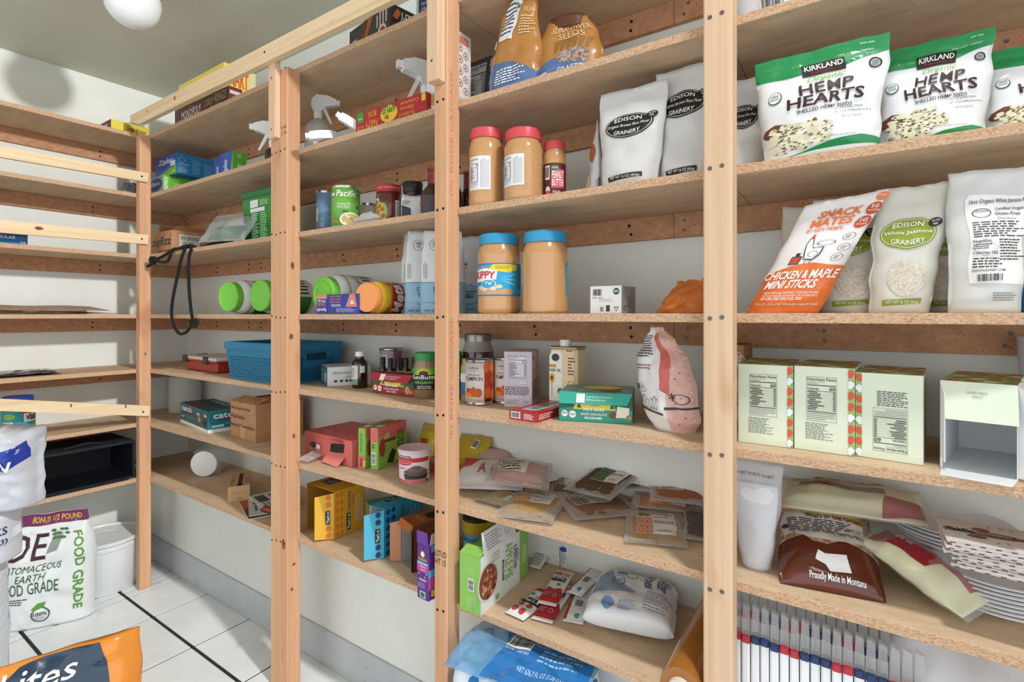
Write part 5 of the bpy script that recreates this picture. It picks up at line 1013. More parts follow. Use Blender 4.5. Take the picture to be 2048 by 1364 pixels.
# dark pouch with nutrition panel behind it, brown-blue seed bags
t = thing('snack_pouch', 'charcoal pouch with white nutrition panel behind the white carton', 'pouch', (fx(958, 1.20), 1.215, Z2), 0); h = fz(952, 116, 1.20)-Z2; q = Pouch(.11, h, .05, seed=161, wr=.003); q.build('bag', t, col('4a4a52', rough=.4)); P = q.P(); P.facts(.06, .1, .7, .92, 200, bg=col('cfcfd2')); P.build('printed_back', t)
SB1 = col('b07a3f', rough=.3, coat=.4); SB2 = col('4f6d9c', rough=.3, coat=.4); SBI = col('5a3320', rough=.5)
def sun(label, pl, pr, py, Y, seed, shear, two, rz):
    cx, w = span(pl, pr, Y); h = fz((pl+pr)/2, py, Y)-Z2; t = thing('sunflower_seed_bag', label, 'bag', (cx, Y+.035, Z2), rz, 'sunflower seed bags')
    q = Pouch(w, h, .085, wr=.010, seed=seed, shear=shear, width=[(0, .95), (.35, 1), (.7, .9 if two else .75), (1, .6 if two else .62)], prof=[(0, .8), (.2, 1), (.6, .85), (.9, .5), (1, .35)], wsc=12); q.build('bag', t, SB1, 30, 34, back=SB1); P = q.P(L=.01)
    if not two:
        P.poly([(0, 0), (1, 0), (1, .16), (.8, .24), (.6, .30), (.3, .33), (.0, .35)], SB2, 1); P.lines(.3, .1, .85, .26, 6, WHITE, 3, seed=4); P.text('m', .02, .17, .14, .27, WHITE, 3, bold=.03); P.ell(.12, .52, .1, .07, WHITE, 2); P.rect(.05, .45, .2, .50, col('2f7a4a'), 3); P.ell(.08, .42, .07, .045, WHITE, 2)
        P.poly([(.28, .55), (.6, .52), (.7, .98), (.35, .98)], col('d9dade'), 2); P.lines(.32, .58, .62, .95, 9, INK, 3); P.text('180', .56, .83, .68, .88, INK, 4, bold=.02); P.text('THIS BAG', .74, .78, .98, .83, col('e0c498'), 3, shear=.1); P.lines(.72, .55, .98, .75, 7, col('e0c498'), 3)
    else:
        P.poly([(0, 0), (1, 0), (1, .12), (.8, .22), (.55, .3), (.35, .36), (.2, .3), (0, .26)], SB2, 1); P.ell(.62, .32, .22, .16, ramp_mat('sunflower_seeds', [(.35, (98, 84, 74)), (.6, (178, 160, 146))], 140, rough=.6, bump=.3), 2); P.poly([(.4, .1), (.95, .1), (.95, .2), (.6, .24), (.42, .28)], SB2, 3)
        P.text('SUNFLOWER', .3, .74, .95, .84, col('d9b98a'), 3, bold=.02, shear=-.1); P.text('SEEDS', .45, .62, .85, .72, col('d9b98a'), 3, bold=.02); P.text('CRAFTED', .42, .13, .85, .2, WHITE, 4, shear=.1); P.text('& ROASTED', .45, .03, .8, .09, WHITE, 4, shear=.1); P.barcode(.14, .03, .27, .17, 3); P.ring(.1, .42, .06, .05, col('e0c498'), 2, .2); P.text('QUALITY', .02, .25, .16, .29, WHITE, 3)
        for i in range(6): P.poly([(.35+.09*i, .45), (.38+.09*i, .45), (.45+.1*i, .60), (.38+.1*i, .62)], col('93622f'), 2)
        Pouch(w*.52, .03, .05, wr=.003, seed=seed, prof=[(0, 1), (1, 1)]).build('open_mouth', t, SBI, 12, 4).location = (shear*h*1.0, 0, h-.026)
    P.build('printed_front', t)
sun('brown and blue sunflower seed bag reaching above the picture, nearest the third post', 960, 1068, -10, 1.065, 163, .10, False, RX(-6))
sun('brown and blue sunflower seed bag with rolled open top', 1060, 1192, 26, 1.085, 165, -.02, True, RX(8))
# --- tier three of bay two
t, r, h = can('broth_can', 'slim blue can beside the green soup can', 'can', 632, 668, 384, 1.15, Z3, col('7fa6cc', rough=.4), rzx=0); P = Print(cylS(r*.986, .007, h-.008, -90, 90), r*3.1, h, .01); P.rect(.72, 0, .96, 1, col('e8e4da'), 1); P.lines(.75, .05, .93, .95, 12, INK, 2); P.rect(0, .3, .22, .62, col('e4dcd0'), 1); P.text('S', .03, .7, .14, .8, WHITE, 3, bold=.03); P.rect(.35, .3, .45, .4, col('7fc0b0'), 2); P.lines(.35, .16, .5, .27, 3, WHITE, 2); P.text('SOURCE', .02, .03, .3, .08, col('d8c48a'), 3); P.build('printed_label', t)
t, r, h = can('soup_can', 'bright green chicken and wild rice soup can', 'can', 663, 721, 376, 1.095, Z3, col('6fae46', rough=.4), rzx=0); P = Print(cylS(r*.986, .007, h-.008, -90, 90), r*3.1, h, .01); P.text('Pacific', .27, .76, .74, .93, WHITE, 3, bold=.02, shear=.2); P.ring(.48, .45, .3, .26, col('a9d288'), 1, .02, 4); P.text('Chicken &', .29, .54, .58, .60, WHITE, 3); P.text('Wild Rice', .29, .46, .58, .52, WHITE, 3); P.rect(.29, .35, .55, .40, col('3c6f2c'), 2); P.text('SOUP', .3, .36, .42, .39, WHITE, 3); P.ell(.62, .16, .26, .19, WHITE, 2); P.ell(.62, .17, .22, .15, col('c9a86a'), 3)
for i in range(10): P.ell(.48+.28*((i*37) % 10)/10, .08+.2*((i*53) % 10)/10, .03, .02, (col('e8dcb8'), col('d98a3c'), col('7a9a4a'))[i % 3], 4, 8)
P.ell(.78, .5, .05, .045, col('2f5f4a'), 2); P.poly([(.2, .16), (.34, .1), (.33, .08), (.2, .12)], col('d9722c'), 3); P.ell(.17, .83, .05, .04, WHITE, 2); P.build('printed_label', t)
t, r, h = can('tuna_can', 'low can with pale label half hidden behind the green soup can', 'can', 716, 756, 409, 1.20, Z3, col('d9d4cc', rough=.4)); P = Print(cylS(r*.986, .007, h-.008, -90, 90), r*3.1, h, .01); P.poly([(.0, 0), (.7, 0), (.4, .5), (0, .55)], col('6b3a28'), 1); P.text('ONE', .2, .15, .5, .4, WHITE, 3); P.build('printed_label', t)
t, w, h = flat3('plastic_wrap_wad', 'small wad of clear plastic lying in front of the cans', 'plastic wad', V(fx(700, 1.05), 1.05, Z3+.012), V(fx(750, 1.05), 1.05, Z3+.012), V(fx(728, 1.09), 1.09, Z3+.02)); q = Pouch(w, h, .034, wr=.006, seed=171, prof=PILLOW, back=.6, wsc=40); q.build('film', t, film(226, 228, 230, .45, .12))
t = thing('plastic_bottle', 'small clear bottle with white cap lying beside the second post', 'bottle', (fx(640, 1.13), 1.14, Z3+.0165), 0, rot=(RX(-90), 0, RX(85))); lathe_part(t, 'bottle', [(.014, 0), (.016, .004), (.016, .05), (.011, .06)], film(205, 208, 205, .5, .12)); lathe_part(t, 'cap', [(.0125, .058), (.0125, .078), (0, .078)], col('dfe1df', rough=.4))
def jarx(name, label, pl, pr, pyt, Y, z, body, lid, neck=.8, lidh=.016, lidr=.92, shoulder=.82, group=None, rzx=0):
    X, r = round_px(pl, pr, Y); h = fz((pl+pr)/2, pyt, Y)-z; t = thing(name, label, 'jar', (X, Y, z), face_rz(X, Y, rzx), group)
    lathe_part(t, 'glass', [(r*.9, 0), (r, .006), (r, h*shoulder), (r*.96, h*(shoulder+.04)), (r*neck, h-lidh-.002), (r*neck, h-lidh*.5)], body); lathe_part(t, 'lid', [(r*lidr, h-lidh), (r*lidr, h-.002), (r*lidr-.002, h), (0, h)], lid); return t, r, h
t, r, h = jarx('jam_jar', 'strawberry jam jar with red lid and printed strawberries', 752, 804, 373, 1.12, Z3, col('5d1d16', rough=.12, coat=.7), col('b12a30', rough=.35), .9, .022, .99, .74)
P = Print(cylS(r*1.004, 0, h, -90, 90), r*3.1, h, .01); P.poly([(.06, .06), (.42, .06), (.47, .35), (.4, .5), (.2, .56), (.05, .45)], col('9ab84a'), 1)
for u, v in ((.14, .42), (.25, .44), (.33, .36), (.2, .31), (.36, .2), (.25, .17), (.12, .2)): P.ell(u, v, .055, .05, col('c8432c'), 2, 12)
P.rect(.66, .12, .9, .6, col('dcd9d4'), 1); P.lines(.68, .15, .88, .57, 8, INK, 2); P.text("'S", .1, .57, .25, .64, WHITE, 3, bold=.03); P.build('label', t); P = Print(cylS(r*.995, h-.018, h-.004, -90, 90), r*3.1, .014, .008); P.text('NATURALLY SWEETENED WITH FRUIT', .12, .3, .88, .7, col('e8b8b0'), 1); P.build('lid_print', t)
X, r = round_px(803, 848, 1.13); h = fz(826, 366, 1.13)-Z3; t = thing('seasoning_shaker', 'white seasoning shaker with black cap beside the jam jar', 'shaker', (X, 1.13, Z3), face_rz(X, 1.13)); MB().box(-r, r, -r*.8, r*.8, 0, h*.66, col('d4d4d6', rough=.3), .008).obj('bottle', t, smooth=40); lathe_part(t, 'neck', [(r*.7, h*.64), (r*.7, h*.74)], col('3a3838', rough=.3)); lathe_part(t, 'cap', [(r*.86, h*.74), (r*.92, h*.98), (r*.88, h), (0, h)], col('211f1f', rough=.35)); P = Print(lambda u, v, o: ((u-.5)*2*r, -r*.8-o, v*h*.66), 2*r, h*.66); P.poly([(.02, .05), (.45, .05), (.4, .5), (.02, .6)], col('39424f'), 1); P.lines(.05, .62, .45, .78, 3, INK, 1); P.build('label', t)
def syrup(label, pl, pr, py, Y, leaf=False):
    X, r = round_px(pl, pr, Y); h = fz((pl+pr)/2, py, Y)-Z3; t = thing('syrup_bottle', label, 'bottle', (X, Y, Z3), face_rz(X, Y), 'dark red syrup bottles'); lathe_part(t, 'glass', [(r*.92, 0), (r, .006), (r, h*.42), (r*.9, h*.52), (r*.5, h*.64), (r*.34, h*.7), (r*.34, h*.8)], col('38120f', rough=.12, coat=.7)); lathe_part(t, 'shrink_cap', [(r*.42, h*.68), (r*.4, h*.94), (r*.46, h*.95), (r*.46, h), (0, h)], col('7d2428', rough=.35))
    P = Print(cylS(r*1.006, 0, h, -90, 90), r*3.1, h, .01); P.rect(.15, .08, .85, .42, col('4b3f4c', rough=.4), 1); P.rect(.1, .015, .9, .065, col('b03a36'), 1); P.text('SYRUP', .3, .025, .6, .055, WHITE, 3)
    if leaf: P.poly([(.1+.12*(1 if i % 2 else .45)*math.cos(i*6.283/14), .27+.1*(1 if i % 2 else .45)*math.sin(i*6.283/14)) for i in range(14)], col('b23c2c'), 3)
    P.build('label', t)
syrup('dark red syrup bottle with maple leaf beside the white shaker', 841, 890, 338, 1.105, True)
syrup('dark red syrup bottle right behind the third post', 889, 928, 333, 1.20)
syrup('dark red syrup bottle in the gap beside the red-lidded jar', 917, 952, 344, 1.265)
# --- tier four of bay two: big supplement jugs lying with lids outwards
GLID = col('79c94a', rough=.35); JW = col('eef0f0', rough=.3)
RXm = Matrix.Rotation(math.pi/2, 4, 'X')
def jug(label, pl, pyc, Y, rz, lidm=GLID, bodym=JW, rl=.058, rb=.068, L=.20, kind=None):
    X = fx(pl, Y); t = thing('supplement_jug', label, 'jug', (X, Y, Z4+rb), rz, 'supplement jugs lying down')
    # local: lid faces -y, origin at the lid face
    pr_ = [(0, -L), (rb*.9, -L), (rb, -L+.008), (rb, -.055), (rb*.97, -.043), (rl*.98, -.03), (rl*.94, -.026), (rl*.94, -.02)]
    MB().lathe(pr_, bodym, 44).xform(RXm).obj('jug', t, smooth=35); MB().lathe([(rl, -.028), (rl, -.004), (rl-.003, 0), (rl*.8, 0), (rl*.76, -.002), (rl*.3, -.002), (0, -.0015)], lidm, 44).xform(RXm).obj('lid', t, smooth=30)
    def S(u, v, o): a = math.radians(160-260*u); R = rb+o; return (R*math.cos(a), .06+v*(L-.07), R*math.sin(a))
    P = Print(S, rb*4.5, L-.07, .012)
    if kind is None: P.rect(.1, .0, .9, .03, col('3f8f3a'), 1); P.rect(.1, .2, .3, .9, LABW, 1); P.rect(.3, .2, .62, .9, col('e4e8e4'), 1); P.rect(.62, .2, .9, .9, col('3f8f3a'), 1); P.text('Organic', .32, .25, .6, .42, col('2f6b3a'), 3, rot=180); P.lines(.32, .5, .6, .85, 6, INK, 2, vert=True); P.rect(.1, .03, .9, .2, JW, 1)
    P.build('label', t); return t
jug('white jug with green lid lying nearest the corner post side of the left bay', 455, 590, 1.047, RX(8))
jug('white jug with green lid lying half behind the second post', 519, 590, 1.047, RX(6))
jug('white jug with green lid lying behind the foil carton', 645, 585, 1.082, RX(0))
# orange fibre jug
rb, L = .050, .19; X = fx(733, 1.047); t = thing('fibre_jug', 'orange and yellow fibre powder jug lying on its side', 'jug', (X, 1.045, Z4+rb), RX(6))
MB().lathe([(0, -L), (rb*.9, -L), (rb, -L+.008), (rb, -.05)], col('df8420', rough=.3, coat=.2), 44).xform(RXm).obj('jug', t, smooth=35); MB().lathe([(rb*1.001, -.056), (rb, -.040), (rb*.93, -.029), (rb*.88, -.024)], col('ecc53a', rough=.3), 44).xform(RXm).obj('shoulder', t, smooth=35); MB().lathe([(rb*.9, -.026), (rb*.9, -.003), (rb*.87, 0), (0, 0)], col('ec9a55', rough=.35), 44).xform(RXm).obj('lid', t, smooth=30)
def S(u, v, o): a = math.radians(80-160*u); R = rb+o; return (R*math.cos(a), .045+v*(L-.05), R*math.sin(a))
P = Print(S, rb*2.8, L-.05, .01); RO = col('a8361c'); P.ell(.52, .5, .42, .38, RO, 1); P.text('Meta', .16, .18, .88, .50, WHITE, 3, rot=180, bold=.05, shear=.2); P.text('MUCIL', .2, .54, .84, .72, WHITE, 3, rot=180, bold=.04); P.text('Real Sugar', .7, .02, .98, .09, INK, 3, rot=180); P.barcode(.0, .3, .1, .65, 2); P.build('label', t)
# foil carton
Y = 1.036; C = Carton('foil_carton', 'small blue foil wrap carton with upside-down print', 'carton', V(fx(632, Y), Y, Z4), V(fx(656, Y), Y, Z4), .02, .02, col('31409a', rough=.4)); bpy.data.objects.remove(C.b); bpy.data.objects.remove(C.t)
c0, c1 = V(fx(633, 1.047), 1.047, Z4), V(fx(716, 1.036), 1.036, Z4); hh = fz(656, 589, 1.04)-Z4
C = Carton('foil_carton', 'small blue foil wrap carton with upside-down print', 'carton', c0, c1, .042, hh, col('31409a', rough=.4)); P = C.P('front'); P.rect(0, .78, .27, 1, col('d98a7a'), 1); P.text('250', .04, .42, .24, .62, col('d98a7a'), 3, rot=180, bold=.02); P.text('Wrap', .04, .62, .24, .76, WHITE, 3, rot=180, bold=.02); P.text('Reynolds', .02, .12, .26, .34, WHITE, 3, rot=180, bold=.03, shear=.2); P.rect(.27, 0, .285, 1, col('222d72'), 1); P.poly([(.72, .35), (.98, .35), (.93, 1), (.82, 1)], col('d98a7a'), 1); P.poly([(.82, .5), (.92, .5), (.87, .7)], WHITE, 2)
for i, w_ in enumerate(('EASY PREP.', 'EASY COOK.', 'EASY CLEAN.')): P.text(w_, .36, .84-.14*i, .62, .93-.14*i, col('d98a7a'), 3, bold=.02)
P.lines(.38, .36, .62, .5, 2, WHITE, 2); P.lines(.5, .08, .98, .3, 4, WHITE, 2, fill=.25); P.build('printed_front', C.t)
# dishwasher tablet pouches
DT = col('d8dadb', rough=.4); DB = col('8fb4cc', rough=.4)
def tabs(label, px, Y, py, rz, seed, front=False, w=.125):
    h = fz(px, py, Y)-Z4; t = thing('tablet_pouch', label, 'pouch', (fx(px, Y), Y, Z4), rz, 'dish tablet pouches'); q = Pouch(w, h, .05, wr=.0035, seed=seed, width=[(0, 1), (.5, 1), (1, .86)]); q.build('bag', t, DT); P = q.P(); P.poly([(0, 0), (1, 0), (1, .37), (.5, .375), (0, .37)], DB, 1); P.rect(0, .37, 1, .378, col('5f7f96'), 2); P.rect(.05, .13, .95, .135, col('5f7f96'), 2); P.rect(.5, .135, .505, .37, col('5f7f96'), 2)
    P.build('printed_band', t); P = q.P(); P.ring(.3, .83, .13, None, INK, 2, .06); P.text('38', .24, .83, .36, .865, INK, 3); P.text('TABS', .24, .80, .36, .82, INK, 3); P.build('count_badge', t); P = q.P(); P.text('Dish', .3, .27, .6, .32, INK, 3); P.text('Tablets', .3, .2, .75, .25, INK, 3); P.text('Fragrance Free', .3, .1, .8, .125, INK, 3); P.text('NET WT 1.2 LB', .1, .03, .6, .05, INK, 3)
    if front: P.text('BRANCH', .1, .60, .62, .67, INK, 3, bold=.01); P.text('BASICS', .15, .52, .6, .59, INK, 3, bold=.01); P.text('PREMIUM CLEANING', .1, .47, .62, .485, INK, 3)
    if front:
        for u, v in ((.78, .50), (.68, .42), (.84, .41), (.9, .48)): P.ell(u, v, .09, None, col('cfd2d4'), 3)
        P.lines(.55, .2, .9, .3, 3, INK, 2); P.rect(.55, .06, .95, .065, INK, 2)
    else: P.lines(.06, .42, .16, .62, 3, INK, 2, vert=True, fill=.2)
    P.build('printed_front', t)
tabs('white and blue tablet pouch, leftmost of the leaning pouches beside the orange jug', 842, 1.225, 468, RX(50), 181)
tabs('white and blue tablet pouch in the middle of the leaning pouches', 852, 1.145, 463, RX(42), 182)
tabs('white and blue tablet pouch mostly hidden by the third post', 886, 1.105, 462, RX(38), 183)
tabs('white and blue tablet pouch facing out beside the blue-lidded jar', 930, 1.215, 474, RX(12), 184, True)
# --- tier five of bay two
c0, c1, cb = G(654.5, 773.5, Z5), G(742, 768, Z5), G(629, 765, Z5); TE = col('3f8a9c', rough=.45)
C = Carton('coconut_carton', 'white and teal snack carton lying with open end at left', 'carton', c0, c1, (cb-c0).length, hgt(655, 735, c0), col('dfe3e6', rough=.45)); P = C.P('front'); P.text('MADE IN OUR OWN KITCHEN', .12, .62, .86, .74, INK, 3); P.lines(.4, .4, .7, .52, 2, GREY, 2)
for u in (.15, .28, .4, .5): P.rect(u, .2, u+.07, .32, INK, 2)
P.build('printed_front', C.t); P = C.P('left'); P.rect(0, 0, 1, 1, TE, 1); P.ell(.75, .45, .12, .3, col('d9e2e4'), 2); P.text('KIN', .15, .66, .5, .86, WHITE, 3, bold=.02); P.text('COCONUT', .1, .4, .6, .58, WHITE, 3, bold=.02); P.text('CRISPS', .1, .16, .6, .34, WHITE, 3, bold=.02); P.build('printed_end', C.t)
g = G(716.5, 778, Z5); X, r = round_px(700, 733, g.y+.02); Yb = g.y+r; h = fz(716, 702, Yb)-Z5; t = thing('medicine_bottle', 'amber medicine bottle with white cap in front of the teal carton', 'bottle', (X, Yb, Z5), face_rz(X, Yb)); lathe_part(t, 'glass', [(r*.92, 0), (r, .005), (r, h*.64), (r*.9, h*.72), (r*.52, h*.8), (r*.5, h*.88)], col('2b1712', rough=.1, coat=.8)); ribbed_lid(t, 'cap', r*.56, h*.86, h, WPL, 40)
P = Print(cylS(r*1.006, h*.1, h*.62, -90, 90), r*3.1, h*.5, .008); P.rect(.02, 0, .42, 1, col('d3d6d0'), 1); P.rect(.02, 0, .42, .3, col('6f9a8a'), 2); P.lines(.06, .4, .38, .9, 5, GREY, 2); P.rect(.5, .62, .7, .98, col('dcdcda'), 1); P.rect(.84, 0, .98, 1, col('b9bdb6'), 1); P.build('label', t)
DB_ = col('1d1a1b', rough=.2, coat=.4)
for i, (px, Y_) in enumerate(((766, 1.165), (781, 1.16), (797, 1.185), (812, 1.18), (828, 1.195), (805, 1.215))):
    X, r = round_px(px-8.5, px+8.5, Y_); h = fz(px, 714+2*(i % 2), Y_)-Z5; t = thing('dropper_bottle', '%s small black bottle from the left in the cluster behind the red carton' % ORD[i] if i < 5 else 'small black bottle at the back of the cluster behind the red carton', 'bottle', (X, Y_, Z5), 0, 'small black bottles'); lathe_part(t, 'bottle', [(r*.9, 0), (r, .004), (r, h*.62), (r*.55, h*.74), (r*.5, h*.78)], DB_, 20); lathe_part(t, 'cap', [(r*.6, h*.76), (r*.62, h*.97), (r*.5, h), (0, h)], BLACK, 20)
t, r, h = can('fruit_can', 'large tin with pale label at the back behind the small black bottles', 'can', 758, 808, 696, 1.275, Z5, col('a8a0a8', rough=.4)); P = Print(cylS(r*.986, .007, h-.008, -90, 90), r*3.1, h, .01); P.rect(.55, 0, .8, 1, col('7d4a66'), 1); P.lines(.1, .5, .5, .9, 5, col('dcdadd'), 2); P.build('printed_label', t)
c0, c1 = G(744.7, 785, Z5), G(827, 795, Z5); barbox('dark red mini bar carton with raised flap beside the sunflower butter jar', c0, c1, .10, hgt(745, 744, c0), col('9c2a30', rough=.45), col('2f5f43'), col('8c3034', rough=.5), ('DARK CHOCOLATE', 'CHERRY & ALMOND', 0), col('a82f36', rough=.45))
def sunb(label, pl, pr, py, Y):
    X, r = round_px(pl, pr, Y); h = fz((pl+pr)/2, py, Y)-Z5; t = thing('seed_butter_jar', label, 'jar', (X, Y, Z5), face_rz(X, Y), 'sunflower butter jars'); lathe_part(t, 'jar', [(r*.9, 0), (r, .006), (r, h*.7), (r*.9, h*.8), (r*.88, h*.84)], col('8a6f4c', rough=.2, coat=.6)); ribbed_lid(t, 'lid', r*.93, h*.82, h, col('2e8a4d', rough=.35))
    P = Print(cylS(r*1.003, 0, h, -90, 90), r*3.1, h, .01); P.rect(.02, .2, .98, .66, col('57a83c'), 1); P.poly([(.45+(.26 if i % 2 else .16)*math.cos(i*6.283/36), .55+(.15 if i % 2 else .09)*math.sin(i*6.283/36)) for i in range(36)], col('e0b73a'), 2); P.ell(.45, .54, .13, .07, INK, 3); P.poly([(.02, .3), (.9, .3), (.98, .45), (.9, .52), (.02, .52)], col('23201d'), 4); P.text('SunButter', .08, .43, .9, .52, WHITE, 6, bold=.02, shear=.1); P.text('ORGANIC', .2, .33, .72, .39, col('7ccf4a'), 6, bold=.03); P.text('SUNFLOWER', .28, .26, .66, .29, WHITE, 6); P.rect(.02, .2, .98, .3, col('23201d'), 4); P.text('SEED BUTTER', .28, .22, .66, .25, WHITE, 6); P.build('label', t)
g = G(850, 800, Z5); sunb('sunflower butter jar with green lid in front of the third post', 827, 874, 704, g.y+.034); sunb('sunflower butter jar with green lid glimpsed behind the third post', 880, 926, 702, 1.17)
# --- tier six of bay two
PKB = col('d9706a', rough=.5); c0, c1 = G(613, 908, Z6), G(700, 936, Z6); C = Carton('fruit_snack_case', 'coral pink display case lying with its torn corner open', 'carton', c0, c1, .20, hgt(613, 860, c0), PKB); w, h = C.w, C.h
rz = C.t.rotation_euler.z; C.t.rotation_euler.z = rz+RX(3)
P = C.P('front'); P.poly([(.06, .12), (.40, .06), (.38, .62), (.1, .68)], col('cf635d'), 1); P.ell(.2, .5, .07, .12, INK, 2, 12); P.ell(.3, .46, .05, .1, WHITE, 2, 12); P.rect(.12, .28, .18, .4, col('86b85a'), 2); P.ell(.32, .25, .06, .1, col('c43a36'), 2, 12); P.text('10', .2, .14, .28, .3, INK, 3); P.poly([(.56, .38), (.84, .46), (.86, .82), (.58, .72)], DARK, 2); P.build('printed_front', C.t)
P = C.P('top'); P.ell(.3, .22, .07, .05, col('e4c8c6'), 1); P.text('BEAR', .25, .2, .35, .24, INK, 2); P.build('printed_top', C.t)
flap(C.t, (w*.06, -.001, h*.72), (w*.34, -.001, h*.84), (.0, -.028, .014), col('e07f78', rough=.5)); flap(C.t, (w*.04, -.001, h*.42), (w*.38, -.001, h*.34), (0, -.03, -h*.33), col('e07f78', rough=.5))
FG = col('8dbb52', rough=.45)
def split(label, BL, BR, TB, pyt, flip):
    b = G(*BR, Z6); e = G(824, 910, Z6)-G(755, 939, Z6); e.normalize(); a = b+V(-e.y, e.x, 0)*.030; h = hgt(BR[0], pyt, b); C = Carton('fruit_split_carton', label, 'carton', a, b, TB, h, FG, 'fruit split cartons'); w = C.w
    P = C.P('front'); P.rect(0, 0, 1, .3 if not flip else .0, PKB, 1) if not flip else P.rect(0, .66, 1, 1, PKB, 1)
    if not flip: P.text('BEAR', .3, .06, .55, .26, INK, 3, rot=90, bold=.04); P.text('FRUIT SPLITS', .3, .42, .55, .86, col('3f7a34'), 3, rot=90); P.rect(.7, .05, .95, .2, col('e8d23c'), 2)
    else: P.barcode(.15, .12, .7, .42, 2, vert=True); P.lines(.2, .5, .6, .62, 2, INK, 2)
    P.build('printed_spine', C.t); P = C.P('right'); P.poly([(0, .8), (.35, .66), (.8, .72), (1, .7), (1, 1), (0, 1)], PKB, 1); P.ell(.14, .5, .1, .22, col('a83a34'), 2); P.ell(.3, .7, .1, .14, col('b9c46a'), 2); P.text('SPLITS', .66, .35, .78, .8, INK, 3, rot=90, bold=.03); P.text('FRUIT', .8, .42, .92, .84, INK, 3, rot=90, bold=.03); P.poly([(.3, .1), (.5, .05), (.62, .3), (.5, .42), (.4, .3)], DARK, 2); P.rect(.2, .6, .6, .68, col('7a3a30'), 3); P.build('printed_side', C.t)
    P = C.P('top'); P.rect(0, .2, 1, .9, PKB if flip else FG, 1); P.rect(.1, .1, .9, .3, WHITE, 2); P.build('printed_top', C.t); return C
split('slim green and coral fruit carton standing next to the coral case', (709, 937), (731, 938), .15, 857, False)
split('slim green fruit carton with barcode spine beside its twin', (735, 938), (756, 941), .15, 857, True)
g = G(827, 973, Z6); X, r = round_px(793, 861, g.y+.045); Yb = g.y+r; h = fz(827, 893, Yb)-Z6; t = thing('frosting_tub', 'white and red chocolate frosting tub with printed cupcake', 'tub', (X, Yb, Z6), face_rz(X, Yb)); lathe_part(t, 'tub', [(r*.86, 0), (r*.9, .003), (r*.94, h*.9), (r*.94, h*.92)], col('e6e2e4', rough=.35)); lathe_part(t, 'lid', [(r*.98, h*.88), (r, h*.9), (r, h*.985), (r*.96, h), (r*.9, h*.985), (0, h*.985)], col('dfc4cc', rough=.35))
P = Print(cylS(lambda v: r*(.9+.04*v)+.0004, 0, h*.86, -90, 90), r*3, h*.86, .01); RR = col('c4323c'); P.rect(.05, .03, .82, .97, col('e4d5d8'), 1); P.rect(.05, .75, .82, .9, RR, 2); P.rect(.05, .03, .82, .13, RR, 2); P.rect(.12, .91, .42, .97, col('3f7a5a'), 2); P.text('ORGANIC', .15, .925, .38, .955, WHITE, 4); P.ell(.26, .72, .2, .09, RR, 3); P.ring(.26, .72, .2, .09, WHITE, 4, .08); P.text('Miss Jones', .12, .69, .4, .75, WHITE, 5); P.text('Chocolate', .08, .5, .3, .58, RR, 4, shear=.2, bold=.01); P.poly([(.3, .15), (.76, .15), (.8, .33), (.26, .33)], INK, 3); P.ell(.53, .4, .26, .12, col('6b5750'), 4); P.ell(.53, .5, .18, .08, col('7d6a62'), 5); P.ell(.53, .57, .1, .06, col('6b5750'), 6); P.text('BUTTERCREAM FROSTING', .15, .055, .72, .1, WHITE, 4); P.lines(.86, .2, .95, .85, 3, INK, 2, vert=True); P.build('label', t)
YP = col('c4b02c', rough=.35, coat=.3)
def yp(label, X, Y, z, rx, rz, seed, w=.11, h=.10): 
    t = thing('candy_pouch', label, 'pouch', (X, Y, z), 0, 'yellow candy pouches', rot=lay(rx, rz)); q = Pouch(w, h, .03, wr=.006, seed=seed, prof=PILLOW, back=.5); q.build('bag', t, YP); P = q.P(); P.rect(.3, .3, .7, .5, col('a8402c'), 2); P.build('printed_front', t)
yp('yellow pouch lying behind the frosting tub', fx(806, 1.24), 1.215, Z6+.012, -75, 20, 191, .09)
yp('yellow pouch standing crookedly at the back beside the third post', fx(850, 1.30), 1.29, Z6+.02, -25, -12, 192)
C = Carton('small_carton', 'small coral carton glimpsed between the frosting tub and third post', 'carton', V(fx(858, 1.19), 1.19, Z6), V(fx(885, 1.19), 1.19, Z6), .05, .045, PKB); P = C.P('front'); P.rect(.1, .2, .5, .8, col('b8443f'), 1); P.build('printed_front', C.t)
t, w, h = flat3('plastic_wrap_wad', 'crumpled clear film lying between the second post and coral case', 'plastic wad', G(598, 928, Z6)+V(0, 0, .012), G(612, 930, Z6)+V(0, 0, .012), V(fx(612, 1.24), 1.24, Z6+.03)); q = Pouch(.05, .12, .03, wr=.008, seed=195, prof=PILLOW, back=.3, wsc=60); q.build('film', t, film(214, 212, 206, .35, .12))
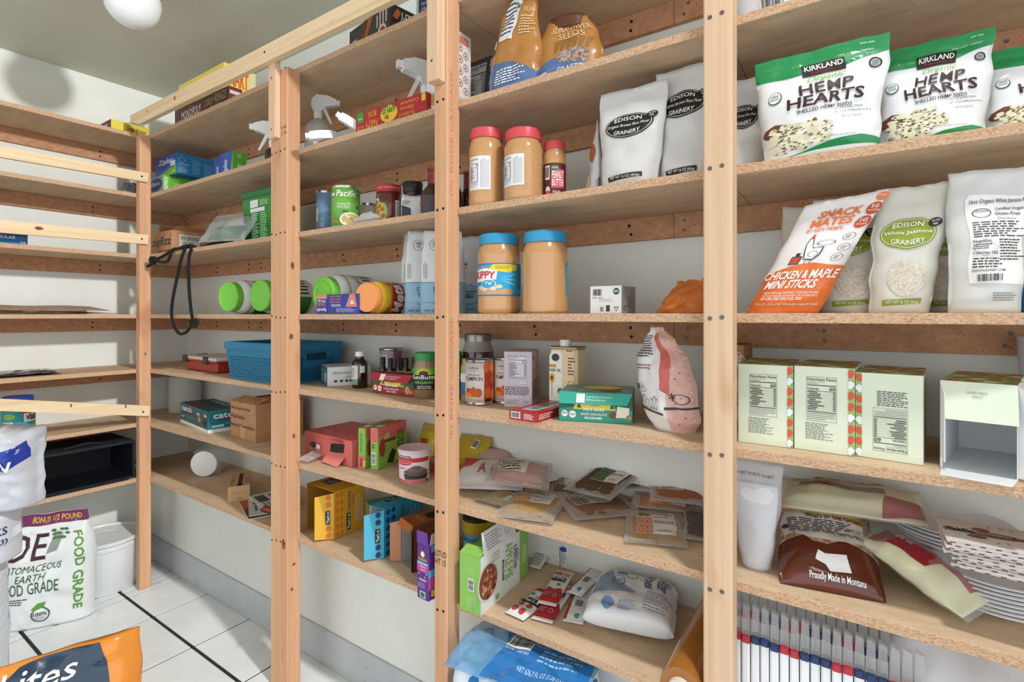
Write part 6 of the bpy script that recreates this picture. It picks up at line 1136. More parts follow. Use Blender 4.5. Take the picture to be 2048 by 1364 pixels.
# --- tier seven of bay two: opened fruit bar cartons
YB_ = col('d99f24', rough=.45)
def fbox(label, BL, BR, BK, pyt, mat, dot, flapc, inner, word, name='fruit_bar_carton', fl=True, dk=None, fout=None):
    a, b, c = G(*BL, Z7), G(*BR, Z7), G(*BK, Z7); d = (c-b).length; h = hgt(BR[0], pyt, b); C = Carton(name, label, 'carton', a, b, d, h, mat, 'opened fruit bar cartons', hollow=True)
    ang = math.atan2(c.y-b.y, c.x-b.x)-math.pi/2; C.t.rotation_euler = (0, 0, ang); w = max(.03, (b-a).dot(V(math.cos(ang), math.sin(ang), 0))); C.w = w; C.t.location = tuple(b+Matrix.Rotation(ang, 3, 'Z') @ V(-w/2, 0, 0)); tk = .0012
    m = MB(); m.box(-w/2, -w/2+tk, 0, d, 0, h, mat, .0002); m.box(w/2-tk, w/2, 0, d, 0, h, mat, .0002); m.box(-w/2, w/2, d-tk, d, 0, h, mat, .0002); m.box(-w/2, w/2, 0, d, 0, tk, mat, .0002); m.box(-w/2, w/2, 0, d, h-tk, h, mat, .0002); m.box(-w/2+tk, -w/2+2*tk, .001, d-tk, tk, h-tk, inner, .0002); m.box(-w/2+tk, w/2-tk, d-2*tk, d-tk, tk, h-tk, inner, .0002); m.box(w/2-2*tk, w/2-tk, .001, d-tk, tk, h-tk, inner, .0002); m.obj('carton', C.t)
    P = C.P('right')
    if dot:
        for i in range(2 if word else 4):
            for j in range(6): P.ell(.1+.14*i, .08+.165*j, .055, .06, dot, 1, 12)
    if word: P.rect(.40, .08, .52, .45, BLACK, 2); P.text("That's it", .42, .1, .5, .43, WHITE, 3, rot=90, bold=.03); P.text('CRUNCHABLES', .44, .5, .52, .92, col('3d4f86'), 3, rot=90, bold=.03); P.text('MANGO', .58, .6, .64, .85, col('b0402c'), 3, rot=90); P.lines(.66, .2, .95, .8, 6, WHITE, 2, vert=True, fill=.2)
    P.build('printed_side', C.t); P = C.P('top'); P.rect(.15, .3, .5, .7, BLACK, 1); P.text("That's it", .2, .35, .45, .65, WHITE, 2, rot=90); P.build('printed_top', C.t)
    if fl:
        o = fout or (-.03, -.052, 0); flap(C.t, (w/2-.001, 0, .002), (w/2-.001, 0, h-.004), o, flapc)
        n_ = Vector(o); P = Print(lambda u, v, o_: V(w/2-.001, 0, 0)+n_*(1-u)+V(.0016+o_, -(.001), v*h), n_.length, h)
        P.rect(.55, .34, .8, .62, BLACK, 1); P.text("That's it", .59, .36, .76, .60, WHITE, 2, rot=90, bold=.03)
        for v in (.1, .25, .75, .9): P.ell(.7, v, .14, .06, dot, 1, 12)
        P.build('printed_flap', C.t)
    return C
fbox('yellow mango bar carton with its end flap open nearest the second post', (632, 1050), (668, 1079), (729, 1054), 984, YB_, col('d97a2a', rough=.5), col('e8b23a', rough=.45), col('a8782a'), True)
C = Carton('fruit_bar_carton', 'green carton with red strawberry dots between the yellow and blue ones', 'carton', G(722, 1072, Z7), G(752, 1082, Z7), .13, .115, col('3a8f45', rough=.45), 'opened fruit bar cartons'); C.t.rotation_euler.z = RX(-22); P = C.P('front')
for i in range(3):
    for j in range(5): P.ell(.2+.3*i, .1+.2*j, .12, .07, col('c23a36'), 1, 12)
P.build('printed_front', C.t); P = C.P('top'); P.rect(.5, 0, 1, 1, col('2a86a8'), 1); P.build('printed_top', C.t)
fbox('bright blue blueberry bar carton with end flap open in the row centre', (734, 1110), (768, 1117), (842, 1076), 1018, col('2f9cc0', rough=.45), col('27457f'), col('58bcd8', rough=.45), col('d9dde0'), True)
BRN = col('6e3a22', rough=.5); b = G(826, 1146, Z7); a = b+V(-math.cos(RX(-20)), -math.sin(RX(-20)), 0)*.085; h = hgt(824, 1052, b)
C = Carton('chocolate_bar_carton', 'brown carton with grey inside gaping open beside the purple carton', 'carton', a, b, .15, h, BRN, hollow=True); w = C.w; d = .15; tk = .0012; GI = col('9a9896', rough=.6); m = MB()
for x0, x1, y0, y1, z0, z1, mt in ((-w/2, -w/2+tk, 0, d, 0, h, BRN), (w/2-tk, w/2, 0, d, 0, h, BRN), (-w/2, w/2, d-tk, d, 0, h, BRN), (-w/2, w/2, 0, d, 0, tk, GI), (-w/2, w/2, 0, d, h-tk, h, BRN), (-w/2+tk, -w/2+2*tk, .001, d, tk, h-tk, GI), (w/2-2*tk, w/2-tk, .001, d, tk, h-tk, GI), (-w/2+tk, w/2-tk, d-2*tk, d-tk, tk, h-tk, GI)): m.box(x0, x1, y0, y1, z0, z1, mt, .0002)
m.obj('carton', C.t); flap(C.t, (-w/2, 0, .002), (-w/2, 0, h-.01), (-.012, -.03, 0), col('c98a62', rough=.5)); flap(C.t, (w/2, 0, .002), (w/2, 0, h-.01), (.010, -.010, 0), col('5a3328', rough=.5)); flap(C.t, (-w/2, 0, h), (w/2, 0, h), (0, -.012, -.018), col('b5642f', rough=.5)); P = C.P('top'); P.rect(0, 0, 1, 1, col('9c5426', rough=.45), 1); P.ell(.5, .62, .3, .2, DARK, 2); P.text('MOH', .2, .2, .8, .35, col('d9b08a'), 3); P.build('printed_top', C.t)
PUR = col('5b2f86', rough=.45); a, b = G(831, 1196, Z7), G(860, 1202, Z7); h = hgt(833, 1087, a); C = Carton('granola_bar_carton', 'tall purple granola bar carton with open top at the third post', 'carton', a, b, .10, h, PUR); w = C.w; C.t.rotation_euler.z = RX(-4)
P = C.P('front'); P.ell(.5, .82, .2, None, col('d8a83c'), 1); P.ell(.5, .82, .14, None, WHITE, 2); P.text("Annie's", .12, .70, .9, .77, col('e2b94a'), 3, bold=.03); P.rect(0, .63, 1, .68, col('4fa8d8'), 1); P.text('GLUTEN FREE', .1, .64, .9, .67, WHITE, 3, bold=.03); P.rect(0, .5, 1, .63, col('c04a96'), 1); P.text('Chewy', .25, .57, .8, .62, WHITE, 3, bold=.02); P.text('GRANOLA', .3, .52, .75, .55, WHITE, 3); P.text("Annie's", .2, .34, .85, .39, WHITE, 3, bold=.03); P.lines(.1, .2, .9, .31, 5, col('b79ad0'), 2); P.rect(.25, .03, .75, .15, col('cfd8c4'), 1); P.rect(.32, .045, .68, .13, col('3f6a4a'), 2)
for u, v in ((.2, .46), (.7, .42), (.85, .48)): P.ell(u, v, .08, .015, col('c9a878'), 2, 10)
P.build('printed_front', C.t); P = C.P('right'); P.rect(0, .42, 1, .55, col('4fa8d8'), 1); P.rect(0, .2, 1, .42, col('c04a96'), 1); P.rect(.1, .06, .4, .18, col('d8c24a'), 1); P.rect(.1, .86, .5, .98, col('4fa8d8'), 1); P.build('printed_side', C.t)
flap(C.t, (-w/2, 0, h), (w/2, 0, h), (.0, -.002, .034), col('6a3a98', rough=.45)); flap(C.t, (w/2, .005, h), (w/2, .06, h), (.004, 0, .03), col('b9b2b0', rough=.6)); flap(C.t, (-w/2, .09, h), (w/2, .09, h), (0, .01, .03), col('a9a2a0', rough=.6))
# ================================================================== BAY 1 (corner post to second post)
def zX(px, py, X): Y = fy(px, X); return CAMZ-(py-HORIZON)*fwd(X, Y)/FPX
# board games on the top tier
Y = 1.05; c0, c1 = V(fx(350, Y), Y, Z1), V(fx(456.5, Y), Y, Z1); h = fz(350, 221.5, Y)-Z1; d = fy(484, c1.x)-Y
C = Carton('board_game_box', 'dark brown board game box lying under the yellow one on the top tier', 'game box', c0, c1, d, h, col('4a2f28', rough=.45), 'board games on the top tiers')
P = C.P('front'); P.rect(0, 0, .11, 1, col('5a4a46'), 1); P.rect(.13, .08, .53, .8, col('6d3a34'), 1); P.ring(.33, .45, .2, .36, col('d8cfc6'), 2, .04, 4); P.text('MONOPOLY', .14, .18, .52, .68, WHITE, 3, bold=.01); P.text('LORD', .58, .35, .72, .75, col('c9a878'), 3); P.text('OF THE', .72, .5, .77, .72, col('c9a878'), 3); P.text('RINGS', .78, .35, .97, .85, col('c9a878'), 3); P.text('Trilogy Edition', .68, .12, .88, .26, WHITE, 3); P.build('printed_side', C.t)
P = C.P('right'); P.rect(0, 0, 1, 1, col('6b2f28'), 1); P.rect(.1, .6, .9, .8, col('d8cfc6'), 2); P.ell(.55, .3, .3, .25, col('c9702c'), 2); P.build('printed_end', C.t)
Y = 1.085; zb = Z1+h+.0004; c0, c1 = V(fx(357, Y), Y, zb), V(fx(448, Y), Y, zb); h2 = fz(357, 172, Y)-zb; d = fy(512, c1.x)-Y
C = Carton('board_game_box', 'yellow board game box with red lettering on top of the brown one', 'game box', c0, c1, min(d, YW-Y-.02), h2, col('ecd468', rough=.45), 'board games on the top tiers'); P = C.P('front'); P.text('SMART', .1, .2, .4, .8, col('c03a28'), 3, bold=.04); P.rect(.7, .1, .9, .2, col('4f9ac0'), 2); P.build('printed_side', C.t)
P = C.P('right'); P.text('SMART', .05, .35, .75, .9, col('d8582c'), 3, bold=.05); P.text('the kids', .2, .1, .6, .28, col('3f8ac0'), 3); P.rect(.8, .1, .95, .9, col('d9d2c0'), 2); P.build('printed_end', C.t)
# zip bag cartons
ZB = col('2a57b0', rough=.4); ZG = col('69b83c', rough=.4); ZT = col('2380b8', rough=.4); ZN = col('2b3a86')
Y = 1.075; c0, c1 = V(fx(299, Y), Y, Z2), V(fx(325.5, Y), Y, Z2); hg = fz(326, 348.5, Y)-Z2; C = Carton('zip_bag_carton', 'green sandwich bag carton under the blue one beside the corner post', 'carton', c0, c1, fy(396, c1.x)-Y, hg, col('8a8fa8', rough=.4), 'zip bag cartons')
P = C.P('front'); P.ell(.45, .6, .5, .3, ZN, 1); P.text('Ziploc', .1, .5, .8, .72, WHITE, 3, bold=.02, shear=.2); P.rect(0, 0, 1, .2, ZG, 1); P.build('printed_end', C.t); P = C.P('right'); P.rect(0, 0, 1, 1, ZG, 1); P.text('SANDWICH', .03, .12, .14, .9, WHITE, 3, rot=90, bold=.03); P.ring(.45, .5, .18, .3, col('a8d884'), 2, .04, 4); P.lines(.32, .3, .58, .7, 4, col('d8f0c4'), 2); P.lines(.7, .2, .95, .8, 5, col('d8f0c4'), 2); P.build('printed_side', C.t)
Y = 1.10; c0, c1 = V(fx(311.5, Y), Y, Z2+hg+.0004), V(fx(353, Y), Y, Z2+hg+.0004); C = Carton('zip_bag_carton', 'blue zip bag carton lying on top of the green one', 'carton', c0, c1, min(.2, fy(430, c1.x)-Y), fz(353, 304, Y)-Z2-hg, ZB, 'zip bag cartons')
P = C.P('front'); P.poly([(0, 0), (1, 0), (1, .42), (.6, .32), (.3, .18), (0, .12)], ZG, 1); P.text('Ziploc', .15, .52, .85, .85, WHITE, 3, bold=.03, shear=.2); P.rect(.72, .42, .95, .66, col('d9d4e4'), 2); P.text('145', .78, .1, .95, .2, WHITE, 3); P.build('printed_end', C.t); P = C.P('right'); P.rect(0, 0, 1, 1, ZT, 1); P.ring(.14, .7, .1, .16, col('a8d0e8'), 2, .15, 4); P.rect(.05, .42, .3, .52, col('8fa0d8'), 2); P.lines(.05, .08, .3, .36, 4, WHITE, 2, fill=.25); P.lines(.4, .1, .62, .8, 8, col('a8d0e8'), 2, fill=.25); P.lines(.7, .1, .95, .7, 8, col('a8d0e8'), 2, fill=.25); P.build('printed_side', C.t)
for k, (pa, pb, pt, Y, lab) in enumerate(((427, 446, 311, 1.16, 'upright blue zip bag carton, rear one of the standing pair'), (441, 466, 300, 1.085, 'upright blue and green zip bag carton, front one of the standing pair'))):
    c0, c1 = V(fx(pa, Y), Y, Z2), V(fx(pb, Y), Y, Z2); C = Carton('zip_bag_carton', lab, 'carton', c0, c1, .055, fz(pb, pt, Y)-Z2, ZB, 'zip bag cartons'); P = C.P('front'); P.poly([(.75, 0), (1, 0), (1, 1), (.9, .6)], ZG, 1); P.text('Ziploc', .25, .08, .65, .72, WHITE, 3, rot=90, bold=.03, shear=.2); P.build('printed_front', C.t); P = C.P('right'); P.rect(0, 0, 1, 1, ZG, 1); P.text('145', .3, .75, .6, .9, WHITE, 3, rot=90); P.rect(.3, .3, .7, .5, col('b8e09c'), 2); P.build('printed_side', C.t)
Y = 1.10; spray('spray bottle with dark body and white head beside the second post', (fx(547, Y), Y, Z2), (0, 0, RX(48)), .030, fz(540, 298, Y)-Z2, col('2d2b2c', rough=.2, alpha=.9), k=1.1)
# cardboard box with open flaps, tier three
Y = 1.085; c0, c1 = V(fx(303, Y), Y, Z3), V(fx(344, Y), Y, Z3); h = fz(344, 459, Y)-Z3
C = Carton('cardboard_box', 'open brown cardboard box with black lettering behind the hanging cord', 'box', c0, c1, .15, h, CARD); w = C.w; P = C.P('front'); P.text('zipfizz', .05, .3, .95, .78, INK, 3, bold=.02); P.text('HEALTHY ENERGY', .3, .14, .95, .22, INK, 3); P.build('printed_front', C.t); P = C.P('right'); P.rect(.2, .35, .8, .85, col('d8d4cc'), 1); P.text('PINK LEMONADE', .24, .62, .78, .78, INK, 3); P.text('10 20', .3, .42, .6, .55, INK, 3); P.build('address_label', C.t)
flap(C.t, (w/2, 0, h), (w/2, .15, h), (.045, 0, .012), CARD); flap(C.t, (-w/2, .15, h), (w/2, .15, h), (0, .02, .06), CARD); flap(C.t, (-w/2, .02, h), (-w/2, .15, h), (.03, 0, .04), CARD)
# black drawstring bag with two hanging cords
BKC = col('17191c', rough=.8, bump=.5, bscale=400); NVB = col('1d2440', rough=.8)
t = thing('drawstring_bag', 'black drawstring bag with knotted cords hanging over the shelf edge', 'bag', (fx(372, 1.06), 1.06, Z3)); Lx = t.location
def wp(px, py, Y): return W(px, py, Y)-Vector(Lx)
q = Pouch(.13, .16, .045, wr=.010, seed=201, prof=PILLOW, back=.4, wsc=18); o = q.build('bag', t, NVB); o.rotation_euler = lay(-82, -18); o.location = (.03, .04, .016)
q = Pouch(.05, .06, .03, wr=.006, seed=202, prof=PILLOW, back=.5); o = q.build('bag_mouth', t, BKC, 12, 12); o.rotation_euler = lay(-80, 20); o.location = (-.01, -.012, .012)
def curve(pts, n=8):
    out = []; P_ = [pts[0]]+pts+[pts[-1]]
    for i in range(1, len(P_)-2):
        for k in range(n):
            s_ = k/n; a, b, c, d = P_[i-1], P_[i], P_[i+1], P_[i+2]; out.append(.5*((2*b)+(c-a)*s_+(2*a-5*b+4*c-d)*s_*s_+(3*b-a-3*c+d)*s_**3))
    out.append(pts[-1]); return out
yr = 1.016
def cord(pp, name='cord'): MB().tube(curve([wp(a, b, y) for a, b, y in pp]), .0062, BKC, 10).obj(name, t, smooth=True)
cord([(374, 494, 1.045), (364, 496, 1.02), (345, 500, yr), (328, 511, yr), (313, 519, yr), (308, 524, yr), (295, 533, yr)]); cord([(310, 520, yr-.004), (322, 524, yr), (334, 523, yr), (340, 513, yr), (343, 503, yr), (352, 496, 1.03)])
cord([(374, 492, 1.045), (369, 500, 1.024), (362, 520, yr), (354, 556, yr), (346, 596, yr), (343, 628, yr), (348, 652, yr), (359, 667, yr), (371, 665, yr), (380, 655, yr), (387, 646, yr)]); cord([(388, 646, yr-.004), (383, 628, yr), (379, 590, yr), (377, 548, yr), (378, 515, yr), (382, 500, 1.024), (386, 492, 1.045)])
for px, py in ((306, 521), (388, 646)):
    c = wp(px, py, yr-.003); MB().tube([c+V(.013*math.cos(a)*math.sin(a*.5+.3), .008*math.sin(a*1.5), .014*math.sin(a)) for a in [i*.42 for i in range(32)]], .0055, BKC, 8).obj('knot', t, smooth=True)
# clear zip bag with green contents
t, w, h = flat3('zip_bag', 'clear zip bag with green contents in front of the green canister', 'bag', W(398, 495, 1.06)+V(0, 0, .02), W(486, 485, 1.06)+V(0, 0, .008), W(470, 428, 1.13)); q = Pouch(w*1.05, h, .055, wr=.010, seed=205, prof=[(0, .1), (.2, .9), (.6, .8), (1, .05)], back=.4, wsc=14); q.build('film', t, film(216, 224, 220, .35, .1), 26, 26); q2 = Pouch(w*.7, h*.45, .035, wr=.006, seed=206, prof=PILLOW, back=.4); o = q2.build('green_contents', t, col('2f6f50', rough=.5), 14, 14); o.location = (.01, 0, .012)
# green canister
Y = 1.11; cx, w = span(485, 556, Y); h = fz(515, 378, Y)-Z3; GC = col('1e8f3e', rough=.18, metal=.5, spec=.6); t = thing('powder_canister', 'tall shiny green canister with green lid beside the second post', 'canister', (cx, Y, Z3)); MB().prism([(-w*.42, 0), (w*.42, 0), (w*.5, h*.86), (-w*.5, h*.86)], 0, .09, GC).obj('canister', t); MB().box(-w*.54, w*.54, -.006, .096, h*.84, h, col('2b7a4c', rough=.4), .008).obj('lid', t, smooth=40)
P = Print(lambda u, v, o: ((u-.5)*w*(.84+.14*v), -o, v*h*.86), w, h*.86); P.rect(.22, .78, .45, .94, LABW, 1); P.rect(.22, .68, .65, .76, LABW, 1); P.lines(.25, .06, .48, .66, 16, col('d8f0d8'), 1, fill=.5); P.lines(.52, .06, .75, .66, 14, col('bfe6c4'), 1, fill=.4); P.lines(.5, .8, .78, .93, 4, col('bfe6c4'), 1); P.build('printed_front', t)
t = thing('plastic_bottle', 'tiny clear tube with white cap lying in front of the green canister', 'bottle', (fx(545, 1.06), 1.075, Z3+.0125), 0, rot=(RX(-90), 0, RX(50))); lathe_part(t, 'bottle', [(.011, 0), (.012, .003), (.012, .04)], film(210, 214, 212, .5, .12), 20); lathe_part(t, 'cap', [(.0124, .038), (.0124, .05), (0, .05)], col('dfe2e0', rough=.4), 20)
# --- tier five: red latched box and blue basket
c0, c1 = G(371, 739, Z5), G(432, 748, Z5); RC = col('9c3527', rough=.35); C = Carton('latched_box', 'red food box with white lid and black side latches', 'box', c0, c1, .16, .05, RC, body='tub', b=.008); w = C.w
C.t.rotation_euler.z += RX(0); MB().box(-w/2-.006, w/2+.006, -.006, .166, .050, .066, col('d9cfcb', rough=.35), .006).obj('lid', C.t); MB().box(-w/2-.007, w/2+.007, -.007, .167, .046, .0505, col('c8463a', rough=.35), .002).obj('seal', C.t)
for x in (-w/2+.0, w*.18): MB().box(x-.0, x+.036, -.014, -.004, .036, .068, col('2a2a2c', rough=.4), .004).obj('latch', C.t)
MB().box(-w/2-.014, -w/2-.004, .05, .10, .036, .068, col('2a2a2c', rough=.4), .004).obj('latch', C.t)
BSK = col('23789f', rough=.4); c0, c1 = G(461, 757, Z5), G(572, 770, Z5); t = thing('storage_basket', 'blue perforated plastic basket standing behind the second post', 'basket', tuple((c0+c1)/2), math.atan2(c1.y-c0.y, c1.x-c0.x)); w = (c1-c0).length; h = fz(450, 682, c0.y)-Z5; d = .22; m = MB(); tp = .022; tk = .003
def wallq(a, b, a2, b2, n):      # slanted wall with thickness
    a, b, a2, b2 = map(Vector, (a, b, a2, b2)); nn = Vector(n)*tk; vs_ = [a, b, b2, a2]+[p+nn for p in (a, b, b2, a2)]; m.add(vs_, [(0, 1, 2, 3), (7, 6, 5, 4), (0, 4, 5, 1), (1, 5, 6, 2), (2, 6, 7, 3), (3, 7, 4, 0)], BSK)
A0, B0, C0, D0 = (-w/2, 0, 0), (w/2, 0, 0), (w/2, d, 0), (-w/2, d, 0); A1, B1, C1, D1 = (-w/2-tp*.6, -tp*.5, h*.86), (w/2+tp*.6, -tp*.5, h*.86), (w/2+tp*.6, d+tp*.5, h*.86), (-w/2-tp*.6, d+tp*.5, h*.86)
wallq(A0, B0, A1, B1, (0, 1, 0)); wallq(B0, C0, B1, C1, (-1, 0, 0)); wallq(C0, D0, C1, D1, (0, -1, 0)); wallq(D0, A0, D1, A1, (1, 0, 0)); wallq(A0, B0, D0, C0, (0, 0, 1)); m.obj('basket', t)
r_ = MB(); x1, y0, y1 = w/2+tp*.6+.005, -tp*.5-.005, d+tp*.5+.005
for a in ((-x1, x1, y0, y0+.007), (-x1, x1, y1-.007, y1), (-x1, -x1+.007, y0+.007, y1-.007), (x1-.007, x1, y0+.007, y1-.007)): r_.box(a[0], a[1], a[2], a[3], h*.80, h, BSK, .002)
r_.obj('rim', t, kind='stuff')
HB = col('0d3a52', rough=.9); m = MB()
for i in range(22):
    for j in range(9):
        u, v = (i+.5+(.5 if j % 2 else 0))/23, .10+j*.075
        if u < .97: x = -w/2+u*w; y = -tp*.5*v-.0006; z = v*h*.86; m.lathe([(.0032, 0), (.0032, .0005)], HB, 6).xform(Matrix.Translation((x, y, z)) @ Matrix.Rotation(math.pi/2, 4, 'X'), len(m.v)-12)
        if u < .9 and not (.42 < v < .72 and .3 < u < .75): m.lathe([(.0032, 0), (.0032, .0005)], HB, 6).xform(Matrix.Translation((w/2+tp*.6*v+.0006, u*d, v*h*.86)) @ Matrix.Rotation(math.pi/2, 4, 'Y'), len(m.v)-12)
m.obj('perforation', t, kind='stuff'); MB().box(w/2+tp*.42, w/2+tp*.42+.0045, d*.35, d*.72, h*.56, h*.74, HB, .001).obj('handle_opening', t)
# --- tier six: tub with blue lid, word game, cardboard box
X, r = round_px(336, 404, 1.255); t = thing('storage_jar', 'frosted round container with blue lid at the back of the corner', 'container', (X, 1.255, Z6)); h = SB[5]-Z6-.008; lathe_part(t, 'container', [(r*.9, 0), (r*.97, .006), (r*.97, h*.82), (r*.85, h*.86)], film(212, 214, 208, .72, .4)); lathe_part(t, 'lid', [(r, h*.85), (r, h*.985), (r*.96, h), (0, h)], col('2f7fb8', rough=.4))
c0, c1, cb = G(361, 844, Z6), G(415.5, 867.5, Z6), G(474, 854, Z6); CPT = col('1f5c66', rough=.4); C = Carton('word_game_box', 'teal word game box with white and purple lettering on a white base', 'game box', c0, c1, (cb-c1).length, hgt(361, 804, c0), CPT); ang = math.atan2(c1.y-c0.y, c1.x-c0.x)
P = C.P('front'); P.rect(0, 0, 1, .16, LABW, 1); P.text('catch', .06, .66, .45, .92, WHITE, 3, bold=.03); P.text('phrase', .12, .5, .6, .74, col('6a2f6e'), 2, bold=.04); P.text('fast-paced word game', .15, .40, .55, .46, col('c9b86a'), 3); P.rect(.05, .32, .15, .4, col('8fc0d8'), 2); P.ell(.72, .5, .05, .14, col('b98a5a'), 2); P.ell(.9, .42, .06, .16, col('3a2f3a'), 2); P.ell(.68, .72, .05, .06, col('d8c8b0'), 2); P.ell(.92, .75, .05, .06, col('d8c8b0'), 2); P.build('printed_front', C.t)
P = C.P('right'); P.rect(0, 0, 1, .16, LABW, 1); P.rect(0, .16, 1, 1, col('1f7a86'), 1); P.text('catch', .15, .62, .85, .9, WHITE, 3, bold=.03); P.text('phrase', .3, .42, 1, .72, col('5a2f7a'), 2, bold=.04); P.rect(.1, .22, .45, .34, col('a8d4e8'), 2); P.text('fast-paced', .5, .32, .85, .4, col('d8c86a'), 3); P.build('printed_side', C.t); P = C.P('top'); P.ell(.3, .25, .25, .12, col('8c2f3a'), 1); P.text('phrase', .2, .5, .9, .7, col('153f48'), 2, bold=.04); P.text('catch', .2, .72, .8, .9, col('c9d4d4'), 2, bold=.03); P.build('printed_top', C.t)
c0, c1 = G(461, 872, Z6), G(511, 886.5, Z6); C = Carton('cardboard_box', 'brown cardboard box printed with three lines, flaps half open, beside the word game', 'box', c0, c1, .20, hgt(461, 801, c0), CARD); w, h = C.w, C.h; P = C.P('front'); P.text('Biodegradable', .06, .78, .8, .88, INK, 3); P.text('Flushable', .05, .55, .58, .66, INK, 3); P.text('Natural Towelettes', .02, .32, .97, .42, INK, 3); P.poly([(.42, .02), (.6, .02), (.62, .34), (.4, .36)], col('c9a478', rough=.3), 2); P.build('printed_front', C.t); flap(C.t, (-w/2, 0, h), (w/2, 0, h), (.01, .05, .018), CARD); flap(C.t, (w/2, 0, h), (w/2, .2, h), (-.05, 0, .022), CARD); flap(C.t, (-w/2, .01, h), (-w/2, .19, h), (.05, 0, .012), CARD)
# --- tier seven: glass jar on its side, beige slotted box, magazines and gadgets
t = thing('glass_jar', 'square glass jar with white lid lying on its side in the corner', 'jar', (fx(404, 1.17), 1.185, Z7+.0605), RX(38)); MB().box(-.06, .06, 0, .12, -.06, .06, film(196, 200, 190, .28, .06), .014).obj('glass', t, smooth=40); MB().lathe([(.054, 0), (.058, .003), (.058, .016), (.054, .018), (0, .018)], WPL, 36).xform(Matrix.Rotation(math.pi/2, 4, 'X')).obj('lid', t, smooth=35)
c1, cb = G(500, 1000, Z7), G(506, 950, Z7); dv = (cb-c1).normalized(); c0 = c1+V(-dv.y, dv.x, 0)*.078; BEI = col('c9a478', rough=.7); C = Carton('slotted_carton', 'beige slotted cardboard carton lying with its end towards the shelf edge', 'carton', c0, c1, .21, .062, BEI); P = C.P('top'); P.rect(.42, .05, .62, .85, col('4a382a', rough=.9), 1); P.ell(.52, .06, .14, .05, col('4a382a', rough=.9), 1); P.lines(.08, .1, .26, .6, 2, col('8c6a44'), 1, vert=True); P.lines(.74, .1, .92, .6, 2, col('8c6a44'), 1, vert=True); P.build('slot', C.t); P = C.P('front'); P.text('St. Lisa Simon & John', .2, .52, .82, .62, col('8c6a44'), 1); P.lines(.4, .14, .65, .26, 2, col('8c6a44'), 1); P.build('printed_end', C.t)
def mag(label, cx, cy, z, rz, w, d, mat, extra=None, tilt=0, tk=.004):
    t = thing('magazine', label, 'magazine', (cx, cy, z), 0, 'papers and magazines', rot=(tilt, 0, rz)); MB().box(-w/2, w/2, -d/2, d/2, 0, tk, col('d9d6d0', rough=.6), .0008).obj('pages', t)
    P = Print(lambda u, v, o: ((u-.5)*w, (v-.5)*d, tk+o), w, d); P.rect(0, 0, 1, 1, mat, 1)
    if extra: extra(P)
    P.build('cover', t)
g = G(540, 1042, Z7)
def ex1(P): P.poly([(0, 0), (.5, 0), (.4, .5), (0, .4)], col('b5522c'), 2); P.rect(.6, .1, .95, .8, col('1f1c1c'), 2)
def ex2(P): P.rect(.1, .1, .5, .4, col('3a3a3c'), 2); P.lines(.55, .1, .95, .9, 7, INK, 2); P.rect(.1, .5, .5, .9, col('8a8d92'), 2)
mag('dark magazine with rust-coloured corner at the bottom of the paper pile', fx(528, 1.12), 1.125, Z7, RX(-20), .22, .15, col('262224', rough=.3), ex1)
mag('open pale magazine with small print on the paper pile', fx(540, 1.15), 1.155, Z7+.0045, RX(-28), .24, .16, col('cfccc6', rough=.4), ex2)
mag('white leaflet on top of the paper pile beside the beige carton', fx(548, 1.17), 1.17, Z7+.009, RX(-12), .21, .13, col('dedcd8', rough=.4), ex2)
t = thing('metal_tube', 'short copper-coloured tube with black band lying on the paper pile', 'tube', (fx(546, 1.07), 1.085, Z7+.0265), RX(-78)); MB().lathe([(0, -.04), (.0125, -.04), (.0125, .0), (.0115, .002), (.0115, .03), (.0125, .032), (.0125, .06), (0, .06)], col('8a4a32', rough=.3, metal=.5), 28).xform(RXm).obj('body', t, smooth=30); MB().lathe([(.0131, -.012), (.0131, .012)], BLACK, 28).xform(RXm).obj('grip', t, smooth=True)
t = thing('plastic_case', 'small dark rounded plastic case leaning on the leaflets', 'case', (fx(566, 1.18), 1.18, Z7+.0135), RX(-18)); MB().box(-.055, .055, -.025, .025, 0, .03, col('3a3d42', rough=.2, coat=.5), .012).obj('case', t, smooth=40); MB().box(-.045, .045, -.0265, -.0245, .006, .022, col('8f9498', rough=.2), .004).obj('window', t)
t = thing('dark_panel', 'dark panel with a row of round rings beside the yellow carton', 'panel', (fx(660, 1.20), 1.225, Z7), RX(-20)); MB().box(-.09, .09, 0, .02, 0, .05, col('2b2226', rough=.35), .003).obj('panel', t)
for x in (-.045, -.005, .035): MB().tube([(x+.012*math.cos(a), -.001, .025+.012*math.sin(a)) for a in [i*6.2832/20 for i in range(21)]], .0016, col('6d4a46', rough=.4), 6).obj('ring', t, smooth=True)
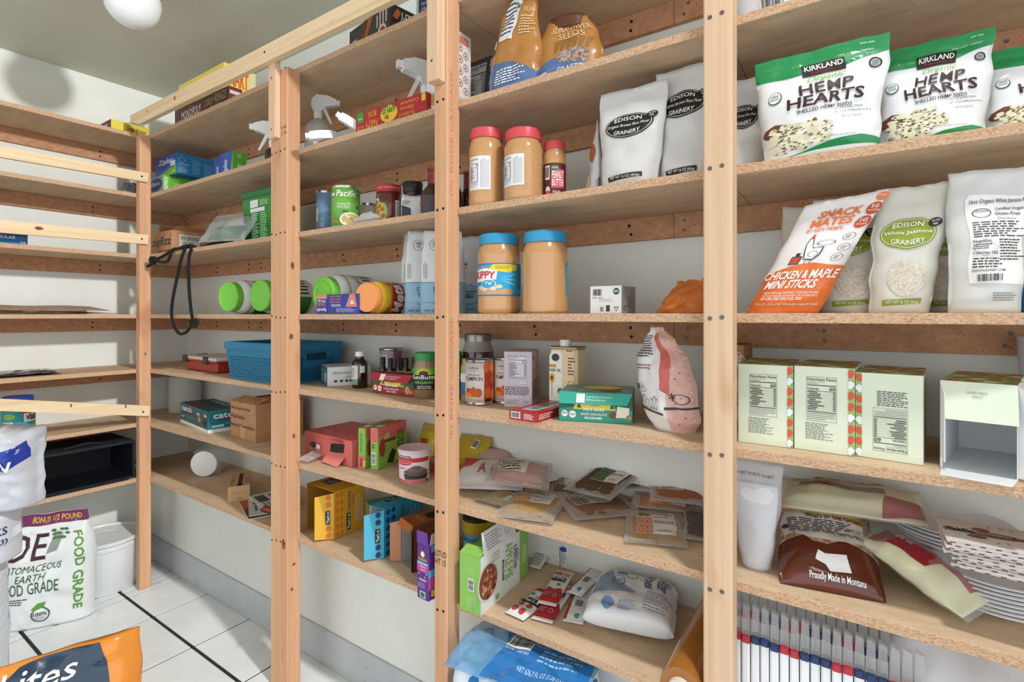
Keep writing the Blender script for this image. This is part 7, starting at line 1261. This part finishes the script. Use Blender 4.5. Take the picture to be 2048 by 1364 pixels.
# ================================================================== LEFT WALL SHELVES
def onA(py0, py1, X): return None
X = -2.80; ya, yb = fy(222, X), fy(298, X); dA = -(fx(181, ya)-X); h = zX(222, 237.5, X)-Z1
C = Carton('board_game_box', 'yellow and dark red game box lying on the top tier in the corner', 'game box', V(X, ya, Z1), V(X, yb, Z1), max(.12, dA), max(.035, h), col('e6d04a', rough=.45), 'board games on the top tiers'); P = C.P('front'); P.rect(.36, 0, 1, 1, col('d4bf45'), 1); P.text('Edge of your', .42, .25, .92, .75, col('6b3a1c'), 3, bold=.03); P.build('printed_side', C.t); P = C.P('left'); P.rect(0, 0, 1, 1, col('7a1f2b'), 1); P.rect(.55, .3, .85, .75, col('a8c4e8'), 2); P.lines(.15, .55, .45, .8, 2, WHITE, 2); P.build('printed_end', C.t)
t, w, h_ = flat3('plastic_wrap_wad', 'grey plastic wrapping lying on top of the yellow game box', 'plastic wad', V(X-.02, fy(268, X), Z1+C.h+.012), V(X-.02, fy(296, X), Z1+C.h+.012), V(X-.10, fy(285, X), Z1+C.h+.025)); Pouch(w, h_, .03, wr=.006, seed=221, prof=PILLOW, back=.5, wsc=30).build('film', t, film(196, 198, 200, .55, .15), 16, 14)
t = thing('plastic_bag', 'small grey crumpled plastic bag on the second tier near the corner post', 'bag', (-2.86, fy(259, -2.86), Z2), RX(80)); Pouch(.10, .07, .07, wr=.014, seed=222, prof=[(0, .9), (.5, .8), (1, .3)], width=[(0, 1), (1, .5)], wsc=22).build('bag', t, col('8d9096', rough=.35, alpha=.85), 20, 16)
# blue carton, paper bags, black packet, pickle jar
X = -2.78; C = Carton('product_carton', 'blue carton cut off by the left picture edge on the third tier', 'carton', V(X, fy(-60, X), Z3), V(X, fy(55.5, X), Z3), .12, zX(30, 455, X)-Z3, col('2a6fb0', rough=.4)); P = C.P('front'); P.rect(0, .5, 1, 1, col('1f4f8c'), 1); P.text('REGULAR', .35, .32, .78, .5, WHITE, 3, bold=.02); P.text('36', .86, .08, .96, .24, WHITE, 3); P.build('printed_front', C.t)
PB = ramp_mat('kraft_paper', [(.35, (168, 138, 118)), (.65, (186, 156, 136))], 10, rough=.8); TWI = col('b08a5c', rough=.9)
for k, (y0, y1, z, lab) in enumerate(((.42, .98, Z4+.0002, 'lower folded brown paper bag lying flat on the fourth tier'), (.30, .90, Z4+.0145, 'upper folded brown paper bag with twine handle on the fourth tier'))):
    t = thing('paper_bag', lab, 'bag', (-2.90, (y0+y1)/2, z), RX(90), 'folded paper bags'); L = y1-y0; tb = .009
    MB().sheet(lambda u, v: ((u-.5)*L, (v-.5)*.26, .0045+.003*math.sin(u*5+k)*(1-v)+.0015*math.sin(u*17)+(.020 if k else .004)*v), 24, 6, PB, .0006).obj('front_sheet', t, smooth=True); MB().sheet(lambda u, v: ((u-.5)*L, (v-.5)*.26, .0012+.0008*math.sin(u*7)), 16, 4, PB, .0006).obj('rear_sheet', t, smooth=True)
    if k: MB().tube([V(-.06+.12*s_/20+.01*math.sin(s_), -.145-.012*math.sin(s_*.31), .004+.002*math.sin(s_*.7)) for s_ in range(21)], .0016, TWI, 6).obj('twine_handle', t, smooth=True); MB().tube([V(-.02+.1*s_/20, -.138-.02*math.sin(s_*.157), .006-.008*math.sin(s_*.157)) for s_ in range(21)], .0014, TWI, 6).obj('twine_handle', t, smooth=True)
X = -2.80; t = thing('bin_liner_packet', 'flat black packet in shiny film on the fifth tier of the left wall', 'packet', (X-.06, (fy(-40, X)+fy(122, X))/2, Z5+.0095), 0, rot=lay(-90, 90)); L = fy(122, X)-fy(-40, X); t.location.x = X+.03; q = Pouch(L, .16, .022, wr=.004, seed=231, prof=PILLOW, back=.4, p=5, wsc=30); q.build('packet', t, col('1f2128', rough=.12, coat=.8)); Pouch(L*1.03, .165, .024, wr=.005, seed=233, prof=PILLOW, back=.4, p=5, wsc=34).build('film', t, film(210, 214, 220, .2, .06)); P = q.P(); P.rect(.62, .3, .76, .9, col('9a9ea6'), 1); P.build('label', t)
Xc = -2.84; yc = fy(36, Xc); t = thing('pickle_jar', 'pickle jar with blue lid behind the lowest guard strip', 'jar', (Xc, yc, Z6), RX(75)); r = .052; h = zX(36, 792, Xc)-Z6; lathe_part(t, 'glass', [(r*.9, 0), (r, .008), (r, h*.78), (r*.86, h*.86), (r*.84, h*.9)], film(158, 166, 140, .6, .06)); lathe_part(t, 'brine', [(r*.88, .004), (r*.95, .01), (r*.95, h*.6), (0, h*.6)], col('8f9a6a', rough=.3, alpha=.55)); lathe_part(t, 'lid', [(r*.92, h*.88), (r*.92, h*.985), (r*.88, h), (0, h)], col('27459c', rough=.3)); P = Print(cylS(r*1.006, h*.16, h*.66, -90, 90), r*3.1, h*.5, .01); P.rect(.12, 0, .98, 1, col('2a9aa8'), 1); P.barcode(.2, .08, .42, .5, 2); P.rect(.62, .45, .98, .98, WHITE, 2); P.text('vlasic', .66, .55, .97, .88, BLACK, 4, bold=.04); P.ell(.35, .75, .12, .14, col('8fbf4a'), 2); P.rect(.55, .88, .8, .98, col('c8452c'), 3); P.rect(.8, .2, .98, .42, col('8fbf4a'), 2); P.build('label', t)
# black fabric bin lying open
BF = ramp_mat('black_fabric', [(.35, (30, 32, 38)), (.65, (44, 46, 54))], 220, rough=.75, bump=.3); BIN = col('121620', rough=.5)
Xf = -2.765; y0, y1 = fy(62, Xf), fy(271, Xf); t = thing('fabric_bin', 'black collapsible fabric bin lying on its side with the opening outwards', 'bin', (Xf, (y0+y1)/2, Z7), RX(90)); w = y1-y0; h = .172; d = .27; m = MB(); tk = .009
for a in ((-w/2, w/2, 0, d, 0, tk), (-w/2, w/2, 0, d, h-tk, h), (-w/2, -w/2+tk, 0, d, tk, h-tk), (w/2-tk, w/2, 0, d, tk, h-tk), (-w/2, w/2, d-tk, d, tk, h-tk)): m.box(*a, BF, .004)
m.obj('bin', t, kind='stuff'); m = MB()
for a in ((-w/2+tk, w/2-tk, .004, d-tk, tk, tk+.0012), (-w/2+tk, w/2-tk, .004, d-tk, h-tk-.0012, h-tk), (w/2-tk-.0012, w/2-tk, .004, d-tk, tk, h-tk), (-w/2+tk, w/2-tk, d-tk-.0012, d-tk, tk, h-tk), (-w/2+tk, -w/2+tk+.0012, .004, d-tk, tk, h-tk)): m.box(*a, BIN, .0004)
m.obj('lining', t, kind='stuff')
MB().sheet(lambda u, v: (-w/2-.05+u*(w+.04), -.012-.02*(1-v)*u*0+.06*v, .004+.004*math.sin(u*6)), 20, 4, BF, .003).obj('folded_lid', t, smooth=True) if False else MB().box(-w/2-.02, w/2-.03, -.016, .06, .0002, .006, BF, .002).obj('folded_lid', t)
MB().tube([V(-w*.2+w*.4*s_/20, .02, h+.004+.012*math.sin(math.pi*s_/20)) for s_ in range(21)], .004, BF, 6).obj('strap', t, smooth=True); MB().tube([(w/2-.004, 0, .01), (w/2-.004, 0, h-.008), (-w/2+.004, 0, h-.008), (-w/2+.004, 0, .01)], .0035, BF, 6).obj('piping', t)
# ================================================================== FLOOR
t = thing('lidded_bucket', 'large white plastic bucket with lid standing under the left shelves', 'bucket', (-2.90, .92, .001)); r, h = .150, .236; BW = col('e3e7ea', rough=.35); lathe_part(t, 'bucket', [(r*.84, 0), (r*.86, .004), (r*.93, h*.82), (r*.96, h*.83), (r*.96, h*.88), (r*.93, h*.89), (r*.94, h*.95)], BW, 56); lathe_part(t, 'lid', [(r*.97, h*.93), (r, h*.94), (r, h*.99), (r*.97, h), (r*.92, h*.995), (r*.90, h*.965), (0, h*.96)], BW, 56); MB().tube([V(.07*math.cos(a), .07*math.sin(a), h*.962) for a in [2.2+i*.1 for i in range(18)]], .002, BW, 6).obj('lid_ridge', t, smooth=True)
# diatomaceous earth bag
g = G(112, 1252, 0); DEB = col('dfe3e4', rough=.28, coat=.5); t = thing('earth_powder_bag', 'white bag of food grade powder with purple top seam on the floor', 'bag', (g.x-.065, g.y+.0, .002), RX(58)); w, h = .30, .44
q = Pouch(w, h, .13, wr=.012, seed=241, width=[(0, .97), (.3, 1), (.75, .98), (.9, .86), (1, .82)], prof=[(0, .75), (.2, 1), (.6, .9), (.85, .4), (.93, .1), (1, .04)], p=4, wsc=9); q.build('bag', t, DEB, 34, 40); P = q.P(L=.014); DG = col('27552f'); DM = col('3c1a26'); LG = col('55912c')
P.rect(0, .90, 1, 1, col('6d2358'), 1); P.text('BONUS 1/2 POUND', .3, .925, .92, .975, col('d8b83c'), 3, bold=.03); P.build('top_seam', t); P = q.P(L=.014); P.text('DE', .06, .62, .52, .84, DM, 3, shear=.15, bold=.01); P.text('DIATOMACEOUS', .0, .52, .66, .58, DG, 3, shear=.2); P.text('EARTH', .2, .44, .5, .5, DG, 3, shear=.2); P.text('FOOD GRADE', .0, .33, .66, .43, DG, 3); P.lines(.05, .24, .35, .30, 3, INK, 3); P.ring(.46, .135, .1, None, DG, 3, .14); P.text('100%', .39, .13, .53, .16, INK, 4, bold=.02); P.text('ORGANIC', .4, .1, .52, .118, GREY, 4); P.poly([(.36, .19), (.42, .23), (.52, .24), (.5, .2), (.42, .18)], LG, 4)
P.text('FOOD GRADE', .80, .12, .90, .82, LG, 3, rot=270, bold=.03); P.poly([(.5, .66), (.62, .68), (.68, .82), (.58, .84)], col('8d938a'), 3)
for i in range(9): P.ell(.58+.05*(i % 4), .78+.035*(i // 3), .03, .012, col('3f6f3a'), 4, 8, i)
P.build('printed_front', t)
# stacked paper packs at the left edge
def pack(label, X, Y, z, w, d, h, mat, seed, fn, wr=.008, name='toilet_paper_pack', rz=RX(62)):
    t = thing(name, label, 'pack', (X, Y, z), rz, 'wrapped packs stacked at the left edge'); q = Pouch(w, h, d, wr=wr, seed=seed, prof=[(0, .9), (.1, 1), (.9, 1), (1, .85)], p=6, wsc=16); q.build('wrapper', t, mat, 30, 26); P = q.P(L=.014); fn(P); P.build('printed_front', t); return t
def f1(P): P.rect(.62, 0, 1, 1, col('d9dee8'), 1); P.rect(.80, .05, .86, .95, col('223a86'), 2);
def f2(P): P.text('56-ROLL PACKS', .52, .55, .95, .70, col('2a3a6e'), 3, bold=.02, rot=0); P.text('1425 SQ FT (132.3)', .52, .35, .95, .48, col('2a3a6e'), 3, bold=.02)
def f3(P): P.poly([(.2, .5), (.7, .44), (.95, .66), (.9, .9), (.7, .7), (.2, .75)], col('2a3f9c', rough=.3), 1); P.text('UBEN', .55, .53, .85, .66, WHITE, 3, bold=.04, shear=.2); P.poly([(.1, .05), (.5, .1), (.4, .2), (.1, .2)], col('3a4a9c'), 1)
px_, py_ = -2.07, .36
pack('tall white pack with blue stripe at the foot of the left stack', px_-.062, py_-.042, .002, .24, .20, .545, col('dde2ea', rough=.28, coat=.4), 251, f1)
pack('white paper roll pack with blue lettering in the middle of the left stack', px_-.042, py_-.028, .549, .265, .20, .15, col('d6d9e2', rough=.3, coat=.4), 252, f2)
pack('crumpled clear and blue plastic pack on top of the left stack', px_-.01, py_+.0, .701, .30, .18, .215, film(214, 218, 226, .8, .15), 253, f3, .024)
# big orange and navy snack bag
g = G(130, 1500, .002); t = thing('snack_bag', 'large navy and orange snack bag at the lower left picture corner', 'bag', (-1.40, .358, .002), 0, rot=(RX(-4), RX(1), RX(74))); w, h = .285, .525; q = Pouch(w, h, .14, wr=.014, seed=261, prof=[(0, .5), (.2, 1), (.7, .9), (.92, .25), (1, .08)], p=3, wsc=9); NB = col('17324a', rough=.25, coat=.5); q.build('bag', t, col('e08a2e', rough=.28, coat=.5), 34, 40)
P = q.P(L=.007, lift=.0014); P.poly([(.05, .0), (.80, .0), (.80, .6), (.77, .92), (.72, 1), (.42, 1), (.28, .985), (.12, .92), (.05, .80)], NB, 1); P.text('bites', .16, .895, .60, .972, WHITE, 3, shear=.2, bold=.01); P.ell(.62, .70, .1, .12, col('2f86b0'), 2); P.ell(.35, .66, .2, .05, col('4f8a4a'), 2); P.build('printed_front', t)
# ------------------------------------------------------------------ print belongs to the part it is printed on
PRN = ('printed_front', 'printed_side', 'printed_back', 'printed_top', 'printed_end', 'printed_label', 'printed_spine', 'printed_badge', 'printed_band', 'count_badge', 'top_seam', 'label', 'fruit_pattern', 'rocket_print', 'address_label', 'clear_window', 'slot', 'lid_print', 'printed_lid', 'printed_line')
kids = {}
for o in bpy.data.objects:
    if o.parent and not o.parent.parent: kids.setdefault(o.parent.name, []).append(o)
for tn, ch in kids.items():
    body = [c for c in ch if c.type == 'MESH' and c.name.split('.')[0] not in PRN and tuple(c.location) == (0, 0, 0) and tuple(c.rotation_euler) == (0, 0, 0)]
    if len(body) < 2: continue
    for c in ch:
        n = c.name.split('.')[0]
        if n in PRN and body:
            b = [x for x in body if x.name.split('.')[0] == ('lid' if n in ('lid_print', 'printed_lid') else 'paper_label' if n == 'printed_label' else '')] or body
            c.parent = b[0]
